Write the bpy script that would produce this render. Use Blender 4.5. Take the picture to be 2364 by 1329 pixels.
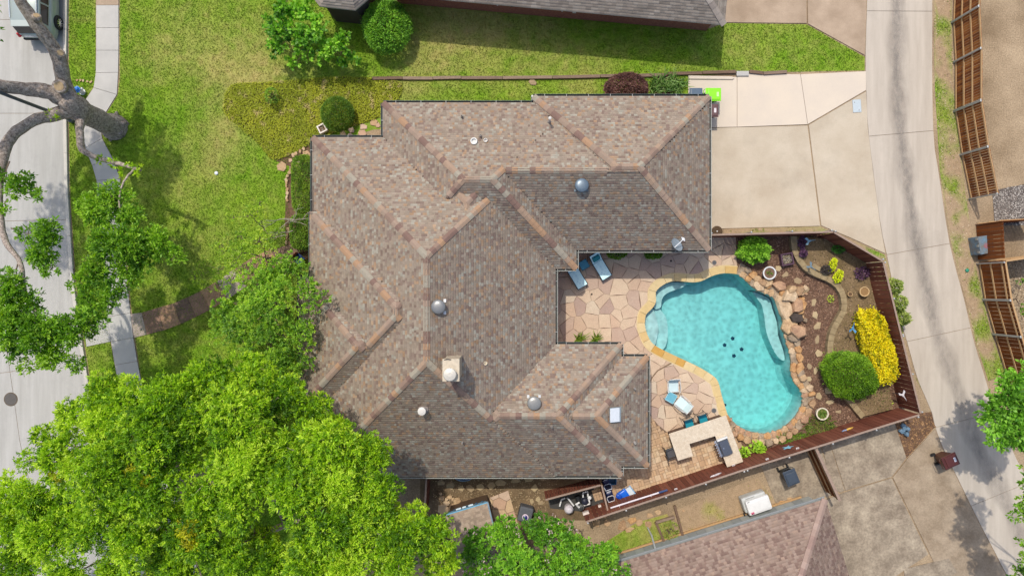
import bpy, bmesh, math, random
import numpy as np
from mathutils import Vector, Matrix
from mathutils.geometry import delaunay_2d_cdt

random.seed(7)
RNG = np.random.default_rng(11)
R = math.radians
S = 1 / 42.0          # metres per photo pixel on the ground
H = 38.0              # camera height above the ground
CX, CY = 1182.0, 664.5

for o in list(bpy.data.objects):
    bpy.data.objects.remove(o)
scene = bpy.context.scene
COL = scene.collection

# ------------------------------------------------------------------ camera, sky, sun, exposure
cam = bpy.data.cameras.new('camera')
cam.sensor_width = 36.0
cam.lens = 36.0 * H / (2364 * S)
cam.clip_start = 0.5
cam.clip_end = 6000
cam_o = bpy.data.objects.new('camera', cam)
cam_o.location = (0, 0, H)
COL.objects.link(cam_o)
scene.camera = cam_o

LIGHT = Vector((0.23, -0.48, -1.0)).normalized()
world = bpy.data.worlds.new('World')
scene.world = world
world.use_nodes = True
wn = world.node_tree
wn.nodes.clear()
sky = wn.nodes.new('ShaderNodeTexSky')
sky.sky_type = 'NISHITA'
sky.sun_disc = False
sky.sun_elevation = math.asin(-LIGHT.z)
sky.sun_rotation = math.atan2(-LIGHT.x, -LIGHT.y)
sky.air_density = 1.0
sky.dust_density = 2.5
sky.ozone_density = 1.0
bg = wn.nodes.new('ShaderNodeBackground')
bg.inputs['Strength'].default_value = 0.15
wo = wn.nodes.new('ShaderNodeOutputWorld')
wn.links.new(sky.outputs[0], bg.inputs[0])
wn.links.new(bg.outputs[0], wo.inputs[0])

sun = bpy.data.lights.new('sun', 'SUN')
sun.energy = 2.3
sun.angle = R(0.9)
sun.color = (1.0, 0.95, 0.86)
sun_o = bpy.data.objects.new('sun', sun)
sun_o.rotation_euler = LIGHT.to_track_quat('-Z', 'Y').to_euler()
sun_o.location = (-20, 40, 80)
COL.objects.link(sun_o)

scene.view_settings.view_transform = 'Standard'
scene.view_settings.look = 'None'
scene.view_settings.exposure = 0.42
scene.view_settings.gamma = 1.0
scene.view_settings.use_curve_mapping = False
scene.render.engine = 'CYCLES'
scene.cycles.use_denoising = True
scene.cycles.max_bounces = 6
scene.cycles.transparent_max_bounces = 12
scene.cycles.caustics_refractive = False
scene.cycles.caustics_reflective = False

# ------------------------------------------------------------------ helpers
def P(px, py, z=0.0):
    k = S * (H - z) / H
    return Vector(((px - CX) * k, (CY - py) * k, z))

def P2(px, py, z=0.0):
    v = P(px, py, z)
    return (v.x, v.y)

def lin(r, g, b, f=1.0):
    def c(v):
        v /= 255.0
        return f * (v / 12.92 if v <= 0.04045 else ((v + 0.055) / 1.055) ** 2.4)
    return (c(r), c(g), c(b))

def A(r, g, b):            # a sunlit photo colour turned into a base colour
    return lin(r, g, b, 0.74)

def mat(name, col=(.5, .5, .5), rough=.75, var=.15, scale=3.0, col2=None, fine=0.0, fscale=60.0,
        bump=0.0, bscale=60.0, metal=0.0, spec=.3, vcol=False, transl=0.0, stretch=None, stain=0.0):
    m = bpy.data.materials.new(name)
    m.use_nodes = True
    nt = m.node_tree
    N, L = nt.nodes, nt.links
    bs = N['Principled BSDF']
    bs.inputs['Roughness'].default_value = rough
    bs.inputs['Metallic'].default_value = metal
    bs.inputs['Specular IOR Level'].default_value = spec
    geo = N.new('ShaderNodeNewGeometry')
    pos = geo.outputs['Position']
    if stretch:
        mp = N.new('ShaderNodeMapping')
        mp.inputs['Scale'].default_value = stretch
        L.new(pos, mp.inputs[0])
        pos2 = mp.outputs[0]
    else:
        pos2 = pos
    def noise(sc, detail=4, src=pos, rg=.6):
        n = N.new('ShaderNodeTexNoise')
        n.inputs['Scale'].default_value = sc
        n.inputs['Detail'].default_value = detail
        n.inputs['Roughness'].default_value = rg
        L.new(src, n.inputs['Vector'])
        return n.outputs[0]
    def ramp(src, a, b, lo=.3, hi=.7):
        r = N.new('ShaderNodeMapRange')
        r.inputs[1].default_value = lo
        r.inputs[2].default_value = hi
        r.inputs[3].default_value = a
        r.inputs[4].default_value = b
        L.new(src, r.inputs[0])
        return r.outputs[0]
    def mixc(fac, a, b, mode='MIX'):
        x = N.new('ShaderNodeMix')
        x.data_type = 'RGBA'
        x.blend_type = mode
        for s, v in ((x.inputs[0], fac), (x.inputs[6], a), (x.inputs[7], b)):
            if hasattr(v, 'links'):
                L.new(v, s)
            elif isinstance(v, (int, float)):
                s.default_value = v
            else:
                s.default_value = (*v[:3], 1)
        return x.outputs[2]
    if vcol:
        at = N.new('ShaderNodeAttribute')
        at.attribute_name = 'Col'
        base = at.outputs['Color']
    else:
        base = None
    c2 = col2 if col2 else tuple(v * (1 - var) for v in col)
    nz = ramp(noise(scale, 5, pos2), 0, 1)
    if base is None:
        out = mixc(nz, col, c2)
    else:
        g = ramp(noise(scale, 5, pos2), 1 - var, 1 + var * .6)
        cb = N.new('ShaderNodeCombineColor')
        for i in range(3):
            L.new(g, cb.inputs[i])
        out = mixc(1.0, base, cb.outputs[0], 'MULTIPLY')
    if fine:
        g = ramp(noise(fscale, 3, pos2), 1 - fine, 1 + fine)
        cb = N.new('ShaderNodeCombineColor')
        for i in range(3):
            L.new(g, cb.inputs[i])
        out = mixc(1.0, out, cb.outputs[0], 'MULTIPLY')
    if stain:
        g = ramp(noise(.55, 8, pos, .72), 0, stain, .52, .72)
        out = mixc(g, out, tuple(v * .55 for v in col))
    L.new(out, bs.inputs['Base Color'])
    if bump:
        b = N.new('ShaderNodeBump')
        b.inputs['Strength'].default_value = bump
        b.inputs['Distance'].default_value = .02
        L.new(noise(bscale, 4, pos2), b.inputs['Height'])
        L.new(b.outputs[0], bs.inputs['Normal'])
    if transl:
        tr = N.new('ShaderNodeBsdfTranslucent')
        mx = N.new('ShaderNodeMixShader')
        mx.inputs[0].default_value = transl
        hs = N.new('ShaderNodeHueSaturation')
        hs.inputs['Saturation'].default_value = 1.15
        hs.inputs['Value'].default_value = 1.5
        L.new(out, hs.inputs['Color'])
        L.new(hs.outputs[0], tr.inputs[0])
        L.new(bs.outputs[0], mx.inputs[1])
        L.new(tr.outputs[0], mx.inputs[2])
        L.new(mx.outputs[0], N['Material Output'].inputs[0])
    return m

class MB:
    def __init__(s):
        s.V, s.F, s.C, s.c = [], [], [], None
    def v(s, *ps):
        i = len(s.V)
        s.V += [tuple(p) for p in ps]
        return i
    def f(s, idx, c=None):
        s.F.append(tuple(idx))
        s.C.append(c or s.c or (.5, .5, .5))
    def poly(s, pts, c=None):
        i = s.v(*pts)
        s.f(range(i, i + len(pts)), c)
    def box(s, c, d, rz=0.0, col=None, rx=0.0, ry=0.0):
        m = Matrix.Rotation(rz, 3, 'Z') @ Matrix.Rotation(ry, 3, 'Y') @ Matrix.Rotation(rx, 3, 'X')
        q = []
        for x, y, z in ((-1, -1, -1), (1, -1, -1), (1, 1, -1), (-1, 1, -1), (-1, -1, 1), (1, -1, 1), (1, 1, 1), (-1, 1, 1)):
            q.append(m @ Vector((x * d[0] / 2, y * d[1] / 2, z * d[2] / 2)) + Vector(c))
        i = s.v(*q)
        for f in ((0, 3, 2, 1), (4, 5, 6, 7), (0, 1, 5, 4), (1, 2, 6, 5), (2, 3, 7, 6), (3, 0, 4, 7)):
            s.f([i + k for k in f], col)
    def prism(s, pl, z0, z1, col=None, inset=0.0):
        pl = ccw(pl)
        n = len(pl)
        cx = sum(p[0] for p in pl) / n
        cy = sum(p[1] for p in pl) / n
        top = pl if not inset else [(cx + (p[0] - cx) * (1 - inset), cy + (p[1] - cy) * (1 - inset)) for p in pl]
        i = s.v(*[(p[0], p[1], z0) for p in pl])
        j = s.v(*[(p[0], p[1], z1) for p in top])
        s.f(range(j, j + n), col)
        s.f(range(i + n - 1, i - 1, -1), col)
        for k in range(n):
            l = (k + 1) % n
            s.f((i + k, i + l, j + l, j + k), col)
    def tube(s, pts, rad, n=8, col=None, cap=True):
        pts = [Vector(p) for p in pts]
        if not hasattr(rad, '__len__'):
            rad = [rad] * len(pts)
        rings = []
        up = Vector((0, 0, 1))
        prev = None
        for k, p in enumerate(pts):
            d = (pts[min(k + 1, len(pts) - 1)] - pts[max(k - 1, 0)]).normalized()
            if prev is None:
                a = d.cross(up)
                if a.length < .05:
                    a = d.cross(Vector((1, 0, 0)))
                a.normalize()
            else:
                a = (prev - d * prev.dot(d)).normalized()
            prev = a
            b = d.cross(a)
            rings.append(s.v(*[p + (a * math.cos(2 * math.pi * t / n) + b * math.sin(2 * math.pi * t / n)) * rad[k] for t in range(n)]))
        for k in range(len(pts) - 1):
            for t in range(n):
                u = (t + 1) % n
                s.f((rings[k] + t, rings[k] + u, rings[k + 1] + u, rings[k + 1] + t), col)
        if cap:
            s.f([rings[0] + t for t in range(n - 1, -1, -1)], col)
            s.f([rings[-1] + t for t in range(n)], col)
    def lathe(s, prof, c=(0, 0, 0), n=16, col=None, sx=1, sy=1):
        rings = []
        for r, z in prof:
            rings.append(s.v(*[(c[0] + sx * r * math.cos(2 * math.pi * t / n), c[1] + sy * r * math.sin(2 * math.pi * t / n), c[2] + z) for t in range(n)]))
        for k in range(len(prof) - 1):
            for t in range(n):
                u = (t + 1) % n
                s.f((rings[k] + t, rings[k] + u, rings[k + 1] + u, rings[k + 1] + t), col)
        s.f([rings[0] + t for t in range(n - 1, -1, -1)], col)
        s.f([rings[-1] + t for t in range(n)], col)
    def build(s, name, m, parent=None, world=False, smooth=False, bevel=0.0, vcol=None):
        me = bpy.data.meshes.new(name)
        V = s.V
        if world and parent is not None:
            l = wloc(parent)
            V = [(a[0] - l.x, a[1] - l.y, a[2] - l.z) for a in V]
        me.from_pydata(V, [], s.F)
        if vcol if vcol is not None else any(x != (.5, .5, .5) for x in s.C):
            at = me.attributes.new('Col', 'FLOAT_COLOR', 'CORNER')
            tot = np.array([len(f) for f in s.F])
            cc = np.ones((len(s.F), 4), np.float32)
            cc[:, :3] = np.array([x[:3] for x in s.C], np.float32)
            at.data.foreach_set('color', np.repeat(cc, tot, axis=0).ravel())
        if bevel:
            bm = bmesh.new()
            bm.from_mesh(me)
            bmesh.ops.remove_doubles(bm, verts=bm.verts, dist=1e-5)
            bmesh.ops.bevel(bm, geom=[e for e in bm.edges if len(e.link_faces) == 2 and e.calc_face_angle(0) > .6], offset=bevel, segments=2, affect='EDGES', profile=.6)
            bm.to_mesh(me)
            bm.free()
        if smooth:
            me.polygons.foreach_set('use_smooth', [True] * len(me.polygons))
        me.materials.append(m)
        o = bpy.data.objects.new(name, me)
        COL.objects.link(o)
        if parent is not None:
            o.parent = parent
        return o

def wloc(o):
    l = Vector(o.location)
    while o.parent:
        o = o.parent
        l += Vector(o.location)
    return l

def area(pl):
    return .5 * sum(pl[i - 1][0] * pl[i][1] - pl[i][0] * pl[i - 1][1] for i in range(len(pl)))

def ccw(pl):
    pl = [tuple(p[:2]) for p in pl]
    return pl if area(pl) > 0 else pl[::-1]

def tag(o, label=None, cat=None, group=None, kind=None):
    for k, v in (('label', label), ('category', cat), ('group', group), ('kind', kind)):
        if v:
            o[k] = v
    return o

def thing(name, label, cat, loc=(0, 0, 0), rz=0.0, group=None):
    o = bpy.data.objects.new(name, None)
    o.empty_display_size = .2
    COL.objects.link(o)
    o.location = loc
    o.rotation_euler = (0, 0, rz)
    return tag(o, label, cat, group)

def pobj(name, mesh, parent, loc=(0, 0, 0), rot=(0, 0, 0), sc=(1, 1, 1)):
    o = bpy.data.objects.new(name, mesh)
    COL.objects.link(o)
    o.parent = parent
    o.location = loc
    o.rotation_euler = rot
    o.scale = sc
    return o

def copy_tree(o, parent=None):
    c = o.copy()
    COL.objects.link(c)
    c.parent = parent
    for ch in list(o.children):
        copy_tree(ch, c)
    return c

def px_poly(pts, z=0.0):
    return [P2(x, y, z) for x, y in pts]

def in_poly(x, y, poly):
    x = np.asarray(x)
    y = np.asarray(y)
    ins = np.zeros(x.shape, bool)
    n = len(poly)
    for i in range(n):
        x1, y1 = poly[i - 1][:2]
        x2, y2 = poly[i][:2]
        c = ((y1 > y) != (y2 > y))
        xi = (x2 - x1) * (y - y1) / ((y2 - y1) if abs(y2 - y1) > 1e-12 else 1e-12) + x1
        ins ^= c & (x < xi)
    return ins

def smooth_curve(pts, n=4, closed=False):
    pts = [np.array(p, float) for p in pts]
    out = []
    m = len(pts)
    for i in range(m if closed else m - 1):
        if closed:
            p0, p1, p2, p3 = pts[i - 1], pts[i], pts[(i + 1) % m], pts[(i + 2) % m]
        else:
            p0, p1, p2, p3 = pts[max(i - 1, 0)], pts[i], pts[i + 1], pts[min(i + 2, m - 1)]
        for k in range(n):
            t = k / n
            out.append(tuple(.5 * ((2 * p1) + (-p0 + p2) * t + (2 * p0 - 5 * p1 + 4 * p2 - p3) * t * t + (-p0 + 3 * p1 - 3 * p2 + p3) * t ** 3)))
    if not closed:
        out.append(tuple(pts[-1]))
    return out

def resample(pts, step):
    pts = [np.array(p, float) for p in pts]
    d = [0]
    for a, b in zip(pts, pts[1:]):
        d.append(d[-1] + float(np.linalg.norm(b - a)))
    n = max(2, int(round(d[-1] / step)) + 1)
    out = []
    for t in np.linspace(0, d[-1], n):
        i = min(max(np.searchsorted(d, t) - 1, 0), len(pts) - 2)
        u = (t - d[i]) / max(d[i + 1] - d[i], 1e-9)
        out.append(tuple(pts[i] + (pts[i + 1] - pts[i]) * u))
    return out

def vnoise(x, y, sc=1.0, seed=0, octv=3):
    x = np.asarray(x, float)
    y = np.asarray(y, float)
    out = np.zeros(x.shape)
    amp, tot = 1.0, 0.0
    rg = np.random.default_rng(seed)
    tab = rg.random((256, 256))
    for o in range(octv):
        u, w = x * sc + 37.1 * o, y * sc + 11.7 * o
        i, j = np.floor(u).astype(int), np.floor(w).astype(int)
        fu, fw = u - i, w - j
        fu, fw = fu * fu * (3 - 2 * fu), fw * fw * (3 - 2 * fw)
        a = tab[i % 256, j % 256]
        b = tab[(i + 1) % 256, j % 256]
        c = tab[i % 256, (j + 1) % 256]
        d = tab[(i + 1) % 256, (j + 1) % 256]
        out += amp * ((a * (1 - fu) + b * fu) * (1 - fw) + (c * (1 - fu) + d * fu) * fw)
        tot += amp
        amp *= .5
        sc *= 2.1
    return out / tot

def np_mesh(name, V, F, m, colors=None, parent=None, smooth=False):
    """V (n,3), F (m,k) index array, colors per vertex (n,3)"""
    me = bpy.data.meshes.new(name)
    k = F.shape[1]
    me.vertices.add(len(V))
    me.vertices.foreach_set('co', np.asarray(V, np.float32).ravel())
    me.loops.add(F.size)
    me.loops.foreach_set('vertex_index', F.astype(np.int32).ravel())
    me.polygons.add(len(F))
    me.polygons.foreach_set('loop_start', np.arange(0, F.size, k, dtype=np.int32))
    if smooth:
        me.polygons.foreach_set('use_smooth', np.ones(len(F), bool))
    me.update(calc_edges=True)
    if colors is not None:
        at = me.attributes.new('Col', 'FLOAT_COLOR', 'POINT')
        c4 = np.ones((len(V), 4), np.float32)
        c4[:, :3] = colors
        at.data.foreach_set('color', c4.ravel())
    me.materials.append(m)
    o = bpy.data.objects.new(name, me)
    COL.objects.link(o)
    if parent is not None:
        o.parent = parent
    return o

def sheet(name, poly, z, m, grid=0.0, colfn=None, holes=(), kind='structure', parent=None, zfn=None):
    poly = ccw(poly)
    pts = [Vector(p) for p in poly]
    edges = [(i, (i + 1) % len(poly)) for i in range(len(poly))]
    for h in holes:
        b = len(pts)
        pts += [Vector(p[:2]) for p in h]
        edges += [(b + i, b + (i + 1) % len(h)) for i in range(len(h))]
    if grid:
        xs = [p[0] for p in poly]
        ys = [p[1] for p in poly]
        gx, gy = np.meshgrid(np.arange(min(xs), max(xs), grid), np.arange(min(ys), max(ys), grid))
        gx = gx.ravel() + RNG.uniform(-.3, .3, gx.size) * grid
        gy = gy.ravel() + RNG.uniform(-.3, .3, gy.size) * grid
        ok = in_poly(gx, gy, poly)
        for h in holes:
            ok &= ~in_poly(gx, gy, h)
        pts += [Vector((a, b)) for a, b in zip(gx[ok], gy[ok])]
    r = delaunay_2d_cdt(pts, edges, [], 0, 1e-5)
    V = np.array([(v.x, v.y) for v in r[0]])
    F = np.array([f for f in r[2]])
    c = V[F].mean(axis=1)
    ok = in_poly(c[:, 0], c[:, 1], poly)
    for h in holes:
        ok &= ~in_poly(c[:, 0], c[:, 1], h)
    F = F[ok]
    zz = np.full(len(V), z) if zfn is None else z + zfn(V[:, 0], V[:, 1])
    V3 = np.column_stack([V, zz])
    e1 = V3[F[:, 1]] - V3[F[:, 0]]
    e2 = V3[F[:, 2]] - V3[F[:, 0]]
    fl = (e1[:, 0] * e2[:, 1] - e1[:, 1] * e2[:, 0]) < 0
    F[fl] = F[fl][:, ::-1]
    cols = colfn(V[:, 0], V[:, 1]) if colfn else None
    return tag(np_mesh(name, V3, F, m, cols, parent), kind=kind)

def clip_half(poly, nx, ny, d):
    out = []
    for i in range(len(poly)):
        a, b = poly[i - 1], poly[i]
        da, db = a[0] * nx + a[1] * ny - d, b[0] * nx + b[1] * ny - d
        if (da <= 0) != (db <= 0):
            t = da / (da - db)
            out.append((a[0] + (b[0] - a[0]) * t, a[1] + (b[1] - a[1]) * t))
        if db <= 0:
            out.append(b)
    return out

def voronoi_cells(region, seeds, gap):
    """pieces of a region cut along the seeds' cells, with a joint of width gap"""
    res = []
    for i, s in enumerate(seeds):
        near = sorted((q for j, q in enumerate(seeds) if j != i), key=lambda q: (q[0] - s[0]) ** 2 + (q[1] - s[1]) ** 2)[:14]
        p = list(region)
        for q in near:
            nx, ny = q[0] - s[0], q[1] - s[1]
            l = math.hypot(nx, ny)
            nx, ny = nx / l, ny / l
            d = ((q[0] + s[0]) / 2 * nx + (q[1] + s[1]) / 2 * ny) - gap / 2
            p = clip_half(p, nx, ny, d)
            if len(p) < 3:
                break
        if len(p) >= 3:
            q = [p[0]]
            for a in p[1:]:
                if math.hypot(a[0] - q[-1][0], a[1] - q[-1][1]) > .015:
                    q.append(a)
            if len(q) >= 3 and abs(area(q)) > .02:
                res.append(q)
    return res

def seeds_in(region, step, jit=.38):
    xs = [p[0] for p in region]
    ys = [p[1] for p in region]
    out = []
    for a in np.arange(min(xs) - step, max(xs) + step, step):
        for b in np.arange(min(ys) - step, max(ys) + step, step):
            x = a + random.uniform(-jit, jit) * step
            y = b + random.uniform(-jit, jit) * step
            out.append((x, y))
    xy = np.array(out)
    # keep those in or near the region
    ok = in_poly(xy[:, 0], xy[:, 1], region)
    for dx, dy in ((.6, 0), (-.6, 0), (0, .6), (0, -.6)):
        ok |= in_poly(xy[:, 0] + dx * step, xy[:, 1] + dy * step, region)
    return [tuple(p) for p in xy[ok]]

# ------------------------------------------------------------------ materials
VC = {}
def vmat(rough=.6, spec=.3, metal=0.0, var=.08, bump=0.0):
    k = (rough, spec, metal, var, bump)
    if k not in VC:
        VC[k] = mat('painted_%d' % len(VC), rough=rough, spec=spec, metal=metal, var=var, scale=6, vcol=True, bump=bump, bscale=90, fine=.04, fscale=70)
    return VC[k]

m_soil = mat('soil', A(190, 166, 134), .95, col2=A(144, 122, 94), scale=.45, fine=.3, fscale=14, bump=.6, bscale=22)
m_lawn = mat('lawn_turf', rough=.95, vcol=True, var=.2, scale=3.5, fine=.25, fscale=22, bump=.8, bscale=35, spec=.1)
m_grass = mat('grass_blades', rough=.7, vcol=True, var=.15, scale=2, transl=.25, spec=.2)
m_street = mat('street_concrete', A(202, 198, 190), .85, col2=A(182, 178, 169), scale=.7, fine=.05, fscale=30, bump=.15, bscale=80, stretch=(4, .3, 1), stain=.3)
m_walk = mat('sidewalk_concrete', A(208, 203, 194), .85, col2=A(192, 188, 180), scale=.9, fine=.05, fscale=40, bump=.15, bscale=80, stain=.1)
m_alley = mat('alley_concrete', A(214, 201, 183), .85, col2=A(190, 177, 160), scale=.5, fine=.05, fscale=30, bump=.15, bscale=80, stretch=(3.4, .35, 1), stain=.25)
m_drive = mat('driveway_concrete', A(216, 201, 177), .85, col2=A(198, 181, 156), scale=.6, fine=.09, fscale=22, bump=.15, bscale=70, stain=.3)
m_newdrive = mat('new_concrete', A(234, 217, 193), .85, col2=A(222, 207, 188), scale=.5, fine=.03, fscale=25, bump=.1, bscale=70)
m_olddrive = mat('weathered_concrete', A(190, 174, 150), .9, col2=A(136, 120, 102), scale=1.1, fine=.22, fscale=9, bump=.2, bscale=50, stain=.4)
m_reddrive = mat('brown_concrete', A(200, 176, 150), .9, col2=A(170, 147, 122), scale=.9, fine=.08, fscale=18, bump=.2, bscale=60, stain=.25)
m_browndrive = mat('stained_concrete', A(188, 168, 142), .9, col2=A(148, 128, 104), scale=.9, fine=.14, fscale=12, bump=.2, bscale=60, stain=.4)
m_kerb = mat('kerb_concrete', A(222, 214, 200), .85, var=.12, scale=2, fine=.05, bump=.1)
m_agg = [mat('aggregate_%d' % i, c, .9, var=.3, scale=2.5, fine=.3, fscale=38, bump=.6, bscale=45) for i, c in
         enumerate((A(200, 182, 166), A(164, 130, 108), A(196, 154, 122), A(142, 114, 98)))]
m_stone = [mat('flagstone_%d' % i, c, .8, col2=tuple(.7 * v + .3 * w for v, w in zip(c, A(196, 156, 136))), scale=1.7, fine=.1, fscale=16, bump=.3, bscale=14, stain=.15) for i, c in
           enumerate((A(220, 194, 164), A(226, 201, 170), A(212, 183, 154), A(202, 175, 153), A(190, 164, 147), A(218, 188, 158), A(206, 179, 156), A(224, 205, 177)))]
m_joint = mat('patio_joint', A(150, 124, 104), .95, var=.2, scale=5, bump=.2)
m_coping = [mat('coping_%d' % i, c, .7, var=.14, scale=4, fine=.06, fscale=25, bump=.15, bscale=30) for i, c in
            enumerate((A(232, 202, 142), A(236, 210, 156), A(224, 186, 116), A(230, 196, 134), A(218, 168, 84)))]
m_rock = [mat('rock_%d' % i, c, .9, col2=d, scale=3.2, fine=.22, fscale=14, bump=1.0, bscale=9) for i, (c, d) in
          enumerate(((A(218, 186, 144), A(180, 144, 106)), (A(202, 166, 126), A(156, 122, 92)), (A(228, 202, 166), A(188, 156, 120)),
                     (A(210, 170, 132), A(168, 130, 104)), (A(192, 170, 142), A(142, 122, 100)), (A(222, 178, 124), A(176, 126, 82))))]
m_darkrock = mat('dark_rock', A(88, 76, 68), .9, var=.35, scale=4, fine=.2, bump=1, bscale=9)
m_mulch = mat('mulch', A(134, 104, 82), .95, col2=A(98, 72, 56), scale=1.6, fine=.35, fscale=18, bump=.9, bscale=26)
m_chip = mat('mulch_chips', rough=.95, vcol=True, var=.2, scale=8)
m_plaster = mat('pool_plaster', (.46, .66, .66), .6, var=.06, scale=2.5, fine=.03, fscale=20)
m_wallstone = mat('garden_wall_stone', A(178, 158, 120), .9, col2=A(146, 126, 94), scale=4, fine=.12, fscale=16, bump=.6, bscale=18)
m_fence = [mat('fence_stain_%d' % i, c, .8, var=.22, scale=2.2, stretch=(6, 6, .5), fine=.08, fscale=40, bump=.25, bscale=30) for i, c in
           enumerate((A(142, 82, 62), A(132, 74, 55), A(150, 90, 68), A(124, 68, 50)))]
m_cedar = [mat('cedar_%d' % i, c, .85, var=.3, scale=2.4, stretch=(7, 7, .5), fine=.1, fscale=40, bump=.3, bscale=30) for i, c in
           enumerate((A(168, 98, 40), A(148, 80, 28), A(132, 70, 24), A(178, 110, 48)))]
m_cedarrail = mat('cedar_rail', A(206, 166, 118), .85, var=.2, scale=4, stretch=(3, 3, 3), bump=.2)
m_galv = mat('galvanised_steel', A(186, 186, 182), .45, var=.12, scale=6, metal=.4, spec=.5)
m_cap = mat('fence_cap', A(176, 150, 132), .7, var=.25, scale=5, fine=.1)
m_timber = [mat('timber_%d' % i, c, .9, var=.35, scale=3, stretch=(.6, 7, 7), fine=.15, fscale=30, bump=.5, bscale=20) for i, c in
            enumerate((A(156, 132, 112), A(138, 112, 92), A(170, 146, 124)))]
m_bark = mat('oak_bark', A(216, 198, 182), .95, col2=A(118, 102, 90), scale=9, fine=.4, fscale=26, bump=1.0, bscale=22)
m_twig = mat('twig_bark', A(140, 120, 104), .95, var=.3, scale=8, bump=.4)
m_deadwood = mat('dead_wood', A(190, 178, 162), .95, var=.25, scale=8)
m_scar = mat('cut_wood', A(200, 172, 132), .9, var=.3, scale=14)
m_brick = mat('brick', A(186, 126, 102), .9, col2=A(146, 94, 76), scale=9, fine=.25, fscale=30, bump=.3, bscale=24)
m_roofdeck = mat('roof_underlay', A(112, 96, 86), .95, var=.1)
m_shing = mat('shingles', rough=.92, vcol=True, var=.1, scale=2, fine=.14, fscale=55, bump=.3, bscale=120, spec=.15)
PAL = [A(173, 157, 139), A(168, 151, 133), A(177, 161, 144), A(155, 134, 121), A(141, 118, 107), A(186, 181, 165), A(192, 160, 129), A(183, 147, 114), A(163, 146, 128), A(170, 153, 135)]
_pm = tuple(sum(c[k] for c in PAL) / len(PAL) for k in range(3))
PAL = [tuple(.74 * c[k] + .26 * _pm[k] for k in range(3)) for c in PAL]
m_cappal = [mat('ridge_cap_%d' % i, c, .92, var=.12, scale=4, fine=.12, fscale=50, bump=.2, bscale=90, spec=.15) for i, c in
            enumerate((A(168, 146, 127), A(174, 150, 131), A(184, 148, 117), A(156, 131, 115), A(142, 115, 103), A(174, 164, 146), A(178, 151, 128)))]
m_pvc = mat('white_pvc', A(236, 234, 228), .5, var=.05)
m_white = mat('white_paint', A(238, 236, 230), .5, var=.06, scale=5)
m_leafs = mat('leaves', rough=.5, vcol=True, var=.12, scale=1.2, transl=.38, spec=.35)
m_shrubl = mat('shrub_leaves', rough=.55, vcol=True, var=.12, scale=2.5, transl=.25, spec=.3)

# ------------------------------------------------------------------ the pool outline (needed by the ground)
WATER = [(1700, 631), (1673, 629), (1653, 632), (1632, 640), (1619, 647), (1599, 650), (1576, 648), (1553, 647), (1535, 653), (1520, 663), (1512, 673),
         (1512, 685), (1512, 697), (1504, 710), (1490, 724), (1487, 737), (1487, 753), (1492, 771), (1501, 789), (1515, 801), (1542, 815), (1576, 831), (1600, 842),
         (1619, 852), (1637, 863), (1651, 874), (1658, 888), (1663, 910), (1670, 933), (1678, 958), (1689, 971), (1705, 985), (1730, 996), (1766, 1001), (1800, 992),
         (1831, 967), (1848, 941), (1854, 920), (1848, 899), (1834, 882), (1826, 857), (1826, 832), (1822, 808), (1811, 773), (1807, 743), (1797, 710), (1790, 690), (1774, 679),
         (1747, 669), (1726, 651), (1712, 638)]
WXY = px_poly(smooth_curve(WATER, 3, True))
if area(WXY) < 0:
    WXY = WXY[::-1]
POOLN = len(WXY)
def offset_loop(loop, d):
    out = []
    n = len(loop)
    for i in range(n):
        a, b = loop[i - 1], loop[(i + 1) % n]
        tx, ty = b[0] - a[0], b[1] - a[1]
        l = math.hypot(tx, ty) or 1
        out.append((loop[i][0] + ty / l * d, loop[i][1] - tx / l * d))
    return out
POOLHOLE = offset_loop(WXY, .06)

# ------------------------------------------------------------------ ground
def soilcol(x, y):
    return np.tile(np.array([[.3, .25, .18]]), (len(x), 1))
FAR = 1500.0
inner = [(-45, -30), (45, -30), (45, 30), (-45, 30)]
g = MB()
sheet('ground', inner, 0.0, m_soil, holes=[POOLHOLE])
for i, (x0, y0, x1, y1) in enumerate(((-FAR, 30, FAR, FAR), (-FAR, -FAR, FAR, -30), (-FAR, -30, -45, 30), (45, -30, FAR, 30))):
    b = MB()
    b.poly([(x0, y0, 0), (x1, y0, 0), (x1, y1, 0), (x0, y1, 0)])
    tag(b.build('ground', m_soil), kind='structure')

# lawns ---------------------------------------------------------------
DRY = [(430, 90, 60, .25), (620, 140, 60, .5), (560, 190, 50, .5), (480, 170, 45, .3), (370, 130, 40, .3), (1000, 110, 70, .45), (1250, 90, 80, .35), (1080, 40, 80, .5), (500, 350, 40, .3),
       (520, 300, 30, .35), (440, 420, 60, .2), (1750, 90, 50, .25), (300, 800, 40, .2), (1500, 1180, 60, .5), (1430, 1250, 30, .1), (1640, 1160, 90, .75), (430, 560, 60, .15), (930, 215, 30, .4), (1360, 195, 25, .4)]
def drymap(x, y):
    px = x / S + CX
    py = CY - y / S
    d = .34 * (vnoise(x, y, .55, 3, 4) - .42) + .62 * (vnoise(x, y, 3.4, 5, 3) - .5)
    for a, b, r, w in DRY:
        d = d + .75 * w * np.exp(-((px - a) ** 2 + (py - b) ** 2) / (2 * r * r))
    return np.clip(d * 1.15 + .08, 0, 1)
GREEN = np.array(A(106, 148, 32)) * 1.16
GREEN2 = np.array(A(136, 164, 48)) * 1.16
DRYC = np.array(A(190, 172, 108))
def lawncol(x, y, dark=1.0):
    d = drymap(x, y)[:, None]
    n = vnoise(x, y, 1.3, 9, 3)[:, None]
    g = GREEN * (1 - n) + GREEN2 * n
    return (g * (1 - d) + DRYC * d) * dark

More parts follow.
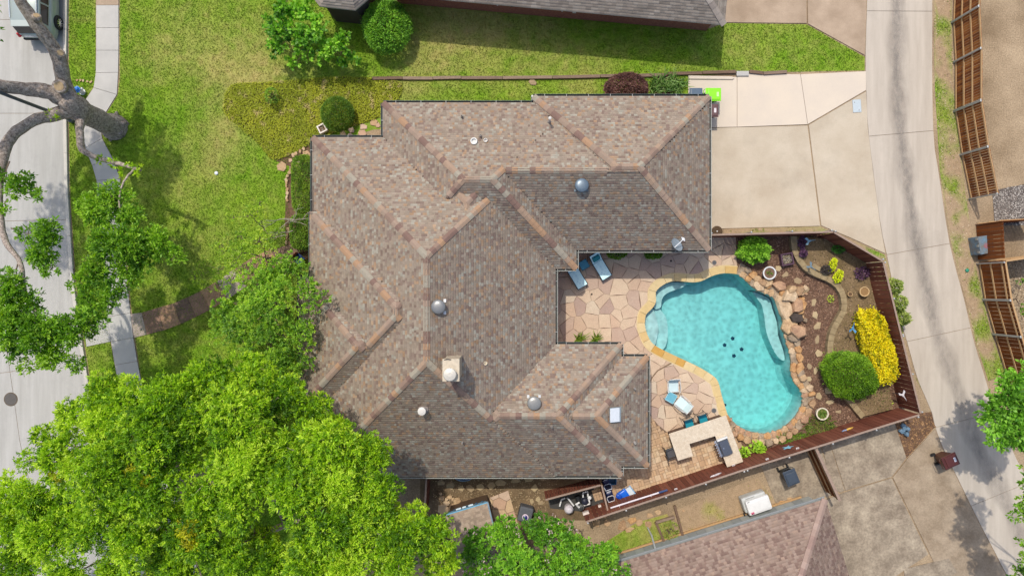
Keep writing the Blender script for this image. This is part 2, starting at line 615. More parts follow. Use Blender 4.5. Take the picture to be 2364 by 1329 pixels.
BED = [(535, 197), (600, 191), (680, 186), (770, 178), (850, 180), (928, 192), (915, 240), (895, 262), (850, 282), (790, 300), (722, 330), (637, 370), (600, 335), (545, 287), (520, 262), (517, 235)]
BEDXY = px_poly(smooth_curve(BED, 3, True))
LAWNS = {
    'front': [(277, -90), (277, 183), (272, 220), (246, 262), (234, 298), (238, 322), (252, 349), (262, 366), (276, 393), (279, 416), (302, 700), (312, 778), (328, 885), (356, 980), (420, 1200), (500, 1420), (800, 1420), (860, 1120),
              (735, 1100), (730, 930), (716, 570), (668, 570), (668, 380), (700, 350), (735, 340), (860, 300), (1590, 235), (1588, 178), (1700, 169), (1996, 163), (1996, 132), (1862, 57), (1672, 54), (1640, 66), (1560, 64), (900, 2), (860, -90)],
    'verge': [(160, -90), (221, -90), (221, 183), (215, 203), (189, 242), (188, 290), (196, 342), (213, 383), (223, 417), (239, 660), (255, 789), (272, 882), (298, 980), (350, 1180), (390, 1329), (410, 1420), (386, 1420), (340, 1329), (292, 1200), (247, 1060), (219, 947), (203, 840), (187, 740), (175, 640), (163, 460), (161, 400), (159, 200)],
    'south': [(1390, 1255), (1470, 1205), (1540, 1185), (1570, 1250), (1480, 1290), (1440, 1330), (1380, 1330)],
    'south_strip': [(1552, 1180), (1650, 1140), (1750, 1100), (1785, 1155), (1700, 1190), (1600, 1235), (1572, 1240)],
    'alley': [(2155, -90), (2195, -90), (2200, 200), (2215, 330), (2240, 520), (2250, 600), (2285, 760), (2320, 860), (2282, 880), (2252, 787), (2230, 693), (2196, 562), (2170, 400), (2158, 200)],
    'fence_strip': [(1672, 527), (1893, 523), (1960, 552), (2042, 588), (2060, 640), (2090, 790), (2112, 870), (2128, 900), (2080, 800), (2020, 610), (1915, 545), (1672, 545)],
}
LAWNXY = {k: px_poly(v) for k, v in LAWNS.items()}
def alleycol(x, y):
    c = lawncol(x, y)
    n = np.clip((vnoise(x, y, .9, 21, 4) - .31) * 4.5, 0, 1)[:, None]
    dirt = np.array(A(184, 158, 126))
    return c * (1 - n) + dirt * n
for k, poly in LAWNXY.items():
    sheet('lawn', poly, .006, m_lawn, grid=.3, colfn=(alleycol if k in ('alley', 'south_strip', 'fence_strip') else lawncol))

def blades(poly, dens, hgt, wid, colfn, excl=(), name='grass', thin=None, seed=1, z0=.006):
    rg = np.random.default_rng(seed)
    xs = [p[0] for p in poly]
    ys = [p[1] for p in poly]
    n = int((max(xs) - min(xs)) * (max(ys) - min(ys)) * dens)
    x = rg.uniform(min(xs), max(xs), n)
    y = rg.uniform(min(ys), max(ys), n)
    ok = in_poly(x, y, poly)
    for e in excl:
        ok &= ~in_poly(x, y, e)
    if thin is not None:
        ok &= rg.random(n) < thin(x, y)
    x, y = x[ok], y[ok]
    n = len(x)
    a = rg.uniform(0, 2 * np.pi, n)
    h = hgt * rg.uniform(.5, 1.3, n)
    w = wid * rg.uniform(.6, 1.3, n)
    lean = h * rg.uniform(.3, 1.3, n)
    b = rg.uniform(0, 2 * np.pi, n)
    dx, dy = np.cos(a) * w / 2, np.sin(a) * w / 2
    V = np.empty((n, 3, 3))
    V[:, 0] = np.column_stack([x - dx, y - dy, np.full(n, z0)])
    V[:, 1] = np.column_stack([x + dx, y + dy, np.full(n, z0)])
    V[:, 2] = np.column_stack([x + np.cos(b) * lean, y + np.sin(b) * lean, z0 + h])
    c = colfn(x, y) * rg.uniform(.78, 1.25, (n, 1))
    c = c * np.array([1, 1, 1]) + (rg.random((n, 1)) < .06) * np.array([.06, .05, .0])
    o = np_mesh(name, V.reshape(-1, 3), np.arange(3 * n).reshape(-1, 3), m_grass, np.repeat(c, 3, axis=0))
    return o
HOUSE_EX = px_poly([(735, 345), (890, 260), (1235, 250), (1590, 240), (1590, 1060), (735, 1090)])
lb = lambda t: (lambda x, y: np.clip(1.15 - drymap(x, y) * t, .15, 1))
tag(blades(LAWNXY['front'], 330, .075, .05, lawncol, (HOUSE_EX, BEDXY), seed=2, thin=lb(.8)), 'short green lawn grass with dry straw patches around the house', 'grass', kind='stuff')
tag(blades(LAWNXY['verge'], 330, .075, .05, lawncol, (), seed=3, thin=lb(.8)), 'green grass of the narrow verge between kerb and sidewalk', 'grass', kind='stuff')
at = lambda sc, sd: (lambda x, y: np.clip(.9 - (vnoise(x, y, .9, 21, 4) - .31) * 4.5, .02, 1))
for k, lab in (('south', 'patchy grass beside the neighbour roof with the pinkish shingles'), ('south_strip', 'worn thin grass around the white box behind the pool fence'), ('alley', 'sparse weedy grass along the far side of the alley'), ('fence_strip', 'thin grass strip outside the pool fence by the driveway')):
    tag(blades(LAWNXY[k], 300, .07, .05, lawncol, (), seed=len(lab), thin=at(0, 0) if k != 'south' else lb(.8)), lab, 'grass', kind='stuff')

# ------------------------------------------------------------------ paved ground: a structure with its panels
def panel(parent, pts, z, m, name='slab', th=.06, gap=.012, px=True, bevel=0.0):
    pl = ccw(px_poly(pts) if px else pts)
    if gap:
        n = len(pl)
        pl = ccw(inset_poly(pl, gap))
    b = MB()
    b.prism(pl, z - th, z)
    return b.build(name, m, parent, bevel=bevel)

def inset_poly(pl, d):
    n = len(pl)
    out = []
    for i in range(n):
        p0, p1, p2 = pl[i - 1], pl[i], pl[(i + 1) % n]
        e1 = (p1[0] - p0[0], p1[1] - p0[1])
        e2 = (p2[0] - p1[0], p2[1] - p1[1])
        l1, l2 = math.hypot(*e1) or 1e-6, math.hypot(*e2) or 1e-6
        n1 = (-e1[1] / l1, e1[0] / l1)
        n2 = (-e2[1] / l2, e2[0] / l2)
        k = 1 + n1[0] * n2[0] + n1[1] * n2[1]
        k = max(k, .35)
        out.append((p1[0] + (n1[0] + n2[0]) / k * d, p1[1] + (n1[1] + n2[1]) / k * d))
    return out

def structure(name, loc=(0, 0, 0)):
    o = bpy.data.objects.new(name, None)
    COL.objects.link(o)
    o.location = loc
    o['kind'] = 'structure'
    return o

m_gap = mat('joint_dirt', A(120, 104, 86), .95, var=.3, scale=6)
# street
KERB = smooth_curve([(159, -120), (158, 0), (156, 200), (159, 400), (161, 460), (173, 640), (185, 740), (201, 840), (217, 947), (245, 1060), (290, 1200), (340, 1329), (375, 1420)], 4)
def kx(y):
    ys = [p[1] for p in KERB]
    xs = [p[0] for p in KERB]
    return float(np.interp(y, ys, xs))
def lane(y):   # longitudinal joint of the street
    return float(np.interp(y, [-120, 300, 600, 820, 900, 1045, 1200, 1420], [-40, -30, -10, 18, 30, 50, 95, 170]))
street = structure('street')
rows = [(-130, -130), (46, 46), (262, 262), (511, 507), (858, 820), (1120, 1075), (1430, 1380)]
for (a0, a1), (b0, b1) in zip(rows, rows[1:]):
    n = 5
    right, left = [], []
    for i in range(n + 1):
        t = i / n
        y = a1 + (b1 - a1) * t
        right.append((kx(y) - 8.5, y))
        y2 = a0 + (b0 - a0) * t
        left.append((lane(y2), y2))
    panel(street, right + left[::-1], -.012 + .03, m_street)
    left2 = [(p[0] - 190, p[1] + 18) for p in left]
    panel(street, left + left2[::-1], -.012 + .03, m_street)
for y0 in range(-120, 1400, 95):
    ys = np.linspace(y0, y0 + 95, 5)
    panel(street, [(kx(y) - 8, y) for y in ys] + [(kx(y), y) for y in ys[::-1]], .14, m_kerb, name='kerb', th=.2, gap=.004, bevel=.025)
mc = thing('manhole_cover', 'round dark iron manhole cover set in the street concrete', 'manhole cover', P(25, 921, .02))
b = MB()
b.lathe([(.33, 0), (.33, .012), (.30, .014)], n=28)
for a in range(6):
    b.box((0.18 * math.cos(a), .18 * math.sin(a), .016), (.12, .02, .008), rz=a)
b.build('lid', mat('cast_iron', A(112, 106, 100), .8, var=.3, scale=20, bump=.5, bscale=40), mc)
b = MB()
b.lathe([(.38, -.004), (.38, .008), (.335, .009)], n=28)
b.build('rim', m_gap, mc)

# sidewalk
SW = [((223, -60), (276, -60)), ((223, 13), (275, 13)), ((223, 65), (275, 65)), ((223, 117), (275, 117)), ((222, 169), (274, 168)), ((217, 203), (271, 219)), ((191, 242), (245, 261)), ((190, 292), (233, 292)), ((198, 342), (237, 320)), ((214, 383), (260, 364)),
      ((224, 417), (278, 413)), ((227, 466), (281, 462)), ((231, 518), (284, 513)), ((234, 568), (288, 563)), ((238, 618), (292, 612)), ((242, 668), (296, 663)), ((248, 731), (302, 722)), ((257, 788), (309, 779)), ((266, 842), (318, 833)), ((275, 893), (328, 884)), ((290, 950), (342, 940)), ((310, 1010), (362, 1000)), ((330, 1080), (385, 1070)), ((355, 1160), (408, 1150)), ((380, 1250), (434, 1240)), ((410, 1350), (465, 1340))]
sw = structure('sidewalk')
for i, ((l0, r0), (l1, r1)) in enumerate(zip(SW, SW[1:])):
    panel(sw, [l0, r0, r1, l1], .05, m_reddrive if i == 0 else m_walk, th=.08, gap=.01)
panel(sw, [(196, 748), (249, 733), (257, 788), (200, 800)], .045, m_walk, th=.08)
# front walk of exposed aggregate
FW = [((302, 724), (310, 779)), ((328, 721), (340, 772)), ((365, 710), (379, 762)), ((400, 700), (418, 748)), ((433, 686), (453, 731)), ((463, 672), (487, 714)), ((500, 650), (527, 690)), ((540, 622), (570, 660)), ((580, 596), (608, 632)), ((625, 575), (645, 612)), ((690, 560), (700, 600))]
fw = structure('front_walk')
for i, ((a, b_), (c, d)) in enumerate(zip(FW, FW[1:])):
    panel(fw, [a, b_, d, c], .045, m_agg[(0, 1, 2, 3, 1, 2, 0, 1, 2, 3)[i]], th=.07, gap=.006)

# alley
AL = smooth_curve([(2004, -130), (2001, 0), (1997, 129), (1999, 207), (2003, 297), (2015, 395), (2032, 520), (2046, 587), (2075, 726), (2096, 798), (2117, 874), (2150, 950), (2158, 985), (2179, 1041), (2206, 1095), (2241, 1167), (2268, 1221), (2320, 1320), (2365, 1410)], 3)
AR = smooth_curve([(2150, -130), (2152, 0), (2152, 200), (2156, 330), (2167, 400), (2192, 562), (2226, 693), (2248, 787), (2278, 885), (2290, 925), (2343, 1052), (2364, 1090), (2420, 1200), (2500, 1340)], 3)
def ipx(C, y):
    return float(np.interp(y, [p[1] for p in C], [p[0] for p in C]))
alley = structure('alley')
AJ = [(-130, -130), (26, 27), (315, 302), (588, 562), (788, 756), (986, 950), (1167, 1112), (1400, 1330)]
for (l0, r0), (l1, r1) in zip(AJ, AJ[1:]):
    le = [(ipx(AL, y), y) for y in np.linspace(l0, l1, 7)]
    ri = [(ipx(AR, y), y) for y in np.linspace(r0, r1, 7)]
    panel(alley, le + ri[::-1], .03, m_alley, th=.08)
# oil and run-off stain down the alley's middle
def stain_mat(name, col, dens):
    m = mat(name, col, .8, var=.2, scale=3)
    nt = m.node_tree
    N, L = nt.nodes, nt.links
    at_ = N.new('ShaderNodeAttribute')
    at_.attribute_name = 'Col'
    geo = N.new('ShaderNodeNewGeometry')
    mp = N.new('ShaderNodeMapping')
    mp.inputs['Scale'].default_value = (2.0, 1.0, 1)
    L.new(geo.outputs['Position'], mp.inputs[0])
    nz = N.new('ShaderNodeTexNoise')
    nz.inputs['Scale'].default_value = 1.6
    nz.inputs['Detail'].default_value = 8
    nz.inputs['Roughness'].default_value = .7
    L.new(mp.outputs[0], nz.inputs['Vector'])
    mr = N.new('ShaderNodeMapRange')
    mr.inputs[1].default_value = .15
    mr.inputs[2].default_value = .75
    mr.inputs[4].default_value = dens
    L.new(nz.outputs[0], mr.inputs[0])
    mu = N.new('ShaderNodeMath')
    mu.operation = 'MULTIPLY'
    L.new(mr.outputs[0], mu.inputs[0])
    L.new(at_.outputs['Fac'], mu.inputs[1])
    mx = N.new('ShaderNodeMixShader')
    tr = N.new('ShaderNodeBsdfTransparent')
    L.new(mu.outputs[0], mx.inputs[0])
    L.new(tr.outputs[0], mx.inputs[1])
    L.new(N['Principled BSDF'].outputs[0], mx.inputs[2])
    L.new(mx.outputs[0], N['Material Output'].inputs[0])
    return m
def stain_strip(cpts, w, m, z, parent):
    c = resample(smooth_curve([P2(*p) for p in cpts], 4), .4)
    V, F, C = [], [], []
    for i, p in enumerate(c):
        a, b_ = c[max(i - 1, 0)], c[min(i + 1, len(c) - 1)]
        tx, ty = b_[0] - a[0], b_[1] - a[1]
        l = math.hypot(tx, ty)
        nx, ny = -ty / l, tx / l
        for t, k in ((-1, 0), (-.45, .75), (0, 1), (.45, .75), (1, 0)):
            ww = w * (1 + .25 * math.sin(i * .7) * abs(t))
            V.append((p[0] + nx * t * ww, p[1] + ny * t * ww, z))
            C.append((k, k, k))
    for i in range(len(c) - 1):
        for k in range(4):
            F.append((i * 5 + k, i * 5 + k + 1, i * 5 + 6 + k, i * 5 + 5 + k))
    return tag(np_mesh('stain', np.array(V), np.array(F), m, np.array(C), parent), kind='stuff')
stain_strip([(2073, -100), (2072, 60), (2069, 156), (2079, 313), (2090, 400), (2105, 508), (2116, 562), (2154, 738), (2184, 832), (2225, 940), (2250, 1020), (2307, 1131), (2364, 1250)], .6, stain_mat('runoff_stain', A(164, 154, 144), .5), .034, alley)
stain_strip([(2069, -100), (2068, 156), (2080, 313), (2092, 400), (2117, 562), (2155, 738)], .28, stain_mat('runoff_stain_dark', A(146, 140, 132), .24), .038, alley)

# driveways
dw = structure('driveway')
panel(dw, [(1588, 178), (1701, 178), (1701, 294), (1588, 296)], .05, m_newdrive, th=.09)
panel(dw, [(1701, 178), (1701, 170), (1847, 172), (1864, 288), (1701, 294)], .05, m_newdrive, th=.09)
panel(dw, [(1847, 172), (1998, 165), (1999, 209), (1864, 288)], .05, m_newdrive, th=.09)
panel(dw, [(1588, 297), (1864, 290), (1893, 522), (1588, 530)], .045, m_drive, th=.09)
panel(dw, [(1866, 289), (1999, 211), (2003, 297), (2015, 395), (2032, 520), (2044, 586), (1960, 548), (1895, 521)], .045, m_drive, th=.09)
b = MB()
b.prism(px_poly([(1588, 176), (1688, 178), (1694, 182), (1690, 185), (1588, 184)]), 0, .13)
b.build('kerb', m_newdrive, dw, bevel=.03)
b = MB()
b.prism(px_poly([(1699, 166), (1727, 166), (1727, 177), (1699, 177)]), 0, .14)
b.build('kerb', m_walk, dw, bevel=.01)
ndw = structure('neighbor_driveway')
panel(ndw, [(1640, -130), (1860, -130), (1862, 55), (1640, 53)], .05, m_reddrive, th=.09)
panel(ndw, [(1862, -130), (2003, -130), (2000, 0), (1996, 129), (1864, 56)], .05, m_reddrive, th=.09)
sdw = structure('back_driveway')
panel(sdw, [(1895, 1028), (1914, 1020), (1950, 1131), (1940, 1136), (1925, 1130)], .04, m_olddrive, th=.08)
panel(sdw, [(1914, 1018), (2064, 972), (2092, 1056), (2058, 1100), (1951, 1132)], .04, m_olddrive, th=.08)
panel(sdw, [(1900, 1155), (1945, 1136), (2058, 1102), (2143, 1278), (2080, 1320), (1960, 1400), (1900, 1400)], .04, m_olddrive, th=.08)
panel(sdw, [(2060, 1101), (2094, 1057), (2158, 988), (2179, 1043), (2206, 1097), (2241, 1169), (2268, 1223), (2320, 1322), (2360, 1400), (2200, 1400), (2146, 1278)], .045, m_browndrive, th=.08)
panel(sdw, [(1756, 1075), (1893, 1030), (1935, 1140), (1792, 1165)], .035, m_olddrive, th=.08)
panel(sdw, [(2085, 1312), (2190, 1286), (2210, 1320), (2150, 1350), (2090, 1350)], .05, m_olddrive, th=.08, bevel=.02)
# utility lids
ub = thing('utility_box_lid', 'pale grey rectangular utility box lid set in the driveway', 'utility lid', P(1978, 245, .05), R(4))
b = MB()
b.box((0, 0, .012), (.46, .70, .024))
b.build('lid', mat('lid_plastic', A(206, 216, 218), .6, var=.1, scale=12), ub, bevel=.02)
b = MB()
for sx, sy in ((-.12, .2), (.1, -.24)):
    b.lathe([(.025, .024), (.022, .028)], (sx, sy, 0), 10)
b.build('bolt', m_gap, ub)
ol = thing('round_access_lid', 'dark brown round access lid beside the pool fence and house corner', 'access lid', P(1655, 534, .046))
b = MB()
b.lathe([(.30, 0), (.30, .03), (.26, .05), (0.05, .055)], n=24)
b.build('lid', mat('brown_lid', A(96, 74, 48), .7, var=.3, scale=8), ol)
b = MB()
b.lathe([(.04, .055), (.035, .065)], n=10)
b.build('bolt', m_pvc, ol)
for (x, y), lab, c in (((500, 400), 'small white round cleanout cap in the front lawn', (236, 240, 242)), ((2232, 624), 'small green round valve cap in the dirt by the alley', (60, 150, 120))):
    b = MB()
    b.lathe([(.10, 0), (.10, .05), (.085, .07), (.03, .085)], n=18, col=A(*c))
    o = b.build('cleanout_cap', vmat(.5), bevel=0)
    o.location = P(x, y, .01)
    tag(o, lab, 'cap')

# ------------------------------------------------------------------ swimming pool
POOL = thing('swimming_pool', 'freeform turquoise swimming pool with tan coping and rock edge', 'swimming pool', P(1660, 800))
WL = -.055
b = MB()
def ring(mb, loop, z):
    return mb.v(*[(p[0], p[1], z) for p in loop])
def floor_z(x, y):
    px = x / S + CX
    return -1.25 - .45 * min(max((px - 1560) / 260, 0), 1)
inn = offset_loop(WXY, -.25)
r0 = ring(b, POOLHOLE, .02)
r1 = ring(b, WXY, -.02)
r2 = b.v(*[(p[0], p[1], floor_z(*p) + .3) for p in offset_loop(WXY, -.03)])
r3 = b.v(*[(p[0], p[1], floor_z(*p)) for p in inn])
n = POOLN
for a, c in ((r0, r1), (r1, r2), (r2, r3)):
    for i in range(n):
        j = (i + 1) % n
        b.f((a + i, a + j, c + j, c + i))
_rf = delaunay_2d_cdt([Vector(p) for p in inn], [(i, (i + 1) % n) for i in range(n)], [], 0, 1e-5)
_vf = [(v.x, v.y) for v in _rf[0]]
_base = b.v(*[(p[0], p[1], floor_z(*p)) for p in _vf])
for f in _rf[2]:
    c = [sum(_vf[i][k] for i in f) / 3 for k in (0, 1)]
    if in_poly(np.array([c[0]]), np.array([c[1]]), inn)[0]:
        b.f([_base + i for i in f])
basin = b.build('basin', m_plaster, POOL, world=True)
def shelf(name, pts, z):
    q = MB()
    q.prism(px_poly(smooth_curve(pts, 3, True)), -1.9, z)
    return q.build(name, m_plaster, POOL, world=True)
shelf('step', [(1509, 712), (1495, 722), (1490, 737), (1490, 753), (1495, 771), (1504, 789), (1514, 798), (1519, 785), (1523, 758), (1518, 735)], -.36)
shelf('step', [(1516, 700), (1500, 716), (1489, 738), (1491, 770), (1503, 790), (1532, 810), (1545, 795), (1548, 765), (1544, 735), (1530, 715)], -.66)
shelf('bench', [(1514, 712), (1514, 685), (1516, 675), (1522, 666), (1537, 657), (1553, 651), (1576, 652), (1590, 655), (1578, 664), (1555, 672), (1540, 680), (1532, 692), (1529, 710)], -.45)
shelf('bench', [(1747, 673), (1774, 683), (1788, 693), (1793, 712), (1804, 745), (1807, 775), (1818, 808), (1822, 834), (1808, 828), (1794, 806), (1780, 770), (1775, 735), (1769, 706), (1758, 690)], -.66)
# water: a closed body tinted by absorption, with caustic light painted into its surface
m_water = bpy.data.materials.new('pool_water')
m_water.use_nodes = True
N, L = m_water.node_tree.nodes, m_water.node_tree.links
N.remove(N['Principled BSDF'])
tr = N.new('ShaderNodeBsdfTransparent')
gl = N.new('ShaderNodeBsdfGlossy')
gl.inputs['Roughness'].default_value = .06
fr = N.new('ShaderNodeFresnel')
fr.inputs['IOR'].default_value = 1.33
mx = N.new('ShaderNodeMixShader')
L.new(fr.outputs[0], mx.inputs[0])
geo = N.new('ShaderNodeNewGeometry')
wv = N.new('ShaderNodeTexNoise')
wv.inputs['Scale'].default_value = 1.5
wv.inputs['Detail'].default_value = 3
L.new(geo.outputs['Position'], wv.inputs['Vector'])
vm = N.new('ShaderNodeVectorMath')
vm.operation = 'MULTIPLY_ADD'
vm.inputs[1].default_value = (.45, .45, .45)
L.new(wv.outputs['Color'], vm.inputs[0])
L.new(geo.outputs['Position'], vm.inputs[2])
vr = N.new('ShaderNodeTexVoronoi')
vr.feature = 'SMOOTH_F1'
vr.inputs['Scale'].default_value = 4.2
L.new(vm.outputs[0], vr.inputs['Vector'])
mrw = N.new('ShaderNodeMapRange')  # painted caustics: bright net between darker cells in the transparent colour
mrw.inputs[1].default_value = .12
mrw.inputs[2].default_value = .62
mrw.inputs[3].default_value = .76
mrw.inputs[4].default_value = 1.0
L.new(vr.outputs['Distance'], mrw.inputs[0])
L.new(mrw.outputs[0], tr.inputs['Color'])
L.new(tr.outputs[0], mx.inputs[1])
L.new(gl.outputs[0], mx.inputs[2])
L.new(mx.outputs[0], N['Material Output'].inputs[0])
va = N.new('ShaderNodeVolumeAbsorption')
va.inputs['Color'].default_value = (.30, .95, .93, 1)
va.inputs['Density'].default_value = .42
L.new(va.outputs[0], N['Material Output'].inputs['Volume'])
gx0, gx1 = min(p[0] for p in WXY), max(p[0] for p in WXY)
gy0, gy1 = min(p[1] for p in WXY), max(p[1] for p in WXY)
lo = offset_loop(WXY, .02)
pts = [Vector(p) for p in lo]
ed = [(i, (i + 1) % n) for i in range(n)]
xx, yy = np.meshgrid(np.arange(gx0, gx1, .055), np.arange(gy0, gy1, .055))
xx, yy = xx.ravel(), yy.ravel()
ok = in_poly(xx, yy, offset_loop(WXY, -.03))
pts += [Vector((a, c)) for a, c in zip(xx[ok], yy[ok])]
rr = delaunay_2d_cdt(pts, ed, [], 0, 1e-5)
V = np.array([(v.x, v.y) for v in rr[0]])
F = np.array(rr[2])
cc = V[F].mean(axis=1)
F = F[in_poly(cc[:, 0], cc[:, 1], lo)]
dA = (V[F[:, 1], 0] - V[F[:, 0], 0]) * (V[F[:, 2], 1] - V[F[:, 0], 1]) - (V[F[:, 1], 1] - V[F[:, 0], 1]) * (V[F[:, 2], 0] - V[F[:, 0], 0])
F[dA < 0] = F[dA < 0][:, ::-1]
rip = .018 * (vnoise(V[:, 0], V[:, 1], 1.6, 41, 3) - .5) + .010 * (vnoise(V[:, 0], V[:, 1], 4.5, 42, 2) - .5)
edge = np.arange(len(V)) < len(lo)
rip[edge] = 0
nb = len(V)
Vt = np.column_stack([V, WL + rip])
# close below the basin floor with a skirt
bot = np.array([(p[0], p[1], -2.2) for p in lo])
Vall = np.vstack([Vt, bot])
k = len(lo)
sk = np.array([(i, nb + i, nb + (i + 1) % k) for i in range(k)] + [(i, nb + (i + 1) % k, (i + 1) % k) for i in range(k)])
rb = delaunay_2d_cdt([Vector(p) for p in lo], ed, [], 0, 1e-5)
Fb = np.array(rb[2])
cb_ = np.array([(v.x, v.y) for v in rb[0]])[Fb].mean(axis=1)
Fb = Fb[in_poly(cb_[:, 0], cb_[:, 1], lo)]
Fb = Fb[:, ::-1] + nb
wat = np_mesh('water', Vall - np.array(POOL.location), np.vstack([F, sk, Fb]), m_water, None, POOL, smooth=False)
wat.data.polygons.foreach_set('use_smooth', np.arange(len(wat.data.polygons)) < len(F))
m_drain = mat('dark_drain', A(14, 62, 92), .6, var=.1)
for x, y in ((1692, 781), (1673, 796), (1713, 806), (1695, 821)):
    q = MB()
    c = P(x, y, -1.45)
    for a in range(5):
        t = a * 2 * math.pi / 5 + x
        q.lathe([(.05, 0), (.05, .02), (.03, .03)], (c.x + .07 * math.cos(t), c.y + .07 * math.sin(t), floor_z(c.x, c.y) + .002), 8)
    q.lathe([(.07, 0), (.07, .025), (.03, .035)], (c.x, c.y, floor_z(c.x, c.y) + .004), 10)
    q.build('floor_inlet', m_drain, POOL, world=True)
q = MB()
c = P(1673, 934, -.25)
q.lathe([(.07, -.05), (.07, .04), (.05, .06)], (c.x + .02, c.y, c.z), 12)
q.build('wall_return', m_drain, POOL, world=True)

# coping stones, western half: from the planter bed round to the bar
iA = min(range(n), key=lambda i: (WXY[i][0] - P(1700, 631).x) ** 2 + (WXY[i][1] - P(1700, 631).y) ** 2)
iB = min(range(n), key=lambda i: (WXY[i][0] - P(1682, 963).x) ** 2 + (WXY[i][1] - P(1682, 963).y) ** 2)
def walk(i, j):
    out = [i]
    while i != j:
        i = (i + 1) % n
        out.append(i)
    return out
seq1, seq2 = walk(iA, iB), walk(iB, iA)
west = seq1 if np.mean([WXY[i][0] for i in seq1]) < np.mean([WXY[i][0] for i in seq2]) else seq2
east = seq2 if west is seq1 else seq1
wline = [WXY[i] for i in west]
if wline[0][1] < wline[-1][1]:
    wline = wline[::-1]
eline = [WXY[i] for i in east]
if eline[0][1] < eline[-1][1]:
    eline = eline[::-1]
def normals(line, sgn):
    out = []
    for i in range(len(line)):
        a, c = line[max(i - 1, 0)], line[min(i + 1, len(line) - 1)]
        tx, ty = c[0] - a[0], c[1] - a[1]
        l = math.hypot(tx, ty) or 1
        out.append((sgn * ty / l, -sgn * tx / l))
    return out
wl = resample(wline, .16)
wn_ = normals(wl, 1)
if (wl[len(wl) // 2][0] + wn_[len(wl) // 2][0]) > wl[len(wl) // 2][0]:
    wn_ = normals(wl, -1)
CW = .36
step_n = 4
i = 0
while i < len(wl) - 1:
    j = min(i + random.choice((3, 4, 4, 5)), len(wl) - 1)
    if len(wl) - 1 - j < 2:
        j = len(wl) - 1
    a = [(wl[k][0] - wn_[k][0] * .05, wl[k][1] - wn_[k][1] * .05) for k in range(i, j + 1)]
    o_ = [(wl[k][0] + wn_[k][0] * CW, wl[k][1] + wn_[k][1] * CW) for k in range(j, i - 1, -1)]
    q = MB()
    q.prism(inset_poly(ccw(a + o_), .004), -.06, .075)
    q.build('coping_stone', random.choice(m_coping + m_coping[:2] * 2), POOL, world=True, bevel=.018)
    i = j
WOUT = [(wl[k][0] + wn_[k][0] * (CW - .1), wl[k][1] + wn_[k][1] * (CW - .1)) for k in range(len(wl))]
# pale mortar lip along the outside of the coping
q = MB()
for k in range(len(wl) - 1):
    p0, p1, n0, n1 = wl[k], wl[k + 1], wn_[k], wn_[k + 1]
    q.prism([(p0[0] + n0[0] * (CW - .005), p0[1] + n0[1] * (CW - .005)), (p1[0] + n1[0] * (CW - .005), p1[1] + n1[1] * (CW - .005)),
             (p1[0] + n1[0] * (CW + .05), p1[1] + n1[1] * (CW + .05)), (p0[0] + n0[0] * (CW + .05), p0[1] + n0[1] * (CW + .05))], .0, .066)
q.build('coping_lip', m_coping[1], POOL, world=True)

# rock edge, eastern half
ROCKS = thing('rock_edge', 'rough tan boulders and flat rocks edging the pool with a small waterfall', 'rock edging', P(1830, 800))
def rock(x, y, z, rx, ry, rz_, h, parent, name='rock', m=None, flat=.5, seed=None, sides=None):
    rg = random.Random(seed if seed is not None else random.random())
    k = sides or rg.choice((6, 7, 8))
    ang = [2 * math.pi * (i + rg.uniform(-.3, .3)) / k for i in range(k)]
    rad = [rg.uniform(.78, 1.12) for _ in range(k)]
    q = MB()
    def ringp(s, zz, jit):
        return [(rx * s * rad[i] * math.cos(ang[i]) * rg.uniform(1 - jit, 1 + jit), ry * s * rad[i] * math.sin(ang[i]) * rg.uniform(1 - jit, 1 + jit), zz * rg.uniform(1 - jit * 1.2, 1 + jit * .6)) for i in range(k)]
    rings = [q.v(*ringp(.92, 0.001, .0)), q.v(*ringp(1.04, h * .45, .08)), q.v(*ringp(.95, h * .85, .06)), q.v(*ringp(flat, h, .10))]
    top = q.v((rg.uniform(-.1, .1) * rx, rg.uniform(-.1, .1) * ry, h * rg.uniform(.95, 1.08)))
    for a, c in zip(rings, rings[1:]):
        for i in range(k):
            j = (i + 1) % k
            q.f((a + i, a + j, c + j, c + i))
    for i in range(k):
        q.f((rings[-1] + i, rings[-1] + (i + 1) % k, top))
    q.f([rings[0] + i for i in range(k - 1, -1, -1)])
    o = q.build(name, m or rg.choice(m_rock), parent)
    o.location = Vector((x, y, z)) - (wloc(parent) if parent else Vector())
    o.rotation_euler = (0, 0, rz_)
    return o
el = resample(eline, .2)
en = normals(el, 1)
if (el[len(el) // 2][0] + en[len(el) // 2][0]) < el[len(el) // 2][0]:
    en = normals(el, -1)
acc, i = 0.0, 0
el3 = resample(eline, .05)
en3 = normals(el3, 1)
if (el3[len(el3) // 2][0] + en3[len(el3) // 2][0]) < el3[len(el3) // 2][0]:
    en3 = normals(el3, -1)
k = 4
while k < len(el3) - 3:
    L_ = random.uniform(.26, .54)
    kk = min(int(k + L_ / 2 / .05), len(el3) - 1)
    p, nn = el3[kk], en3[kk]
    ang = math.atan2(nn[1], nn[0])
    pxx, pyy = p[0] / S + CX, CY - p[1] / S
    for row, (off, dep, hh) in enumerate(((.12, .27, .16), (.46, .29, .22))):
        if row == 1 and random.random() < .15:
            continue
        rock(p[0] + nn[0] * off, p[1] + nn[1] * off, -.07 if row == 0 else .0, dep * random.uniform(.68, .86), L_ * random.uniform(.56, .68), ang + random.uniform(-.2, .2), hh * random.uniform(.8, 1.4), ROCKS, flat=.72)
    k += int(L_ / .05)
q = MB()
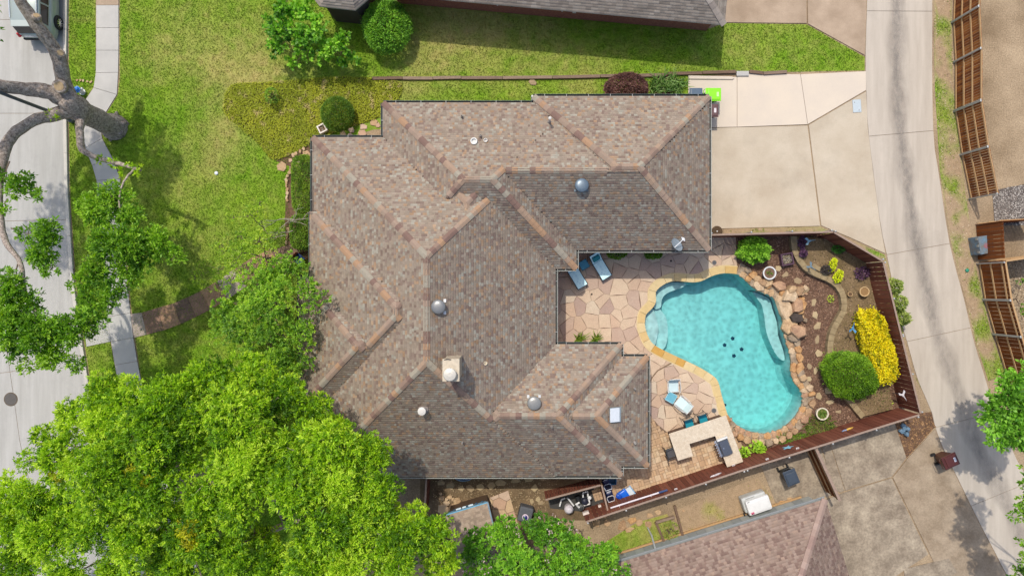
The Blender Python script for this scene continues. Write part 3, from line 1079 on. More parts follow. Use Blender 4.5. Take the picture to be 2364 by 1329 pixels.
for k in range(len(el3) - 1):
    p0, p1, n0, n1 = el3[k], el3[k + 1], en3[k], en3[k + 1]
    q.prism([(p0[0] - n0[0] * .03, p0[1] - n0[1] * .03), (p1[0] - n1[0] * .03, p1[1] - n1[1] * .03), (p1[0] + n1[0] * .6, p1[1] + n1[1] * .6), (p0[0] + n0[0] * .6, p0[1] + n0[1] * .6)], -.06, .045)
q.build('mortar_bed', m_rock[4], ROCKS, world=True)
# waterfall boulders (photo position, half sizes in m, turn, height, material, z)
for x, y, rx, ry, rz_, h, mi, z in ((1812, 712, .42, .95, 18, .34, 2, 0), (1824, 752, .5, .62, -35, .36, 0, .04), (1820, 683, .5, .36, 20, .55, 2, 0), (1800, 660, .46, .3, -20, .38, 3, 0), (1770, 652, .4, .26, 10, .3, 0, 0),
                                    (1838, 705, .36, .5, 10, .55, 3, 0), (1842, 672, .34, .3, 0, .42, 1, 0), (1850, 702, .26, .4, 0, .36, 5, 0), (1838, 762, .5, .4, -30, .62, 3, 0), (1846, 718, .3, .22, 40, .32, 5, 0),
                                    (1832, 780, .34, .3, 0, .36, 4, 0), (1823, 668, .3, .22, 50, .62, 0, 0), (1752, 660, .36, .28, -30, .22, 2, 0)):
    p = P(x, y, .2)
    rock(p.x, p.y, z, rx, ry, R(rz_), h, ROCKS, name='boulder', m=m_rock[mi], flat=.8)
p = P(1841, 734, .5)
rock(p.x, p.y, 0, .40, .28, R(-15), .62, ROCKS, name='boulder', m=m_darkrock, flat=.85)
for _ in range(26):
    p = P(random.uniform(1828, 1862), random.uniform(655, 775))
    rock(p.x, p.y, 0, random.uniform(.07, .16), random.uniform(.06, .13), random.uniform(0, 6), random.uniform(.1, .3), ROCKS)

# ------------------------------------------------------------------ patio
POOLBIG = offset_loop(WXY, .2)
patio_poly = ccw([P2(1255, 600), P2(1300, 600), P2(1300, 545), P2(1640, 545), P2(1698, 548), P2(1700, 600)] + [p for p in WOUT if p[1] > P(0, 850).y] + [P2(1549, 836), P2(1518, 853), P2(1503, 872), P2(1496, 888), P2(1400, 888), P2(1400, 850), P2(1255, 850)])
patio = sheet('patio', patio_poly, .02, m_joint)
terr_poly = ccw([P2(1551, 837)] + [p for p in WOUT if p[1] <= P(0, 845).y] + [P2(1690, 962), P2(1690, 1000), P2(1546, 1003), P2(1518, 981), P2(1504, 965), P2(1497, 949), P2(1494, 920), P2(1497, 888), P2(1504, 872), P2(1518, 855)])
terr = sheet('round_terrace', terr_poly, .035, m_joint)
random.seed(5)
for par, reg, z, st in ((patio, patio_poly, .046, .68), (terr, inset_poly(terr_poly, .03), .066, .64)):
    sd = seeds_in(reg, st, .46)
    cells = []
    for c in voronoi_cells(reg, sd, .012):
        mid = np.array([((c[i][0] + c[(i + 1) % len(c)][0]) / 2, (c[i][1] + c[(i + 1) % len(c)][1]) / 2) for i in range(len(c))])
        br = np.nonzero(in_poly(mid[:, 0], mid[:, 1], POOLBIG))[0]
        br = [i for i in br if math.dist(c[i], c[(i + 1) % len(c)]) > .35]
        if len(br) == 2:      # a stone cut in two by the pool: keep both halves apart
            i0, i1 = br
            cells += [c[i0 + 1:i1 + 1], c[i1 + 1:] + c[:i0 + 1]]
        elif len(br) <= 1:
            cells.append(c)
    for c in cells:
        if len(c) < 3 or abs(area(c)) < .02:
            continue
        q = MB()
        pl = []
        c = ccw(c)
        for i in range(len(c)):   # wavy edges
            a, d_ = c[i], c[(i + 1) % len(c)]
            pl.append(a)
            if math.hypot(d_[0] - a[0], d_[1] - a[1]) > .35:
                nx, ny = -(d_[1] - a[1]), d_[0] - a[0]
                t = random.uniform(.35, .65)
                w = random.uniform(.005, .035)
                pl.append((a[0] + (d_[0] - a[0]) * t + nx * w, a[1] + (d_[1] - a[1]) * t + ny * w))
        q.prism(pl, z - .03, z + random.uniform(-.004, .004))
        q.build('flagstone', random.choice(m_stone + m_stone[:3] + m_stone[:2] + m_stone[5:6] + m_stone[:2]), par)
# drains
for (x, y), r, lab in (((1648, 947), .14, 'round grey patio drain grate on the round terrace'), ((1649, 606), .13, 'round grey skimmer lid by the top coping'), ((1366, 679), .05, 'small dark deck drain near the loungers'), ((1549, 602), .05, 'small dark deck drain below the house eave')):
    o = thing('deck_drain', lab, 'drain', P(x, y, .066 if y > 900 else .048))
    q = MB()
    q.lathe([(r, 0), (r, .012), (r * .86, .016)], n=22)
    q.build('rim', mat('drain_rim', A(150, 140, 132) if r > .1 else A(70, 60, 56), .6, var=.1), o)
    q = MB()
    q.lathe([(r * .8, .013), (r * .8, .018)], n=20)
    for a in range(6):
        q.box((0, 0, .021), (r * 1.5, .012, .008), rz=a * math.pi / 6)
    q.build('grate', mat('drain_grate', A(112, 112, 112) if r > .1 else A(40, 34, 32), .5, var=.2, scale=30), o)
# brick pavers: too small to lift out singly, one field
pav_poly = ccw([P2(1380, 1030), P2(1496, 950), P2(1504, 966), P2(1518, 982), P2(1545, 1004), P2(1700, 1000), P2(1714, 1052), P2(1600, 1092), P2(1480, 1133), P2(1400, 1160), P2(1370, 1150)])
pavs = sheet('paver_court', pav_poly, .02, m_joint)
q = MB()
u = Vector((math.cos(R(18)), math.sin(R(18))))
w = Vector((-u.y, u.x))
cols = [A(222, 190, 150), A(214, 178, 138), A(206, 170, 132), A(226, 198, 162), A(198, 166, 132), A(218, 184, 148)]
rg = random.Random(3)
c0 = P(1540, 1060)
def pav(a0, b0, a1, b1):
    g_ = .006
    cxy = c0.xy + u * ((a0 + a1) / 2) + w * ((b0 + b1) / 2)
    if in_poly(np.array([cxy.x]), np.array([cxy.y]), pav_poly)[0]:
        pl = [c0.xy + u * a + w * b_ for a, b_ in ((a0 + g_, b0 + g_), (a1 - g_, b0 + g_), (a1 - g_, b1 - g_), (a0 + g_, b1 - g_))]
        q.prism(pl, .015, .05 + rg.uniform(-.003, .003), rg.choice(cols), inset=.03)
mod = .32
for i in range(-24, 24):
    for j in range(-20, 20):
        a, b_ = i * mod, j * mod
        t = (i * 7 + j * 3) % 4
        if t == 0:
            pav(a, b_, a + mod, b_ + mod / 2)
            pav(a, b_ + mod / 2, a + mod, b_ + mod)
        elif t == 1:
            pav(a, b_, a + mod / 2, b_ + mod)
            pav(a + mod / 2, b_, a + mod, b_ + mod)
        elif t == 2:
            pav(a, b_, a + mod, b_ + mod)
        else:
            pav(a, b_, a + mod * .5, b_ + mod * .5)
            pav(a, b_ + mod * .5, a + mod * .5, b_ + mod)
            pav(a + mod * .5, b_, a + mod, b_ + mod)
tag(q.build('pavers', mat('pavers', rough=.85, vcol=True, var=.15, scale=4, fine=.1, fscale=25, bump=.3, bscale=40), pavs), kind='stuff')

# ------------------------------------------------------------------ planting bed by the pool
bed_poly = ccw([P2(1698, 548), P2(1760, 545), P2(1925, 540), P2(2012, 610), P2(2085, 955), P2(1714, 1052), P2(1690, 985)] + [(p[0] + n_[0] * .05, p[1] + n_[1] * .05) for p, n_ in zip(el, en)][::-1] + [P2(1702, 612)])
mulch = sheet('mulch_bed', bed_poly, .012, m_mulch, grid=.5)
sheet('leaf_mulch', px_poly([(2064, 972), (2100, 955), (2150, 950), (2158, 985), (2093, 1056)]), .012, m_mulch)
def chips(poly, dens, size, cols, z, seed, name='mulch_chips', parent=None, excl=()):
    rg = np.random.default_rng(seed)
    xs = [p[0] for p in poly]
    ys = [p[1] for p in poly]
    m = int((max(xs) - min(xs)) * (max(ys) - min(ys)) * dens)
    x = rg.uniform(min(xs), max(xs), m)
    y = rg.uniform(min(ys), max(ys), m)
    ok = in_poly(x, y, poly)
    for e in excl:
        ok &= ~in_poly(x, y, e)
    x, y = x[ok], y[ok]
    m = len(x)
    a = rg.uniform(0, np.pi, m)
    l = size * rg.uniform(.5, 1.5, m)
    w_ = l * rg.uniform(.3, .7, m)
    t = rg.uniform(-.5, .5, m)
    ux, uy = np.cos(a), np.sin(a)
    V = np.empty((m, 4, 3))
    for k, (su, sv) in enumerate(((-1, -1), (1, -1), (1, 1), (-1, 1))):
        V[:, k, 0] = x + ux * l / 2 * su - uy * w_ / 2 * sv
        V[:, k, 1] = y + uy * l / 2 * su + ux * w_ / 2 * sv
        V[:, k, 2] = z + .012 + abs(t) * l * .3 + su * t * l * .3
    c = np.array(cols)[rg.integers(0, len(cols), m)] * rg.uniform(.6, 1.3, (m, 1))
    o = np_mesh(name, V.reshape(-1, 3) - (np.array(wloc(parent)) if parent else 0), np.arange(4 * m).reshape(-1, 4), m_chip, np.repeat(c, 4, axis=0), parent)
    return tag(o, kind='stuff')
chips(bed_poly, 420, .055, [A(150, 116, 92), A(120, 88, 70), A(100, 74, 62), A(168, 136, 112), A(132, 100, 82)], .012, 4, parent=mulch)
chips(px_poly([(2064, 972), (2100, 955), (2150, 950), (2158, 985), (2093, 1056)]), 200, .07, [A(180, 140, 98), A(150, 112, 78), A(128, 98, 70)], .012, 5, name='fallen_leaves')
# raised soil behind the garden wall
WALLC = smooth_curve([(1833, 545), (1834, 573), (1841, 591), (1853, 610), (1871, 626), (1894, 636), (1917, 646), (1936, 661), (1946, 680), (1950, 701), (1948, 718), (1934, 743), (1922, 768), (1917, 806), (1922, 850), (1945, 900), (1962, 924), (1993, 962)], 3)
WZ = .34
raised_poly = ccw([P2(x, y, WZ) for x, y in WALLC] + [P2(2062, 944, WZ), P2(2010, 612, WZ), P2(1912, 552, WZ)])
m_rsoil = mat('garden_soil', A(150, 126, 94), .95, col2=A(116, 98, 66), scale=1.3, fine=.25, fscale=16, bump=.8, bscale=24)
q = MB()
q.prism(raised_poly, .0, WZ - .05)
rb_ = tag(q.build('raised_bed', m_rsoil), kind='structure')
chips(raised_poly, 120, .05, [A(150, 126, 96), A(128, 104, 78), A(176, 150, 118), A(96, 80, 62)], WZ - .05, 14, name='soil_litter', parent=rb_)
tag(blades(raised_poly, 200, .06, .05, lambda x, y: np.tile(np.array([A(104, 124, 52)]), (len(x), 1)), (), thin=lambda x, y: np.clip((vnoise(x, y, .8, 77, 3) - .55) * 3, 0, .8), seed=8, z0=WZ - .05), 'thin weeds scattered over the raised soil behind the curved wall', 'weeds', kind='stuff')
gw = thing('garden_wall', 'curved low garden wall of tan stone blocks in the mulch bed', 'garden wall', P(1900, 650))
wc = resample([P2(x, y, WZ) for x, y in WALLC], .36)
wnn = normals(wc, 1)
for i in range(len(wc) - 1):
    a, c = wc[i], wc[i + 1]
    na, nc = wnn[i], wnn[i + 1]
    t = .16
    pl = [(a[0] + na[0] * t, a[1] + na[1] * t), (c[0] + nc[0] * t, c[1] + nc[1] * t), (c[0] - nc[0] * t, c[1] - nc[1] * t), (a[0] - na[0] * t, a[1] - na[1] * t)]
    q = MB()
    q.prism(inset_poly(ccw(pl), .005), 0, WZ + random.uniform(-.012, .012))
    q.build('block', m_wallstone, gw, world=True, bevel=.012)
# stepping stones
m_step = [mat('step_stone_%d' % i, c, .9, var=.2, scale=4, fine=.15, fscale=18, bump=.4, bscale=14) for i, c in enumerate((A(196, 172, 132), A(208, 184, 142), A(184, 160, 124)))]
def flat_stone(x, y, rx, ry, rot, parent, mats, z=.012, h=.045, name='stepping_stone', k=None):
    p = P(x, y)
    return rock(p.x, p.y, z, rx, ry, R(rot), h, parent, name=name, m=random.choice(mats), flat=.9, sides=k or random.choice((5, 5, 6, 6)))
for x, y, rx, ry, rot in ((1797, 620, .22, .2, 0), (1813, 634, .2, .18, 30), (1842, 649, .26, .2, -20), (1860, 668, .22, .2, 0), (1878, 697, .17, .24, 0), (1881, 727, .14, .24, 0), (1886, 752, .26, .2, 35), (1886, 783, .14, .26, -10), (1890, 815, .2, .26, 20), (1868, 845, .18, .18, 0), (1882, 855, .14, .2, 0), (1867, 874, .18, .17, 0), (1912, 902, .28, .2, 10), (1889, 915, .2, .24, 0), (1915, 928, .24, .14, 15), (1935, 950, .17, .12, 0)):
    flat_stone(x, y, rx, ry, rot, mulch, m_step)

# ------------------------------------------------------------------ houses
class Roof:
    """upper envelope of hip roofs over rectangles, in a turned frame"""
    def __init__(s, rects, eave, pitch, origin=(0, 0), ang=0.0, extra=None):
        s.rects, s.eave, s.pitch, s.o, s.a = rects, eave, pitch, origin, ang
        s.ca, s.sa = math.cos(ang), math.sin(ang)
    def loc(s, x, y):
        x, y = np.asarray(x) - s.o[0], np.asarray(y) - s.o[1]
        return x * s.ca + y * s.sa, -x * s.sa + y * s.ca
    def wor(s, x, y):
        x, y = np.asarray(x), np.asarray(y)
        return s.o[0] + x * s.ca - y * s.sa, s.o[1] + x * s.sa + y * s.ca
    def hi(s, r, x, y):
        b = r[4] if len(r) > 4 else 0.0
        p = r[5] if len(r) > 5 else s.pitch
        d = np.minimum(np.minimum(x - r[0], r[2] - x), np.minimum(y - r[1], r[3] - y))
        return np.where(d < -.001, -9.0, b + p * d) if b else b + p * d
    def env(s, x, y):
        return np.max([s.hi(r, x, y) for r in s.rects], axis=0)
    def z(s, wx, wy):
        return s.eave + s.env(*s.loc(wx, wy))
    def zpt(s, wx, wy):
        return float(s.z(np.array([wx]), np.array([wy]))[0])
    def at(s, px, py, up=0.0):
        z = 4.0
        for _ in range(12):
            p = P(px, py, z)
            z = s.zpt(p.x, p.y) + up
        return Vector((p.x, p.y, z))
    def shingles(s, parent, pal, wts, expo=.142, wmin=.11, wmax=.24, seed=1, name='shingles', m=None, thick=(.010, .022), bounds=None):
        rg = np.random.default_rng(seed)
        Vs, Cs = [], []
        pal = np.array(pal)
        for ri, r in enumerate(s.rects):
            x0, y0, x1, y1 = r[:4]
            base = r[4] if len(r) > 4 else 0.0
            pit = r[5] if len(r) > 5 else s.pitch
            half = min(x1 - x0, y1 - y0) / 2
            e = expo / math.sqrt(1 + pit * pit)
            for pl in range(4):
                lo, hi_ = (y0, y1) if pl < 2 else (x0, x1)
                for k in range(int(half / e) + 1):
                    d = k * e - .02
                    dm = d + e / 2
                    a, c = lo + dm - .015, hi_ - dm + .015
                    if c - a < .1:
                        continue
                    w = rg.uniform(wmin, wmax, int((c - a) / wmin) + 3)
                    ed = a - rg.uniform(0, wmax) + np.cumsum(w)
                    ed = ed[(ed > a) & (ed < c)]
                    ed = np.concatenate([[a], ed, [c]])
                    s0, s1 = ed[:-1], ed[1:]
                    sm = (s0 + s1) / 2
                    if pl == 0:
                        X, Y = np.full(sm.shape, x0 + dm), sm
                    elif pl == 1:
                        X, Y = np.full(sm.shape, x1 - dm), sm
                    elif pl == 2:
                        X, Y = sm, np.full(sm.shape, y0 + dm)
                    else:
                        X, Y = sm, np.full(sm.shape, y1 - dm)
                    near = np.minimum(sm - (lo + dm), (hi_ - dm) - sm) < .25
                    ok = (base + pit * dm) >= s.env(X, Y) - np.where(near, .002, .025)
                    for r2 in s.rects[:ri]:
                        ok &= np.abs(s.hi(r2, X, Y) - (base + pit * dm)) > 1e-3
                    if bounds is not None:
                        wx, wy = s.wor(X, Y)
                        ok &= bounds(wx, wy)
                    s0, s1 = s0[ok], s1[ok]
                    m_ = len(s0)
                    if not m_:
                        continue
                    t = rg.choice(np.array(thick), m_) + rg.uniform(0, .004, m_)
                    d2 = d + e * 1.06
                    col = pal[rg.choice(len(pal), m_, p=wts)] * rg.uniform(.9, 1.1, (m_, 1))
                    zlo = s.eave + base + pit * d
                    zhi = s.eave + base + pit * d2
                    V = np.empty((m_, 6, 3))
                    for vi, (ss, dd, zz) in enumerate(((s0, d, zlo + t), (s1, d, zlo + t), (s1, d2, zhi + .004), (s0, d2, zhi + .004), (s0, d, zlo - .01), (s1, d, zlo - .01))):
                        if pl == 0:
                            lx, ly = np.full(m_, x0 + dd), ss
                        elif pl == 1:
                            lx, ly = np.full(m_, x1 - dd), ss
                        elif pl == 2:
                            lx, ly = ss, np.full(m_, y0 + dd)
                        else:
                            lx, ly = ss, np.full(m_, y1 - dd)
                        wx, wy = s.wor(lx, ly)
                        V[:, vi, 0], V[:, vi, 1], V[:, vi, 2] = wx, wy, zz
                    if pl in (0, 3):     # keep the faces turned upwards
                        V = V[:, [1, 0, 3, 2, 5, 4]]
                    Vs.append(V.reshape(-1, 3))
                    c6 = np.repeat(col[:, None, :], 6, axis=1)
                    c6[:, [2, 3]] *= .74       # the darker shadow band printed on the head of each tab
                    Cs.append(c6.reshape(-1, 3))
        V = np.vstack(Vs)
        C = np.vstack(Cs)
        nq = len(V) // 6
        b6 = np.arange(nq)[:, None] * 6
        F = np.vstack([b6 + np.array([[0, 1, 2, 3]]), b6 + np.array([[4, 5, 1, 0]])])
        o = np_mesh(name, V - np.array(wloc(parent)), F, m or m_shing, C, parent)
        return tag(o, kind='stuff')
    def segs(s):
        out = []
        for r in s.rects:
            x0, y0, x1, y1 = r[:4]
            base = r[4] if len(r) > 4 else 0.0
            pit = r[5] if len(r) > 5 else s.pitch
            w, d = x1 - x0, y1 - y0
            h = min(w, d) / 2
            if w >= d:
                e1, e2 = (x0 + h, y0 + h), (x1 - h, y0 + h)
                corners = (((x0, y0), e1), ((x0, y1), e1), ((x1, y0), e2), ((x1, y1), e2))
            else:
                e1, e2 = (x0 + h, y0 + h), (x0 + h, y1 - h)
                corners = (((x0, y0), e1), ((x1, y0), e1), ((x0, y1), e2), ((x1, y1), e2))
            z0, z1 = base, base + pit * h
            if math.hypot(e2[0] - e1[0], e2[1] - e1[1]) > .05:
                out.append((e1, e2, z1, z1, 'ridge', pit, r))
            for a, c in corners:
                out.append((a, c, z0, z1, 'hip', pit, r))
        return out
    def caps(s, parent, mats, step=.30, w=.2, limit=300, bounds=None, seed=2):
        rg = random.Random(seed)
        meshes = {}
        cnt, prev = 0, None
        L0 = wloc(parent)
        for a, c, z0, z1, kind, pit, r in s.segs():
            n_ = max(1, int(math.dist((*a, z0), (*c, z1)) / step))
            for i in range(n_):
                t = (i + .5) / n_
                x, y, z = a[0] + (c[0] - a[0]) * t, a[1] + (c[1] - a[1]) * t, z0 + (z1 - z0) * t
                dl = math.dist(a, c)
                nx, ny = -(c[1] - a[1]) / dl * .22, (c[0] - a[0]) / dl * .22
                tx, ty = np.array([x, x + nx, x - nx]), np.array([y, y + ny, y - ny])
                if np.any(s.hi(r, tx, ty) < s.env(tx, ty) - np.array([.02, .05, .05])):
                    continue
                wx, wy = s.wor(x, y)
                if bounds is not None and not bounds(wx, wy):
                    continue
                if rg.random() < .8 or prev is None:
                    prev = rg.choice(range(len(mats)))
                key = (kind, prev)
                if key not in meshes:
                    q = MB()
                    dr = w * pit * (.96 if kind == 'ridge' else .62)
                    hl = step * .58
                    q.v((-hl, -w, -dr + .012), (-hl, 0, .03), (-hl, w, -dr + .012), (hl, -w, -dr + .0), (hl, 0, .012), (hl, w, -dr + .0),
                        (-hl, -w, -dr - .05), (-hl, 0, -.01), (-hl, w, -dr - .05), (-hl, -w * .5, -dr * .5 + .026), (-hl, w * .5, -dr * .5 + .026), (hl, -w * .5, -dr * .5 + .010), (hl, w * .5, -dr * .5 + .010), (hl, -w, -dr - .06), (hl, w, -dr - .06))
                    for f in ((0, 3, 11, 9), (9, 11, 4, 1), (1, 4, 12, 10), (10, 12, 5, 2), (6, 0, 9, 1, 7), (7, 1, 10, 2, 8), (6, 13, 3, 0), (8, 2, 5, 14)):
                        q.f(f)
                    o = q.build('ridge_cap', mats[key[1]])
                    meshes[key] = o.data
                    bpy.data.objects.remove(o)
                dxw, dyw = s.wor(c[0], c[1])
                axw, ayw = s.wor(a[0], a[1])
                d = Vector((float(dxw - axw), float(dyw - ayw), z1 - z0)).normalized()
                yv = Vector((0, 0, 1)).cross(d).normalized()
                zv = d.cross(yv)
                mt = Matrix((d, yv, zv)).transposed()
                o = pobj('ridge_cap', meshes[key], parent, Vector((float(wx), float(wy), s.eave + z + (.035 if kind == 'ridge' else .05))) - L0, mt.to_euler())
                cnt += 1
        return cnt

EAVE, PITCH = 2.75, .5
def ER(x0, y0, x1, y1, *rest):     # photo rectangle of an eave line
    a, b_ = P(x0, y1, EAVE), P(x1, y0, EAVE)
    return (a.x, a.y, b_.x, b_.y) + rest
HR = [ER(885, 238, 1330, 620), ER(1000, 238, 1637, 577), ER(1232, 223, 1637, 577), ER(722, 318, 1282, 1100), ER(718, 490, 1150, 940, .2), ER(692, 640, 1000, 943, .2),
      ER(1000, 795, 1434, 1097), ER(1100, 823, 1495, 1075), ER(1036, 430, 1131, 540, 1.60, .28)]
roof = Roof(HR, EAVE, PITCH)
OUT_PX = [(885, 238), (1232, 238), (1232, 223), (1637, 223), (1637, 577), (1330, 577), (1330, 620), (1282, 620), (1282, 795), (1434, 795), (1434, 823), (1495, 823), (1495, 1075), (1434, 1075), (1434, 1098), (722, 1098), (722, 943), (692, 943), (692, 640), (718, 640), (718, 490), (722, 490), (722, 318), (885, 318)]
OUTL = ccw([P2(x, y, EAVE) for x, y in OUT_PX])
house = thing('main_house', 'large single storey house with multicoloured brown hip roof beside the pool', 'house', P(1100, 700))
b = MB()
b.prism(inset_poly(OUTL, .42), 0, EAVE - .06)
b.build('wall', m_brick, house, world=True)
b = MB()
b.prism(inset_poly(OUTL, .02), EAVE - .16, EAVE - .04)
b.build('soffit', m_white, house, world=True)
deck = sheet('roof', inset_poly(OUTL, .02), EAVE - .06, m_roofdeck, grid=.22, kind=None, zfn=lambda x, y: np.maximum(roof.env(x, y), 0))
deck.parent = house
deck.location = -Vector(house.location)
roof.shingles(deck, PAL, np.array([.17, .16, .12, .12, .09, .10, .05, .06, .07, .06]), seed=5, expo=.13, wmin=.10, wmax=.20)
print('caps', roof.caps(deck, m_cappal, step=.275, w=.16))
# gutters, one per straight run
def gutter(parent, a, b_, z, rim, inside, out, name='gutter', w=.12, bracket=1.1):
    a, b_ = Vector(a), Vector(b_)
    d = b_ - a
    l = d.length
    ang = math.atan2(d.y, d.x)
    q = MB()
    def bx(cu, cv, cz, du, dv, dz, col):
        c = a + d.normalized() * cu + Vector(out) * cv
        q.box((c.x, c.y, z + cz), (du, dv, dz), ang, col)
    bx(l / 2, w, -.05, l + .02, .018, .11, rim)
    bx(l / 2, w / 2, -.10, l, w, .012, inside)
    bx(l / 2, .0, -.055, l, .012, .1, inside)
    k = max(1, int(l / bracket))
    for i in range(k):
        bx((i + .5) * l / k, w / 2 + .005, .002, .024, w + .01, .010, A(176, 176, 170))
    return q.build(name, vmat(.5, .4), parent, world=True)
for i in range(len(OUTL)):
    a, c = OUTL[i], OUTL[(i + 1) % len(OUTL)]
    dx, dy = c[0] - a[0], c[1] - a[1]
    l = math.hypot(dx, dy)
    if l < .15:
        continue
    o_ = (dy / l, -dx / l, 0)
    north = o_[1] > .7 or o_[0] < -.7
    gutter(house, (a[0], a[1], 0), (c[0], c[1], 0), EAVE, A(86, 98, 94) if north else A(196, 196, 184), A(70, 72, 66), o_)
# chimney
ch_ = MB()
cp = P(1041, 854, 7.2)
ch_.box((cp.x, cp.y, 5.9), (.68, .92, 2.5), 0, A(208, 190, 164))
ch_.box((cp.x, cp.y, 7.17), (.76, 1.0, .06), 0, A(224, 208, 182))
chim = ch_.build('chimney', vmat(.85, .2, 0, .15, .3), house, world=True, bevel=.012)
q = MB()
q.lathe([(.18, 7.2), (.18, 7.36), (.29, 7.37), (.30, 7.46), (.27, 7.50), (.1, 7.53)], (cp.x - .03, cp.y - .16, 0), 24, A(222, 214, 198))
q.build('chimney_cap', vmat(.45, .5, .2), chim, world=True)
q = MB()
q.box((cp.x, cp.y - .1, 7.21), (.05, .05, .03), 0, A(90, 84, 80))
q.tube([(cp.x - .3, cp.y + .46, 7.21), (cp.x - .15, cp.y + .5, 7.26), (cp.x + .0, cp.y + .47, 7.22)], .02, 6, A(90, 80, 72))
q.build('chimney_bracket', vmat(.6), chim, world=True)
# roof vents
def turbine(px, py, col, tabs=None):
    p = roof.at(px, py, .22)
    q = MB()
    zb = roof.zpt(p.x, p.y)
    q.lathe([(.20, zb - .1), (.20, p.z - .03), (.33, p.z - .02), (.345, p.z + .03), (.335, p.z + .08), (.29, p.z + .12), (.15, p.z + .145), (.03, p.z + .15)], (p.x, p.y, 0), 32, col)
    o = q.build('roof_vent', vmat(.35, .6, .3), house, world=True, smooth=False)
    for f in o.data.polygons:
        f.use_smooth = True
    q = MB()
    if tabs:
        for dx, dy in tabs:
            x, y = p.x + dx, p.y + dy
            q.box((x, y, roof.zpt(x, y) + .03), (.12, .16, .02), 0, A(240, 240, 238))
    else:
        for dx, dy in ((-.27, -.2), (.27, -.2)):
            x, y = p.x + dx, p.y + dy
            q.box((x, y, roof.zpt(x, y) + .03), (.16, .12, .02), 0, A(112, 126, 134))
    q.build('flashing', vmat(.4, .5, .3), o, world=True)
turbine(1343, 428, A(112, 128, 140))
turbine(1012, 708, A(140, 140, 138), ((.27, .28), (.27, -.28)))
turbine(1233, 930, A(158, 156, 150), ((-.28, .27), (.28, .27)))
q = MB()
p = roof.at(1419, 957, .1)
q.box((p.x, p.y, p.z - .1), (.60, .74, .3), 0, A(150, 160, 164), ry=math.atan(.5))
q.box((p.x, p.y, p.z + .06), (.55, .69, .05), 0, A(236, 240, 242), ry=math.atan(.5))
q.build('skylight', vmat(.3, .5), house, world=True, bevel=.02)
for px, py, r, h, col, flash in ((1066, 268, .04, .3, (150, 140, 130), 1), (1269, 276, .055, .75, (226, 220, 210), 1), (1109, 313, .04, .3, (180, 170, 160), 1), (1121, 324, .10, .12, (226, 220, 210), 0), (1094, 326, .17, .16, (232, 230, 222), 0),
                                 (975, 947, .13, .55, (228, 222, 212), 1), (1067, 1022, .035, .3, (190, 184, 176), 1), (1274, 985, .04, .28, (170, 160, 150), 1), (1466, 897, .04, .28, (190, 184, 176), 1), (1466, 1022, .05, .28, (200, 194, 186), 1), (1121, 838, .09, .1, (228, 214, 186), 0)):
    p = roof.at(px, py, h * .7)
    zb = roof.zpt(p.x, p.y)
    q = MB()
    c = A(*col)
    q.lathe([(r, zb - .1), (r, zb + h), (r * .7, zb + h), (r * .7, zb + h - .08)], (p.x, p.y, 0), 14, c)
    if h > .5:
        q.lathe([(r * 1.4, zb + h - .02), (r * 1.5, zb + h + .07), (r * .6, zb + h + .1)], (p.x, p.y, 0), 14, c)
    if flash:
        q.lathe([(r * 2.2, zb - .06), (r * 1.9, zb + .05), (r * 1.05, zb + .10)], (p.x, p.y, 0), 14, A(150, 138, 128))
    q.build('vent_pipe', vmat(.5, .4), house, world=True)
# satellite dish
dp = roof.at(1561, 566, .5)
q = MB()
nrm = Vector((.55, .50, .62)).normalized()
e1 = nrm.cross(Vector((0, 0, 1))).normalized()
e2 = nrm.cross(e1)
rings = []
for r, d in ((.02, 0), (.2, .012), (.33, .035), (.40, .06)):
    rings.append(q.v(*[dp + e1 * (r * .9 * math.cos(t * math.pi / 12)) + e2 * (r * 1.1 * math.sin(t * math.pi / 12)) + nrm * d for t in range(24)]))
for a, c in zip(rings, rings[1:]):
    for t in range(24):
        u_ = (t + 1) % 24
        q.f((a + t, a + u_, c + u_, c + t), A(150, 162, 170))
q.f([rings[0] + t for t in range(24)], A(150, 162, 170))
dish = q.build('satellite_dish', vmat(.4, .4), house, world=True)
q = MB()
lnb = dp + nrm * .48 + e2 * -.02 + Vector((0.02, .05, -.05))
q.tube([dp - e2 * .32 + nrm * .02, dp + nrm * .3 - e2 * .12, lnb], .022, 8, A(240, 240, 238))
q.box(lnb, (.12, .10, .1), .5, A(244, 244, 242))
q.tube([lnb - e1 * .12, lnb + e1 * .12], .035, 8, A(240, 240, 240))
q.tube([(dp.x, dp.y, roof.zpt(dp.x, dp.y)), dp - nrm * .05], .03, 8, A(170, 174, 176))
q.build('feed_arm', vmat(.5, .4), dish, world=True)
# white downspout with splash stone, floodlight on the south eave
q = MB()
p = P(1232, 233, EAVE)
q.tube([(p.x, p.y + .1, EAVE - .1), (p.x - .02, p.y + .35, 1.2), (p.x, p.y + .5, .35), (p.x + .01, p.y + 1.0, .12)], .055, 8, A(238, 238, 232))
q.build('downspout', vmat(.5, .4), house, world=True)
q = MB()
p = P(942, 1091, EAVE + .1)
q.box((p.x, p.y + .12, EAVE + .09), (.70, .09, .09), 0, A(240, 236, 226))
q.tube([(p.x + .35, p.y + .1, EAVE + .1), (p.x + .5, p.y, EAVE + .07), (p.x + .6, p.y - .1, EAVE)], .012, 6, A(220, 214, 200))
q.build('eave_light', vmat(.5, .4), house, world=True)
o = flat_stone(1229, 190, .24, .2, 0, None, m_step, z=.01, h=.06, name='splash_stone')
tag(o, 'single tan flagstone below the white downspout on the side lawn', 'stone')

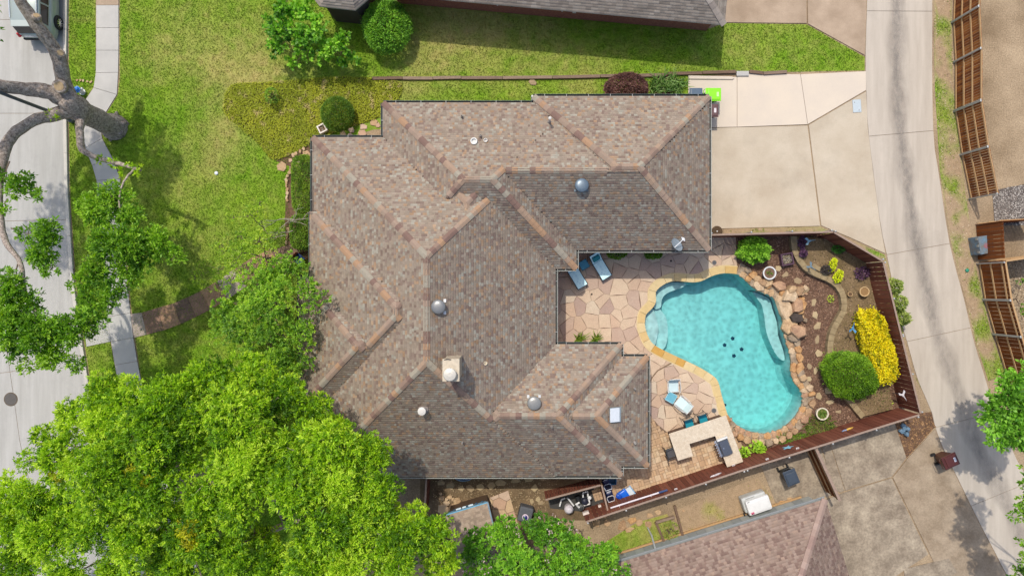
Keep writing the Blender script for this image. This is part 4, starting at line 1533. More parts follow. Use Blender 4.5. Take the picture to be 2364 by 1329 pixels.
# neighbour to the north, grey roof and brick wall
def neighbour(name, label, a_px, b_px, rect, pal, wts, seed, gut, rim, bounds, wallm, mats, wall=None):
    a, c = P(*a_px, EAVE), P(*b_px, EAVE)
    ang = math.atan2(c.y - a.y, c.x - a.x)
    rf = Roof([rect], EAVE, PITCH, (c.x, c.y), ang)
    x0, y0, x1, y1 = rect
    cor = [rf.wor(x, y) for x, y in ((x0, y0), (x1, y0), (x1, y1), (x0, y1))]
    cor = [(float(p[0]), float(p[1])) for p in cor]
    hs = thing(name, label, 'house', (*cor[1], 0) if rect[3] > 1 else (*cor[2], 0))
    q = MB()
    wr = [rf.wor(x, y) for x, y in ((wall[0], wall[1]), (wall[2], wall[1]), (wall[2], wall[3]), (wall[0], wall[3]))]
    q.prism([(float(p[0]), float(p[1])) for p in wr], 0, EAVE - .06)
    q.build('wall', wallm, hs, world=True)
    q = MB()
    q.prism(inset_poly(ccw(cor), .02), EAVE - .16, EAVE - .04)
    q.build('soffit', m_white, hs, world=True)
    q = MB()
    h = min(x1 - x0, y1 - y0) / 2
    ends = ((x0 + h, y0 + h), (x1 - h, y0 + h))
    L3 = [(*rf.wor(x, y), EAVE - .03) for x, y in ((x0, y0), (x1, y0), (x1, y1), (x0, y1))]
    T3 = [(*rf.wor(x, y), EAVE + PITCH * h - .03) for x, y in ends]
    i = q.v(*L3, *T3)
    for f in ((0, 1, 5, 4), (1, 2, 5), (2, 3, 4, 5), (3, 0, 4)):
        q.f([i + k for k in f])
    rfo = q.build('roof', m_roofdeck, hs, world=True)
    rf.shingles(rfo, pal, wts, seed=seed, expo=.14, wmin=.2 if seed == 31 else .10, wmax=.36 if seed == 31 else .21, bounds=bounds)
    rf.caps(rfo, mats, step=.32, w=.17, bounds=bounds, seed=seed)
    return hs, rf
lim = lambda wx, wy: (wx > -31) & (wx < 31) & (wy > -18.5) & (wy < 18.5)
npal = [A(178, 164, 148), A(170, 156, 141), A(184, 171, 155), A(158, 145, 131), A(164, 152, 138)]
ncap = [mat('grey_cap_%d' % i, c, .92, var=.12, scale=4, fine=.1, bump=.2, bscale=90, spec=.15) for i, c in enumerate((A(170, 158, 146), A(156, 144, 134), A(182, 170, 158)))]
nh, nrf = neighbour('brick_house', 'brick neighbour house with plain grey brown shingle roof behind its lawn', (945, -8), (1672, 57), (-17.5, 0, 0, 11), npal, [.25, .25, .2, .15, .15], 31, True, None, lim, m_brick, ncap, wall=(-17.2, .68, -.2, 10.6))
q = MB()
for px, py, w_, c in ((1147, 26, .05, (236, 234, 228)), (1180, 30, .06, (40, 34, 32)), (1297, 37, .05, (236, 234, 228)), (1325, 40, .12, (236, 234, 228))):
    p = P(px, py, 1.2)
    lx, ly = nrf.loc(p.x, p.y)
    wx, wy = nrf.wor(lx, .64)
    q.box((float(wx), float(wy), 1.1), (w_ * 1.5, .1, w_ * 1.5), nrf.a, A(*c))
q.build('wall_fittings', vmat(.5), nh, world=True)
# its bay window roof showing above the shrubs
bay = thing('bay_window', 'grey shingled bay window roof of the house behind the leafy shrubs', 'bay window', P(790, -10))
bp = [P2(715, -14, EAVE), P2(738, 15, EAVE), P2(820, 24, EAVE), P2(853, -4, EAVE), P2(862, -120, EAVE), P2(715, -120, EAVE)]
q = MB()
q.prism(inset_poly(ccw(bp), .3), 0, EAVE - .08)
q.build('wall', mat('bay_wall', A(90, 80, 74), .8, var=.2), bay, world=True)
q = MB()
q.prism(ccw(bp), EAVE - .09, EAVE - .02, A(200, 190, 178))
q.build('fascia', vmat(.6), bay, world=True)
q = MB()
rg = random.Random(8)
apex = [P2(778, -70, EAVE + 1.4), P2(792, -64, EAVE + 1.4), P2(800, -64, EAVE + 1.4), P2(812, -72, EAVE + 1.4), P2(815, -130, EAVE + 1.4), P2(778, -130, EAVE + 1.4)]
for e in range(4):
    a, c = Vector((*bp[e], EAVE)), Vector((*bp[e + 1], EAVE))
    ta, tc = Vector((*apex[e], EAVE + 1.4)), Vector((*apex[e + 1], EAVE + 1.4))
    nr = 13
    for k in range(nr):
        t0, t1 = k / nr, (k + 1.08) / nr
        l0, r0 = a.lerp(ta, t0), c.lerp(tc, t0)
        l1, r1 = a.lerp(ta, t1), c.lerp(tc, t1)
        m_ = max(1, int((r0 - l0).length / .3))
        for i in range(m_):
            f0, f1 = i / m_, (i + 1) / m_
            col = rg.choice(npal)
            up = Vector((0, 0, rg.choice((.02, .03))))
            p0, p1, p2, p3 = l0.lerp(r0, f0) + up, l0.lerp(r0, f1) + up, l1.lerp(r1, f1), l1.lerp(r1, f0)
            q.poly((p0, p1, p2, p3), col)
            q.poly((p0 - up * 1.5, p1 - up * 1.5, p1, p0), col)
tag(q.build('shingles', m_shing, bay, world=True), kind='stuff')
m_siding = mat('grey_siding', A(150, 156, 152), .8, var=.12, scale=3, fine=.06)
# neighbour to the south, pinkish roof
spal = [A(166, 142, 127), A(160, 136, 121), A(171, 148, 133), A(148, 122, 110), A(142, 117, 106), A(174, 148, 130)]
scap = [mat('pink_cap_%d' % i, c, .92, var=.12, scale=4, fine=.1, bump=.2, bscale=90, spec=.15) for i, c in enumerate((A(176, 150, 136), A(166, 138, 126), A(186, 160, 146)))]
sh, srf = neighbour('pink_roof_house', 'neighbour house with pinkish brown shingle roof and grey gutter', (1455, 1291), (1905, 1152), (-17.5, -11.5, 0, 0), spal, [.24, .2, .2, .14, .12, .1], 37, True, None, lim, m_siding, scap, wall=(-17.2, -11, -.3, -.72))
a_, c_ = srf.wor(-12.5, 0), srf.wor(0, 0)
nv = (-math.sin(srf.a), math.cos(srf.a), 0)
gutter(sh, (float(a_[0]), float(a_[1]), 0), (float(c_[0]), float(c_[1]), 0), EAVE, A(178, 182, 180), A(150, 154, 152), nv, w=.13, bracket=40)
q = MB()
gx_, gy_ = srf.wor(-9.0, .1)
q.tube([(float(gx_), float(gy_), EAVE - .2), (float(gx_) + .1, float(gy_) + .15, 1.2), (float(gx_) + .1, float(gy_) + .2, .1)], .045, 8, A(206, 210, 206))
q.build('downspout', vmat(.5, .4), sh, world=True)
# siding boards of its north wall and the tan sill at their foot
m_grey = [mat('grey_board_%d' % i, c, .8, var=.12, scale=4, fine=.06) for i, c in enumerate((A(176, 182, 178), A(166, 172, 170), A(186, 190, 184)))]
for i in range(26):
    x = -12.9 + i * .5
    if x > -.4:
        break
    gx_, gy_ = srf.wor(x + .24, -.70)
    q = MB()
    q.box((float(gx_), float(gy_), 1.38), (.485, .03, 2.55), srf.a)
    q.build('wall_board', random.choice(m_grey), sh, world=True)
gx_, gy_ = srf.wor(-6.6, -.62)
q = MB()
q.box((float(gx_), float(gy_), .06), (12.6, .1, .1), srf.a)
q.build('sill', m_cedarrail, sh, world=True)

# ------------------------------------------------------------------ shed
shed = thing('garden_shed', 'small shed with grey shingle roof and pale blue trim', 'shed', P(1085, 1200))
SE_ = 2.05
t0, t1 = P(1030, 1188, SE_), P(1123, 1160, SE_)
ux = (t1 - t0).normalized()
uy = Vector((ux.y, -ux.x, 0))
Lx = (t1 - t0).length
depth, rise = 2.9, .75
def SL(u_, v_, z):
    return t0 + ux * u_ + uy * v_ + Vector((0, 0, z - t0.z))
q = MB()
blue = A(104, 84, 68)
q.prism([SL(.05, .14, 0).xy, SL(Lx - .08, .14, 0).xy, SL(Lx - .08, depth - .1, 0).xy, SL(.05, depth - .1, 0).xy], 0, SE_ + .02, blue)
for uu in (.05, Lx - .08):
    i = q.v(SL(uu, .14, SE_), SL(uu, depth - .1, SE_), SL(uu, depth / 2, SE_ + rise - .05))
    q.f((i, i + 1, i + 2), blue)
q.build('wall', vmat(.6), shed, world=True)
q = MB()
q.box(SL(Lx / 2, -.02, SE_ - .04), (Lx + .1, .05, .18), math.atan2(ux.y, ux.x), A(126, 190, 220))
q.box(SL(Lx / 2, .06, SE_ - .28), (Lx - .1, .10, .3), math.atan2(ux.y, ux.x), A(126, 190, 220))
for f in (.3, .46, .6):
    q.box(SL(Lx * f, .0, SE_ - .3), (.28, .16, .03), math.atan2(ux.y, ux.x), A(226, 240, 246))
for f in (.2, .52, .75, .9):
    q.box(SL(Lx * f, -.01, SE_ - .22), (.12, .18, .03), math.atan2(ux.y, ux.x), A(60, 90, 110))
q.build('trim', vmat(.5), shed, world=True)
q = MB()
rg = random.Random(4)
gpal = [A(172, 152, 132), A(164, 144, 126), A(180, 160, 140), A(156, 138, 120)]
nr = 12
for sd in (0, 1):
    for k in range(nr):
        f0, f1 = k / nr, (k + 1.06) / nr
        v0 = f0 * depth / 2 if sd == 0 else depth - f0 * depth / 2
        v1 = f1 * depth / 2 if sd == 0 else depth - f1 * depth / 2
        z0_, z1_ = SE_ + .02 + rise * f0, SE_ + .02 + rise * min(f1, 1)
        uu = -.05
        while uu < Lx + .04:
            w_ = rg.uniform(.12, .26)
            u2 = min(uu + w_, Lx + .05)
            col = rg.choice(gpal)
            t = rg.choice((.012, .02))
            q.poly((SL(uu, v0, z0_ + t), SL(u2, v0, z0_ + t), SL(u2, v1, z1_), SL(uu, v1, z1_)), col)
            q.poly((SL(uu, v0, z0_ - .02), SL(u2, v0, z0_ - .02), SL(u2, v0, z0_ + t), SL(uu, v0, z0_ + t)), col)
            uu = u2
tag(q.build('shingles', m_shing, shed, world=True), kind='stuff')
q = MB()
i = q.v(SL(-.06, -.06, SE_ - .06), SL(Lx + .06, -.06, SE_ - .06), SL(Lx + .06, depth / 2, SE_ + rise - .04), SL(-.06, depth / 2, SE_ + rise - .04), SL(Lx + .06, depth + .06, SE_ - .06), SL(-.06, depth + .06, SE_ - .06))
q.f((i, i + 1, i + 2, i + 3))
q.f((i + 3, i + 2, i + 4, i + 5))
q.build('roof', m_roofdeck, shed, world=True)
q = MB()
q.tube([SL(Lx + .06, -.04, SE_), SL(Lx + .06, depth / 2, SE_ + rise)], .045, 4, A(150, 172, 186))
q.tube([SL(Lx + .06, depth + .04, SE_), SL(Lx + .06, depth / 2, SE_ + rise)], .045, 4, A(150, 172, 186))
q.build('barge_board', vmat(.5), shed, world=True)
q = MB()
q.box(SL(Lx / 2, depth / 2, SE_ + rise + .03), (Lx + .1, .3, .02), math.atan2(ux.y, ux.x), A(160, 142, 124))
q.build('ridge_strip', vmat(.9), shed, world=True)

# ------------------------------------------------------------------ fences
BOARD = {}
def board_mesh(m, w, h, th=.022):
    k = (m.name, round(w, 3), round(h, 2))
    if k not in BOARD:
        q = MB()
        q.box((0, 0, h / 2), (w, th, h))
        o = q.build('board', m)
        BOARD[k] = o.data
        bpy.data.objects.remove(o)
    return BOARD[k]
def fence(name, label, top_px, h, mats, bw=.24, gap=.02, rail_side=1, rails=(.35, 1.0, 1.65), rail_m=None, post_m=None, post_gap=2.4, cap_m=None, z0=.02, group=None, posts=True, rail_r=.045, post_off=.06, world=False, jitter=.006, cap_w=.09):
    pts = [Vector(p) for p in top_px] if world else [P(x, y, h) for x, y in top_px]
    fz = thing(name, label, 'fence', (pts[0].x, pts[0].y, 0), group=group)
    L0 = wloc(fz)
    for a, c in zip(pts, pts[1:]):
        a, c = Vector((a.x, a.y, 0)), Vector((c.x, c.y, 0))
        d = c - a
        l = d.length
        d.normalize()
        ang = math.atan2(d.y, d.x)
        nv_ = Vector((-d.y, d.x, 0)) * rail_side
        k = max(1, int(round(l / bw)))
        w = l / k
        for i in range(k):
            p = a + d * ((i + .5) * w) - L0 + nv_ * random.uniform(-jitter, jitter)
            pobj('board', board_mesh(random.choice(mats), w - gap, h - z0 - .01), fz, (p.x, p.y, z0 + random.uniform(-.01, .01)), (0, 0, ang + random.uniform(-.015, .015)))
        for rz_ in rails:
            q = MB()
            q.box((l / 2, 0, rz_ * h / 2.0), (l - .02, .04, .09))
            o = q.build('rail', rail_m or m_cedarrail, fz)
            o.location = a - L0 + nv_ * (rail_r)
            o.rotation_euler = (0, 0, ang)
        if cap_m:
            q = MB()
            q.box((l / 2, 0, h + .012), (l, cap_w, .025))
            o = q.build('cap_rail', cap_m, fz)
            o.location = a - L0 + nv_ * .02
            o.rotation_euler = (0, 0, ang)
        if posts:
            m_ = max(1, int(round(l / post_gap)))
            for i in range(m_ + 1):
                q = MB()
                q.tube([(0, 0, 0), (0, 0, h + .03)], .038, 10)
                q.lathe([(.05, h + .03), (.045, h + .06), (.01, h + .075)], n=10)
                o = q.build('post', post_m or m_galv, fz)
                o.location = a + d * (l * min(max(i / m_, .01), .99)) - L0 + nv_ * (rail_r + post_off)
    return fz
FH = 2.0
fence('pool_fence', 'reddish brown board fence along the north side of the pool garden', [(1640, 543), (1923, 536)], FH, m_fence, rail_side=1, cap_m=m_cap)
fence('pool_fence', 'short angled reddish brown fence at the pool garden corner by the alley', [(1925, 537), (2037, 603)], FH, m_fence, rail_side=1, cap_m=m_cap)
fence('pool_fence', 'long reddish brown board fence between the yellow hedge and the alley', [(2038, 605), (2080, 775), (2124, 953)], FH, m_fence, rail_side=1, cap_m=m_cap)
fence('pool_fence', 'long reddish brown board fence behind the bar and grill', [(2122, 956), (1720, 1082), (1352, 1203)], FH, m_fence, rail_side=1, cap_m=m_cap)
EH = 1.45
fence('equipment_fence', 'low reddish fence panel screening the pool pumps from the house', [(1259, 1152), (1386, 1118)], EH, m_fence, bw=.15, rail_side=-1, rails=(.5, 1.6), cap_m=m_cap, posts=False)
fence('equipment_fence', 'short reddish fence panel between the pool pumps and the blue pool floats', [(1388, 1119), (1403, 1181)], EH, m_fence, bw=.15, rail_side=1, rails=(.5, 1.6), cap_m=m_cap, posts=False)
fence('side_gate_fence', 'dark red fence running from the house eave past the flagstone pile', [(986, 1085), (983, 1150), (980, 1190)], 1.8, m_fence, bw=.15, rail_side=-1, cap_m=m_cap, posts=False)
fence('cedar_fence', 'new orange cedar fence with steel posts beside bare dirt', [(2266, -60), (2263, 15), (2268, 112), (2268, 232), (2284, 338), (2306, 447)], 2.2, m_cedar, bw=.14, rail_side=-1, rails=(.12, .72, 1.35, 1.98), post_gap=2.6, rail_r=.05)
fence('cedar_fence', 'brown cedar fence panel beside the river gravel bed', [(2313, 510), (2364, 507), (2420, 503)], 2.1, m_cedar[1:3], bw=.22, rail_side=1, rails=(.2, 1.0, 1.8), posts=False)
fence('cedar_fence', 'short cedar fence return beside the blue utility cabinet', [(2320, 596), (2316, 512)], 2.1, m_cedar[1:3], bw=.22, rail_side=-1, rails=(.2, 1.0, 1.8), posts=False)
fence('cedar_fence', 'brown cedar fence leading down the alley past the utility cabinet', [(2322, 604), (2336, 692), (2360, 776), (2390, 880), (2410, 960)], 2.1, m_cedar[1:3], bw=.22, rail_side=-1, rails=(.15, .95, 1.75), post_gap=2.0, rail_r=.05, cap_m=m_cedarrail)
fence('cedar_fence', 'cedar fence turning away behind the gravel and shrubs', [(2322, 603), (2364, 597), (2440, 588)], 2.1, m_cedar[1:3], bw=.22, rail_side=1, rails=(.2, 1.0, 1.8), posts=False, cap_m=m_cedarrail)
fence('back_fence', 'old dark wooden fence standing out from the pool fence near the black bin', [(1884, 1033), (1940, 1155)], 1.8, m_cedar[1:3], bw=.2, rail_side=-1, rails=(.3, 1.0, 1.7), posts=False, cap_m=m_cap, cap_w=.14)
# timbers in the south yard
tb = thing('planter_frame', 'old timber frame around a weedy plot below the pool fence', 'planter frame', P(1540, 1210))
for a, c in (((1513, 1203), (1535, 1255)), ((1513, 1203), (1556, 1190)), ((1556, 1165), (1580, 1252))):
    pa_, pb_ = P(*a), P(*c)
    d = pb_ - pa_
    q = MB()
    m_ = (pa_ + pb_) / 2
    q.box((m_.x, m_.y, .11), (d.length, .13, .2), math.atan2(d.y, d.x))
    q.build('timber', random.choice(m_timber), tb, world=True, bevel=.012)

# landscape timbers between the two side lawns
te = thing('timber_edging', 'weathered landscape timbers laid end to end between the two lawns', 'edging', P(1300, 183))
TE = [(860, 183), (930, 182), (1000, 182), (1065, 181), (1160, 181), (1275, 180), (1385, 178), (1440, 177), (1538, 175), (1540, 171), (1620, 170), (1698, 168), (1728, 167), (1760, 170), (1815, 167)]
for i, (a, c) in enumerate(zip(TE, TE[1:])):
    if abs(a[0] - 1698) < 2 or c[0] - a[0] < 10:
        continue
    pa_, pb_ = P(*a), P(*c)
    d = pb_ - pa_
    q = MB()
    m_ = (pa_ + pb_) / 2
    q.box((m_.x, m_.y + random.uniform(-.02, .02), .08), (d.length - .02, .17, .16), math.atan2(d.y, d.x) + random.uniform(-.01, .01))
    q.build('timber', random.choice(m_timber), te, world=True, bevel=.015)

# ------------------------------------------------------------------ vegetation
LEAF_GAIN = 1.62
def leaf_mesh(name, pos, axis, ln, wd, col, m, parent=None, seed=1, flat=.5, world=True):
    """one folded diamond per leaf"""
    rg = np.random.default_rng(seed)
    n_ = len(pos)
    ax = axis / np.linalg.norm(axis, axis=1, keepdims=True)
    up = rg.normal(size=(n_, 3)) * (1 - flat) + np.array([0, 0, 1.0]) * flat
    sd = np.cross(ax, up)
    sd /= np.linalg.norm(sd, axis=1, keepdims=True) + 1e-9
    nm = np.cross(sd, ax)
    l = (ln * rg.uniform(.65, 1.25, n_))[:, None]
    w = (wd * rg.uniform(.7, 1.2, n_))[:, None]
    V = np.empty((n_, 4, 3))
    V[:, 0] = pos
    V[:, 1] = pos + ax * l * .5 + sd * w * .5 + nm * w * .12
    V[:, 2] = pos + ax * l - nm * l * .12
    V[:, 3] = pos + ax * l * .5 - sd * w * .5 + nm * w * .12
    col = np.minimum(col * LEAF_GAIN, .85)
    off = np.array(wloc(parent)) if parent is not None and world else 0
    return np_mesh(name, V.reshape(-1, 3) - off, np.arange(4 * n_).reshape(-1, 4), m, np.repeat(col, 4, axis=0), parent)

def sph(rg, n_, zmin=-.5):
    z = rg.uniform(zmin, 1, n_)
    t = rg.uniform(0, 2 * np.pi, n_)
    r = np.sqrt(1 - z * z)
    return np.column_stack([r * np.cos(t), r * np.sin(t), z])

def crown_leaves(clumps, ros, lpr, ln, wd, cols, seed, yellow=(), zmin=-.45, spread=.9, shell=(.55, 1.05)):
    rg = np.random.default_rng(seed)
    C = np.array([c[:3] for c in clumps])
    Rr = np.array([c[3] for c in clumps])
    k = np.maximum(4, (ros * (Rr / .6) ** 2)).astype(int)
    ci = np.repeat(np.arange(len(C)), k)
    n_ = len(ci)
    d = sph(rg, n_, zmin)
    rad = rg.uniform(shell[0], shell[1], n_)
    pos = C[ci] + d * (Rr[ci] * rad)[:, None] * np.array([1, 1, .8])
    cols = np.array(cols)
    ctone = np.clip(rg.uniform(.2, .9, len(C)) + np.array([c[4] if len(c) > 4 else 0 for c in clumps]), 0, 1)
    f = np.clip(ctone[ci] + rg.normal(0, .22, n_), 0, .999)
    idx = f * (len(cols) - 1)
    i0 = idx.astype(int)
    rc = cols[i0] + (cols[np.minimum(i0 + 1, len(cols) - 1)] - cols[i0]) * (idx - i0)[:, None]
    for y in yellow:
        dd = np.linalg.norm(pos - np.array(y[:3]), axis=1) < y[3]
        rc[dd] = np.array(A(176, 176, 30)) * rg.uniform(.7, 1.1, (dd.sum(), 1))
    li = np.repeat(np.arange(n_), lpr)
    m_ = len(li)
    ax = d[li] * .7 + rg.normal(0, spread * .55, (m_, 3)) + np.array([0, 0, .12])
    p = pos[li] + rg.normal(0, ln * .25, (m_, 3))
    c = rc[li] * rg.uniform(.75, 1.25, (m_, 1))
    return p, ax, c

def blob_clumps(blobs, seed, cr=(.4, .75), dens=1.0, inside=.25):
    rg = np.random.default_rng(seed)
    out = []
    for b_ in blobs:
        px_, py_, z, r = b_[:4]
        z = z + (rg.uniform(-.55, .55) if r > .8 else 0)
        c = np.array(P(px_, py_, z))
        r = r * .9
        sq = b_[4] if len(b_) > 4 else .85
        tone = rg.uniform(-.22, .22)
        n_ = max(3, int(dens * 9 * r * r))
        d = sph(rg, n_, -.35)
        for i in range(n_):
            rr = rg.uniform(cr[0], cr[1]) * min(1, r / 1.1 + .25)
            q_ = max(r - rr * .75, .05) * (rg.uniform(.3, .9) if rg.random() < inside else 1.0)
            out.append((*(c + d[i] * q_ * np.array([1, 1, sq])), rr, tone))
    return out

def tree(name, label, base, fork_z, tr, blobs, cols, ln, wd, ros, lpr, seed, dens=1.0, bark=None, m=None, cat='tree', yellow=(), flat=.72, cr=(.4, .75), group=None, fork=None, spread=.9, multi=1, twigs=.35):
    rg = random.Random(seed)
    bx_, by_ = base
    t = thing(name, label, cat, (bx_, by_, 0), group=group)
    cl = blob_clumps(blobs, seed, cr, dens)
    yl = [(*P(y[0], y[1], y[2]), y[3]) for y in yellow]
    p, ax, c = crown_leaves(cl, ros, lpr, ln, wd, cols, seed, yl, spread=spread)
    leaf_mesh('crown', p, ax, ln, wd, c, m or m_leafs, t, seed, flat)
    q = MB()
    fk = Vector(fork) if fork else Vector((bx_ + .1, by_ + .05, fork_z))
    for j in range(multi):
        a = 2 * math.pi * j / multi
        off = Vector((math.cos(a), math.sin(a), 0)) * (tr * 1.6 if multi > 1 else 0)
        b0 = Vector((bx_, by_, 0)) + off
        q.tube([b0 + Vector((0, 0, .02)), b0 + Vector((0, 0, .25)), b0.lerp(fk, .5) + off * .5 + Vector((rg.uniform(-.1, .1), rg.uniform(-.1, .1), 0)), fk], [tr * 1.35, tr * 1.05, tr * .9, tr * .75], 10)
    q.build('trunk', bark or m_bark, t, world=True, smooth=True)
    q = MB()
    ends = [P(b_[0], b_[1], b_[2]) for b_ in blobs]
    hubs = [max(ends, key=lambda e: (e - fk).length)]
    while len(hubs) < min(5, len(ends)):
        hubs.append(max(ends, key=lambda e: min((e - h_).length for h_ in hubs)))
    nodes = []
    for h_ in hubs:
        nd = fk.lerp(h_, .5) + Vector((rg.uniform(-.3, .3), rg.uniform(-.3, .3), rg.uniform(-.2, .2)))
        m1 = fk.lerp(nd, .5) + Vector((rg.uniform(-.2, .2), rg.uniform(-.2, .2), .1))
        q.tube([fk - Vector((0, 0, .15)), m1, nd], [tr * .55, tr * .48, tr * .38], 8)
        nodes.append(nd)
    for e in ends:
        nd = min(nodes, key=lambda n0: (n0 - e).length)
        mid = nd.lerp(e, .5) + Vector((rg.uniform(-.3, .3), rg.uniform(-.3, .3), rg.uniform(0, .25)))
        q.tube([nd, mid, e], [tr * .3, tr * .2, tr * .08], 7)
    for c_ in cl:
        if rg.random() < twigs:
            e = Vector(c_[:3])
            b_ = min(blobs, key=lambda b: (P(b[0], b[1], b[2]) - e).length)
            s0 = P(b_[0], b_[1], b_[2])
            mid = s0.lerp(e, .5) + Vector((rg.uniform(-.1, .1), rg.uniform(-.1, .1), rg.uniform(0, .15)))
            q.tube([s0, mid, e], [tr * .12 + .008, .015 + tr * .04, .006], 5, cap=False)
    q.build('branches', bark or m_bark, t, world=True, smooth=True)
    return t

LG = [A(68, 105, 14), A(96, 138, 17), A(125, 163, 21), A(152, 184, 30), A(174, 198, 54)]       # bright elm greens
OG = [A(72, 112, 34), A(96, 138, 36), A(120, 160, 42), A(146, 180, 56)]                          # oak greens
MG = [A(74, 110, 38), A(94, 130, 36), A(116, 152, 42), A(140, 168, 46)]
# the street oak
OAK = P2(262, 292)
oak = thing('street_oak', 'big bare limbed oak between sidewalk and lawn reaching over the street', 'tree', (*OAK, 0))
q = MB()
def limb(pts, n_=12):
    w = [P(p[0], p[1], p[2]) for p in pts]
    c = smooth_curve([tuple(v) for v in w], 4)
    r = [p[3] for p in pts]
    rr = np.interp(np.linspace(0, len(r) - 1, len(c)), range(len(r)), r)
    rr = [x * random.uniform(.94, 1.07) for x in rr]
    c = [Vector(v) + Vector((random.uniform(-.025, .025), random.uniform(-.025, .025), 0)) for v in c]
    q.tube(c, list(rr), n_)
limb([(264, 294, .0, .82), (260, 292, .25, .64), (240, 283, 1.1, .55), (205, 266, 2.3, .53), (172, 246, 3.4, .60), (150, 222, 4.1, .44)], 16)
for a in range(6):     # root flare
    t_ = a * math.pi / 3 + .3
    q.tube([P(262, 292, .45) + Vector((math.cos(t_) * .35, math.sin(t_) * .35, 0)), P(262, 292, .15) + Vector((math.cos(t_) * .58, math.sin(t_) * .58, 0)), P(262, 292, .02) + Vector((math.cos(t_) * .82, math.sin(t_) * .82, 0))], [.24, .16, .06], 7)
q.build('trunk', m_bark, oak, world=True, smooth=True)
for L_ in ([(164, 240, 3.5, .45), (148, 190, 4.2, .33), (135, 130, 4.9, .32), (105, 85, 5.6, .29), (62, 25, 6.5, .26), (15, -50, 7.6, .22), (-60, -130, 9.0, .16)],
           [(168, 240, 3.5, .52), (115, 214, 4.2, .37), (60, 206, 4.6, .31), (0, 199, 5.1, .29), (-80, 190, 6.0, .24), (-200, 160, 8.0, .16)],
           [(174, 250, 3.4, .46), (125, 266, 3.9, .31), (75, 280, 4.3, .26), (30, 312, 4.8, .26), (8, 352, 5.2, .27), (-4, 420, 5.6, .22), (0, 500, 6.0, .16), (15, 560, 6.2, .13), (48, 610, 6.3, .10), (60, 680, 6.4, .07), (110, 760, 6.4, .05)],
           [(188, 262, 3.0, .28), (184, 300, 3.4, .19), (190, 345, 3.6, .16), (225, 364, 3.8, .12), (275, 378, 4.2, .10), (325, 392, 4.6, .07)],
           [(312, 390, 4.5, .06), (290, 412, 4.7, .05), (276, 450, 4.9, .045), (282, 520, 5.0, .04), (300, 580, 5.0, .03)]):
    q = MB()
    limb(L_, 10)
    q.build('limb', m_bark, oak, world=True, smooth=True)
for x, y, z, r, nz in ((136, 199, 4.72, .28, (.15, -.1, 1)), (139, 122, 5.2, .18, (.75, .0, .8)), (84, 36, 6.5, .16, (.4, .5, .8))):
    c = P(x, y, z)
    nv_ = Vector(nz).normalized()
    q = MB()
    q.tube([c - nv_ * .25, c - nv_ * .02, c], [r * 1.15, r * 1.2, r], 12)
    q.build('limb_stub', m_bark, oak, world=True, smooth=True)
    q = MB()
    q.tube([c - nv_ * .03, c + nv_ * .012], [r * .82, r * .78], 12)
    q.build('cut_scar', m_scar, oak, world=True)
ob = [(265, 462, 4.9, 1.0), (205, 470, 4.9, .7), (240, 500, 5.0, .95), (300, 500, 5.0, .7), (300, 555, 5.1, 1.0), (360, 562, 5.1, .9), (405, 588, 5.0, .55), (250, 570, 5.0, .95), (225, 625, 5.0, .85), (300, 625, 4.9, .8), (330, 600, 5.0, .7), (265, 672, 4.9, .75), (205, 690, 5.0, .7), (185, 650, 5.0, .5),
      (50, 425, 5.6, .75), (88, 442, 5.6, .5), (15, 412, 5.6, .5), (65, 540, 6.1, .5), (105, 545, 6.0, .85), (100, 590, 6.0, .8), (120, 620, 6.0, .45), (15, 665, 6.3, .9), (55, 700, 6.4, 1.0), (25, 750, 6.4, 1.1), (95, 770, 6.4, 1.1), (150, 770, 6.2, .9), (190, 745, 6.0, .8), (225, 745, 5.6, .5), (135, 820, 6.2, .8), (180, 835, 6.0, .45), (30, 800, 6.3, .7), (225, 715, 5.4, .6), (65, 835, 6.2, .5),
      (12, 480, 6.0, .35), (40, 640, 6.2, .5)]
ob_hi = [(-70, 60, 9.5, 1.0), (-95, 120, 10, 1.2), (-80, 30, 10, 1.3), (-60, -60, 9.6, 1.0), (-110, 190, 10.2, 1.3), (-100, -40, 10.5, 1.4), (-260, 60, 10, 1.8), (-330, 150, 10, 1.7), (-420, 240, 9.5, 1.7), (-300, 280, 9.5, 1.5), (-230, -80, 10.4, 1.7), (-200, 150, 11, 1.4)]
cl = blob_clumps(ob, 3, (.34, .6), 2.0)
p, ax, c = crown_leaves(cl, 34, 8, .19, .075, OG, 3, spread=1.0)
p2, ax2, c2 = crown_leaves(blob_clumps(ob_hi, 4, (.5, .8), .8), 20, 8, .2, .09, OG, 4)
p3, ax3, c3 = crown_leaves([(*P(x, y, z), .22) for x, y, z in ((300, 385, 4.4), (285, 395, 4.4), (262, 375, 4.2), (318, 392, 4.6), (235, 368, 3.9), (122, 268, 4.1))], 60, 6, .12, .06, LG[1:], 5)
leaf_mesh('crown', np.vstack([p, p2, p3]), np.vstack([ax, ax2, ax3]), .19, .078, np.vstack([c, c2, c3]), m_leafs, oak, 6, .5)
q = MB()
rg = random.Random(9)
for b_ in ob:
    e = P(b_[0], b_[1], b_[2])
    mid = P(b_[0] + rg.uniform(-40, 10), b_[1] - rg.uniform(10, 40), b_[2] - .2)
    q.tube([mid, mid.lerp(e, .5) + Vector((0, 0, .1)), e], [.035, .025, .012], 6)
    for k in range(4):
        f = e + Vector((rg.uniform(-1, 1), rg.uniform(-1, 1), rg.uniform(-.2, .5))) * b_[3] * .8
        q.tube([e, e.lerp(f, .5) + Vector((0, 0, .05)), f], [.018, .012, .005], 5, cap=False)
q.build('twigs', m_twig, oak, world=True, smooth=True)

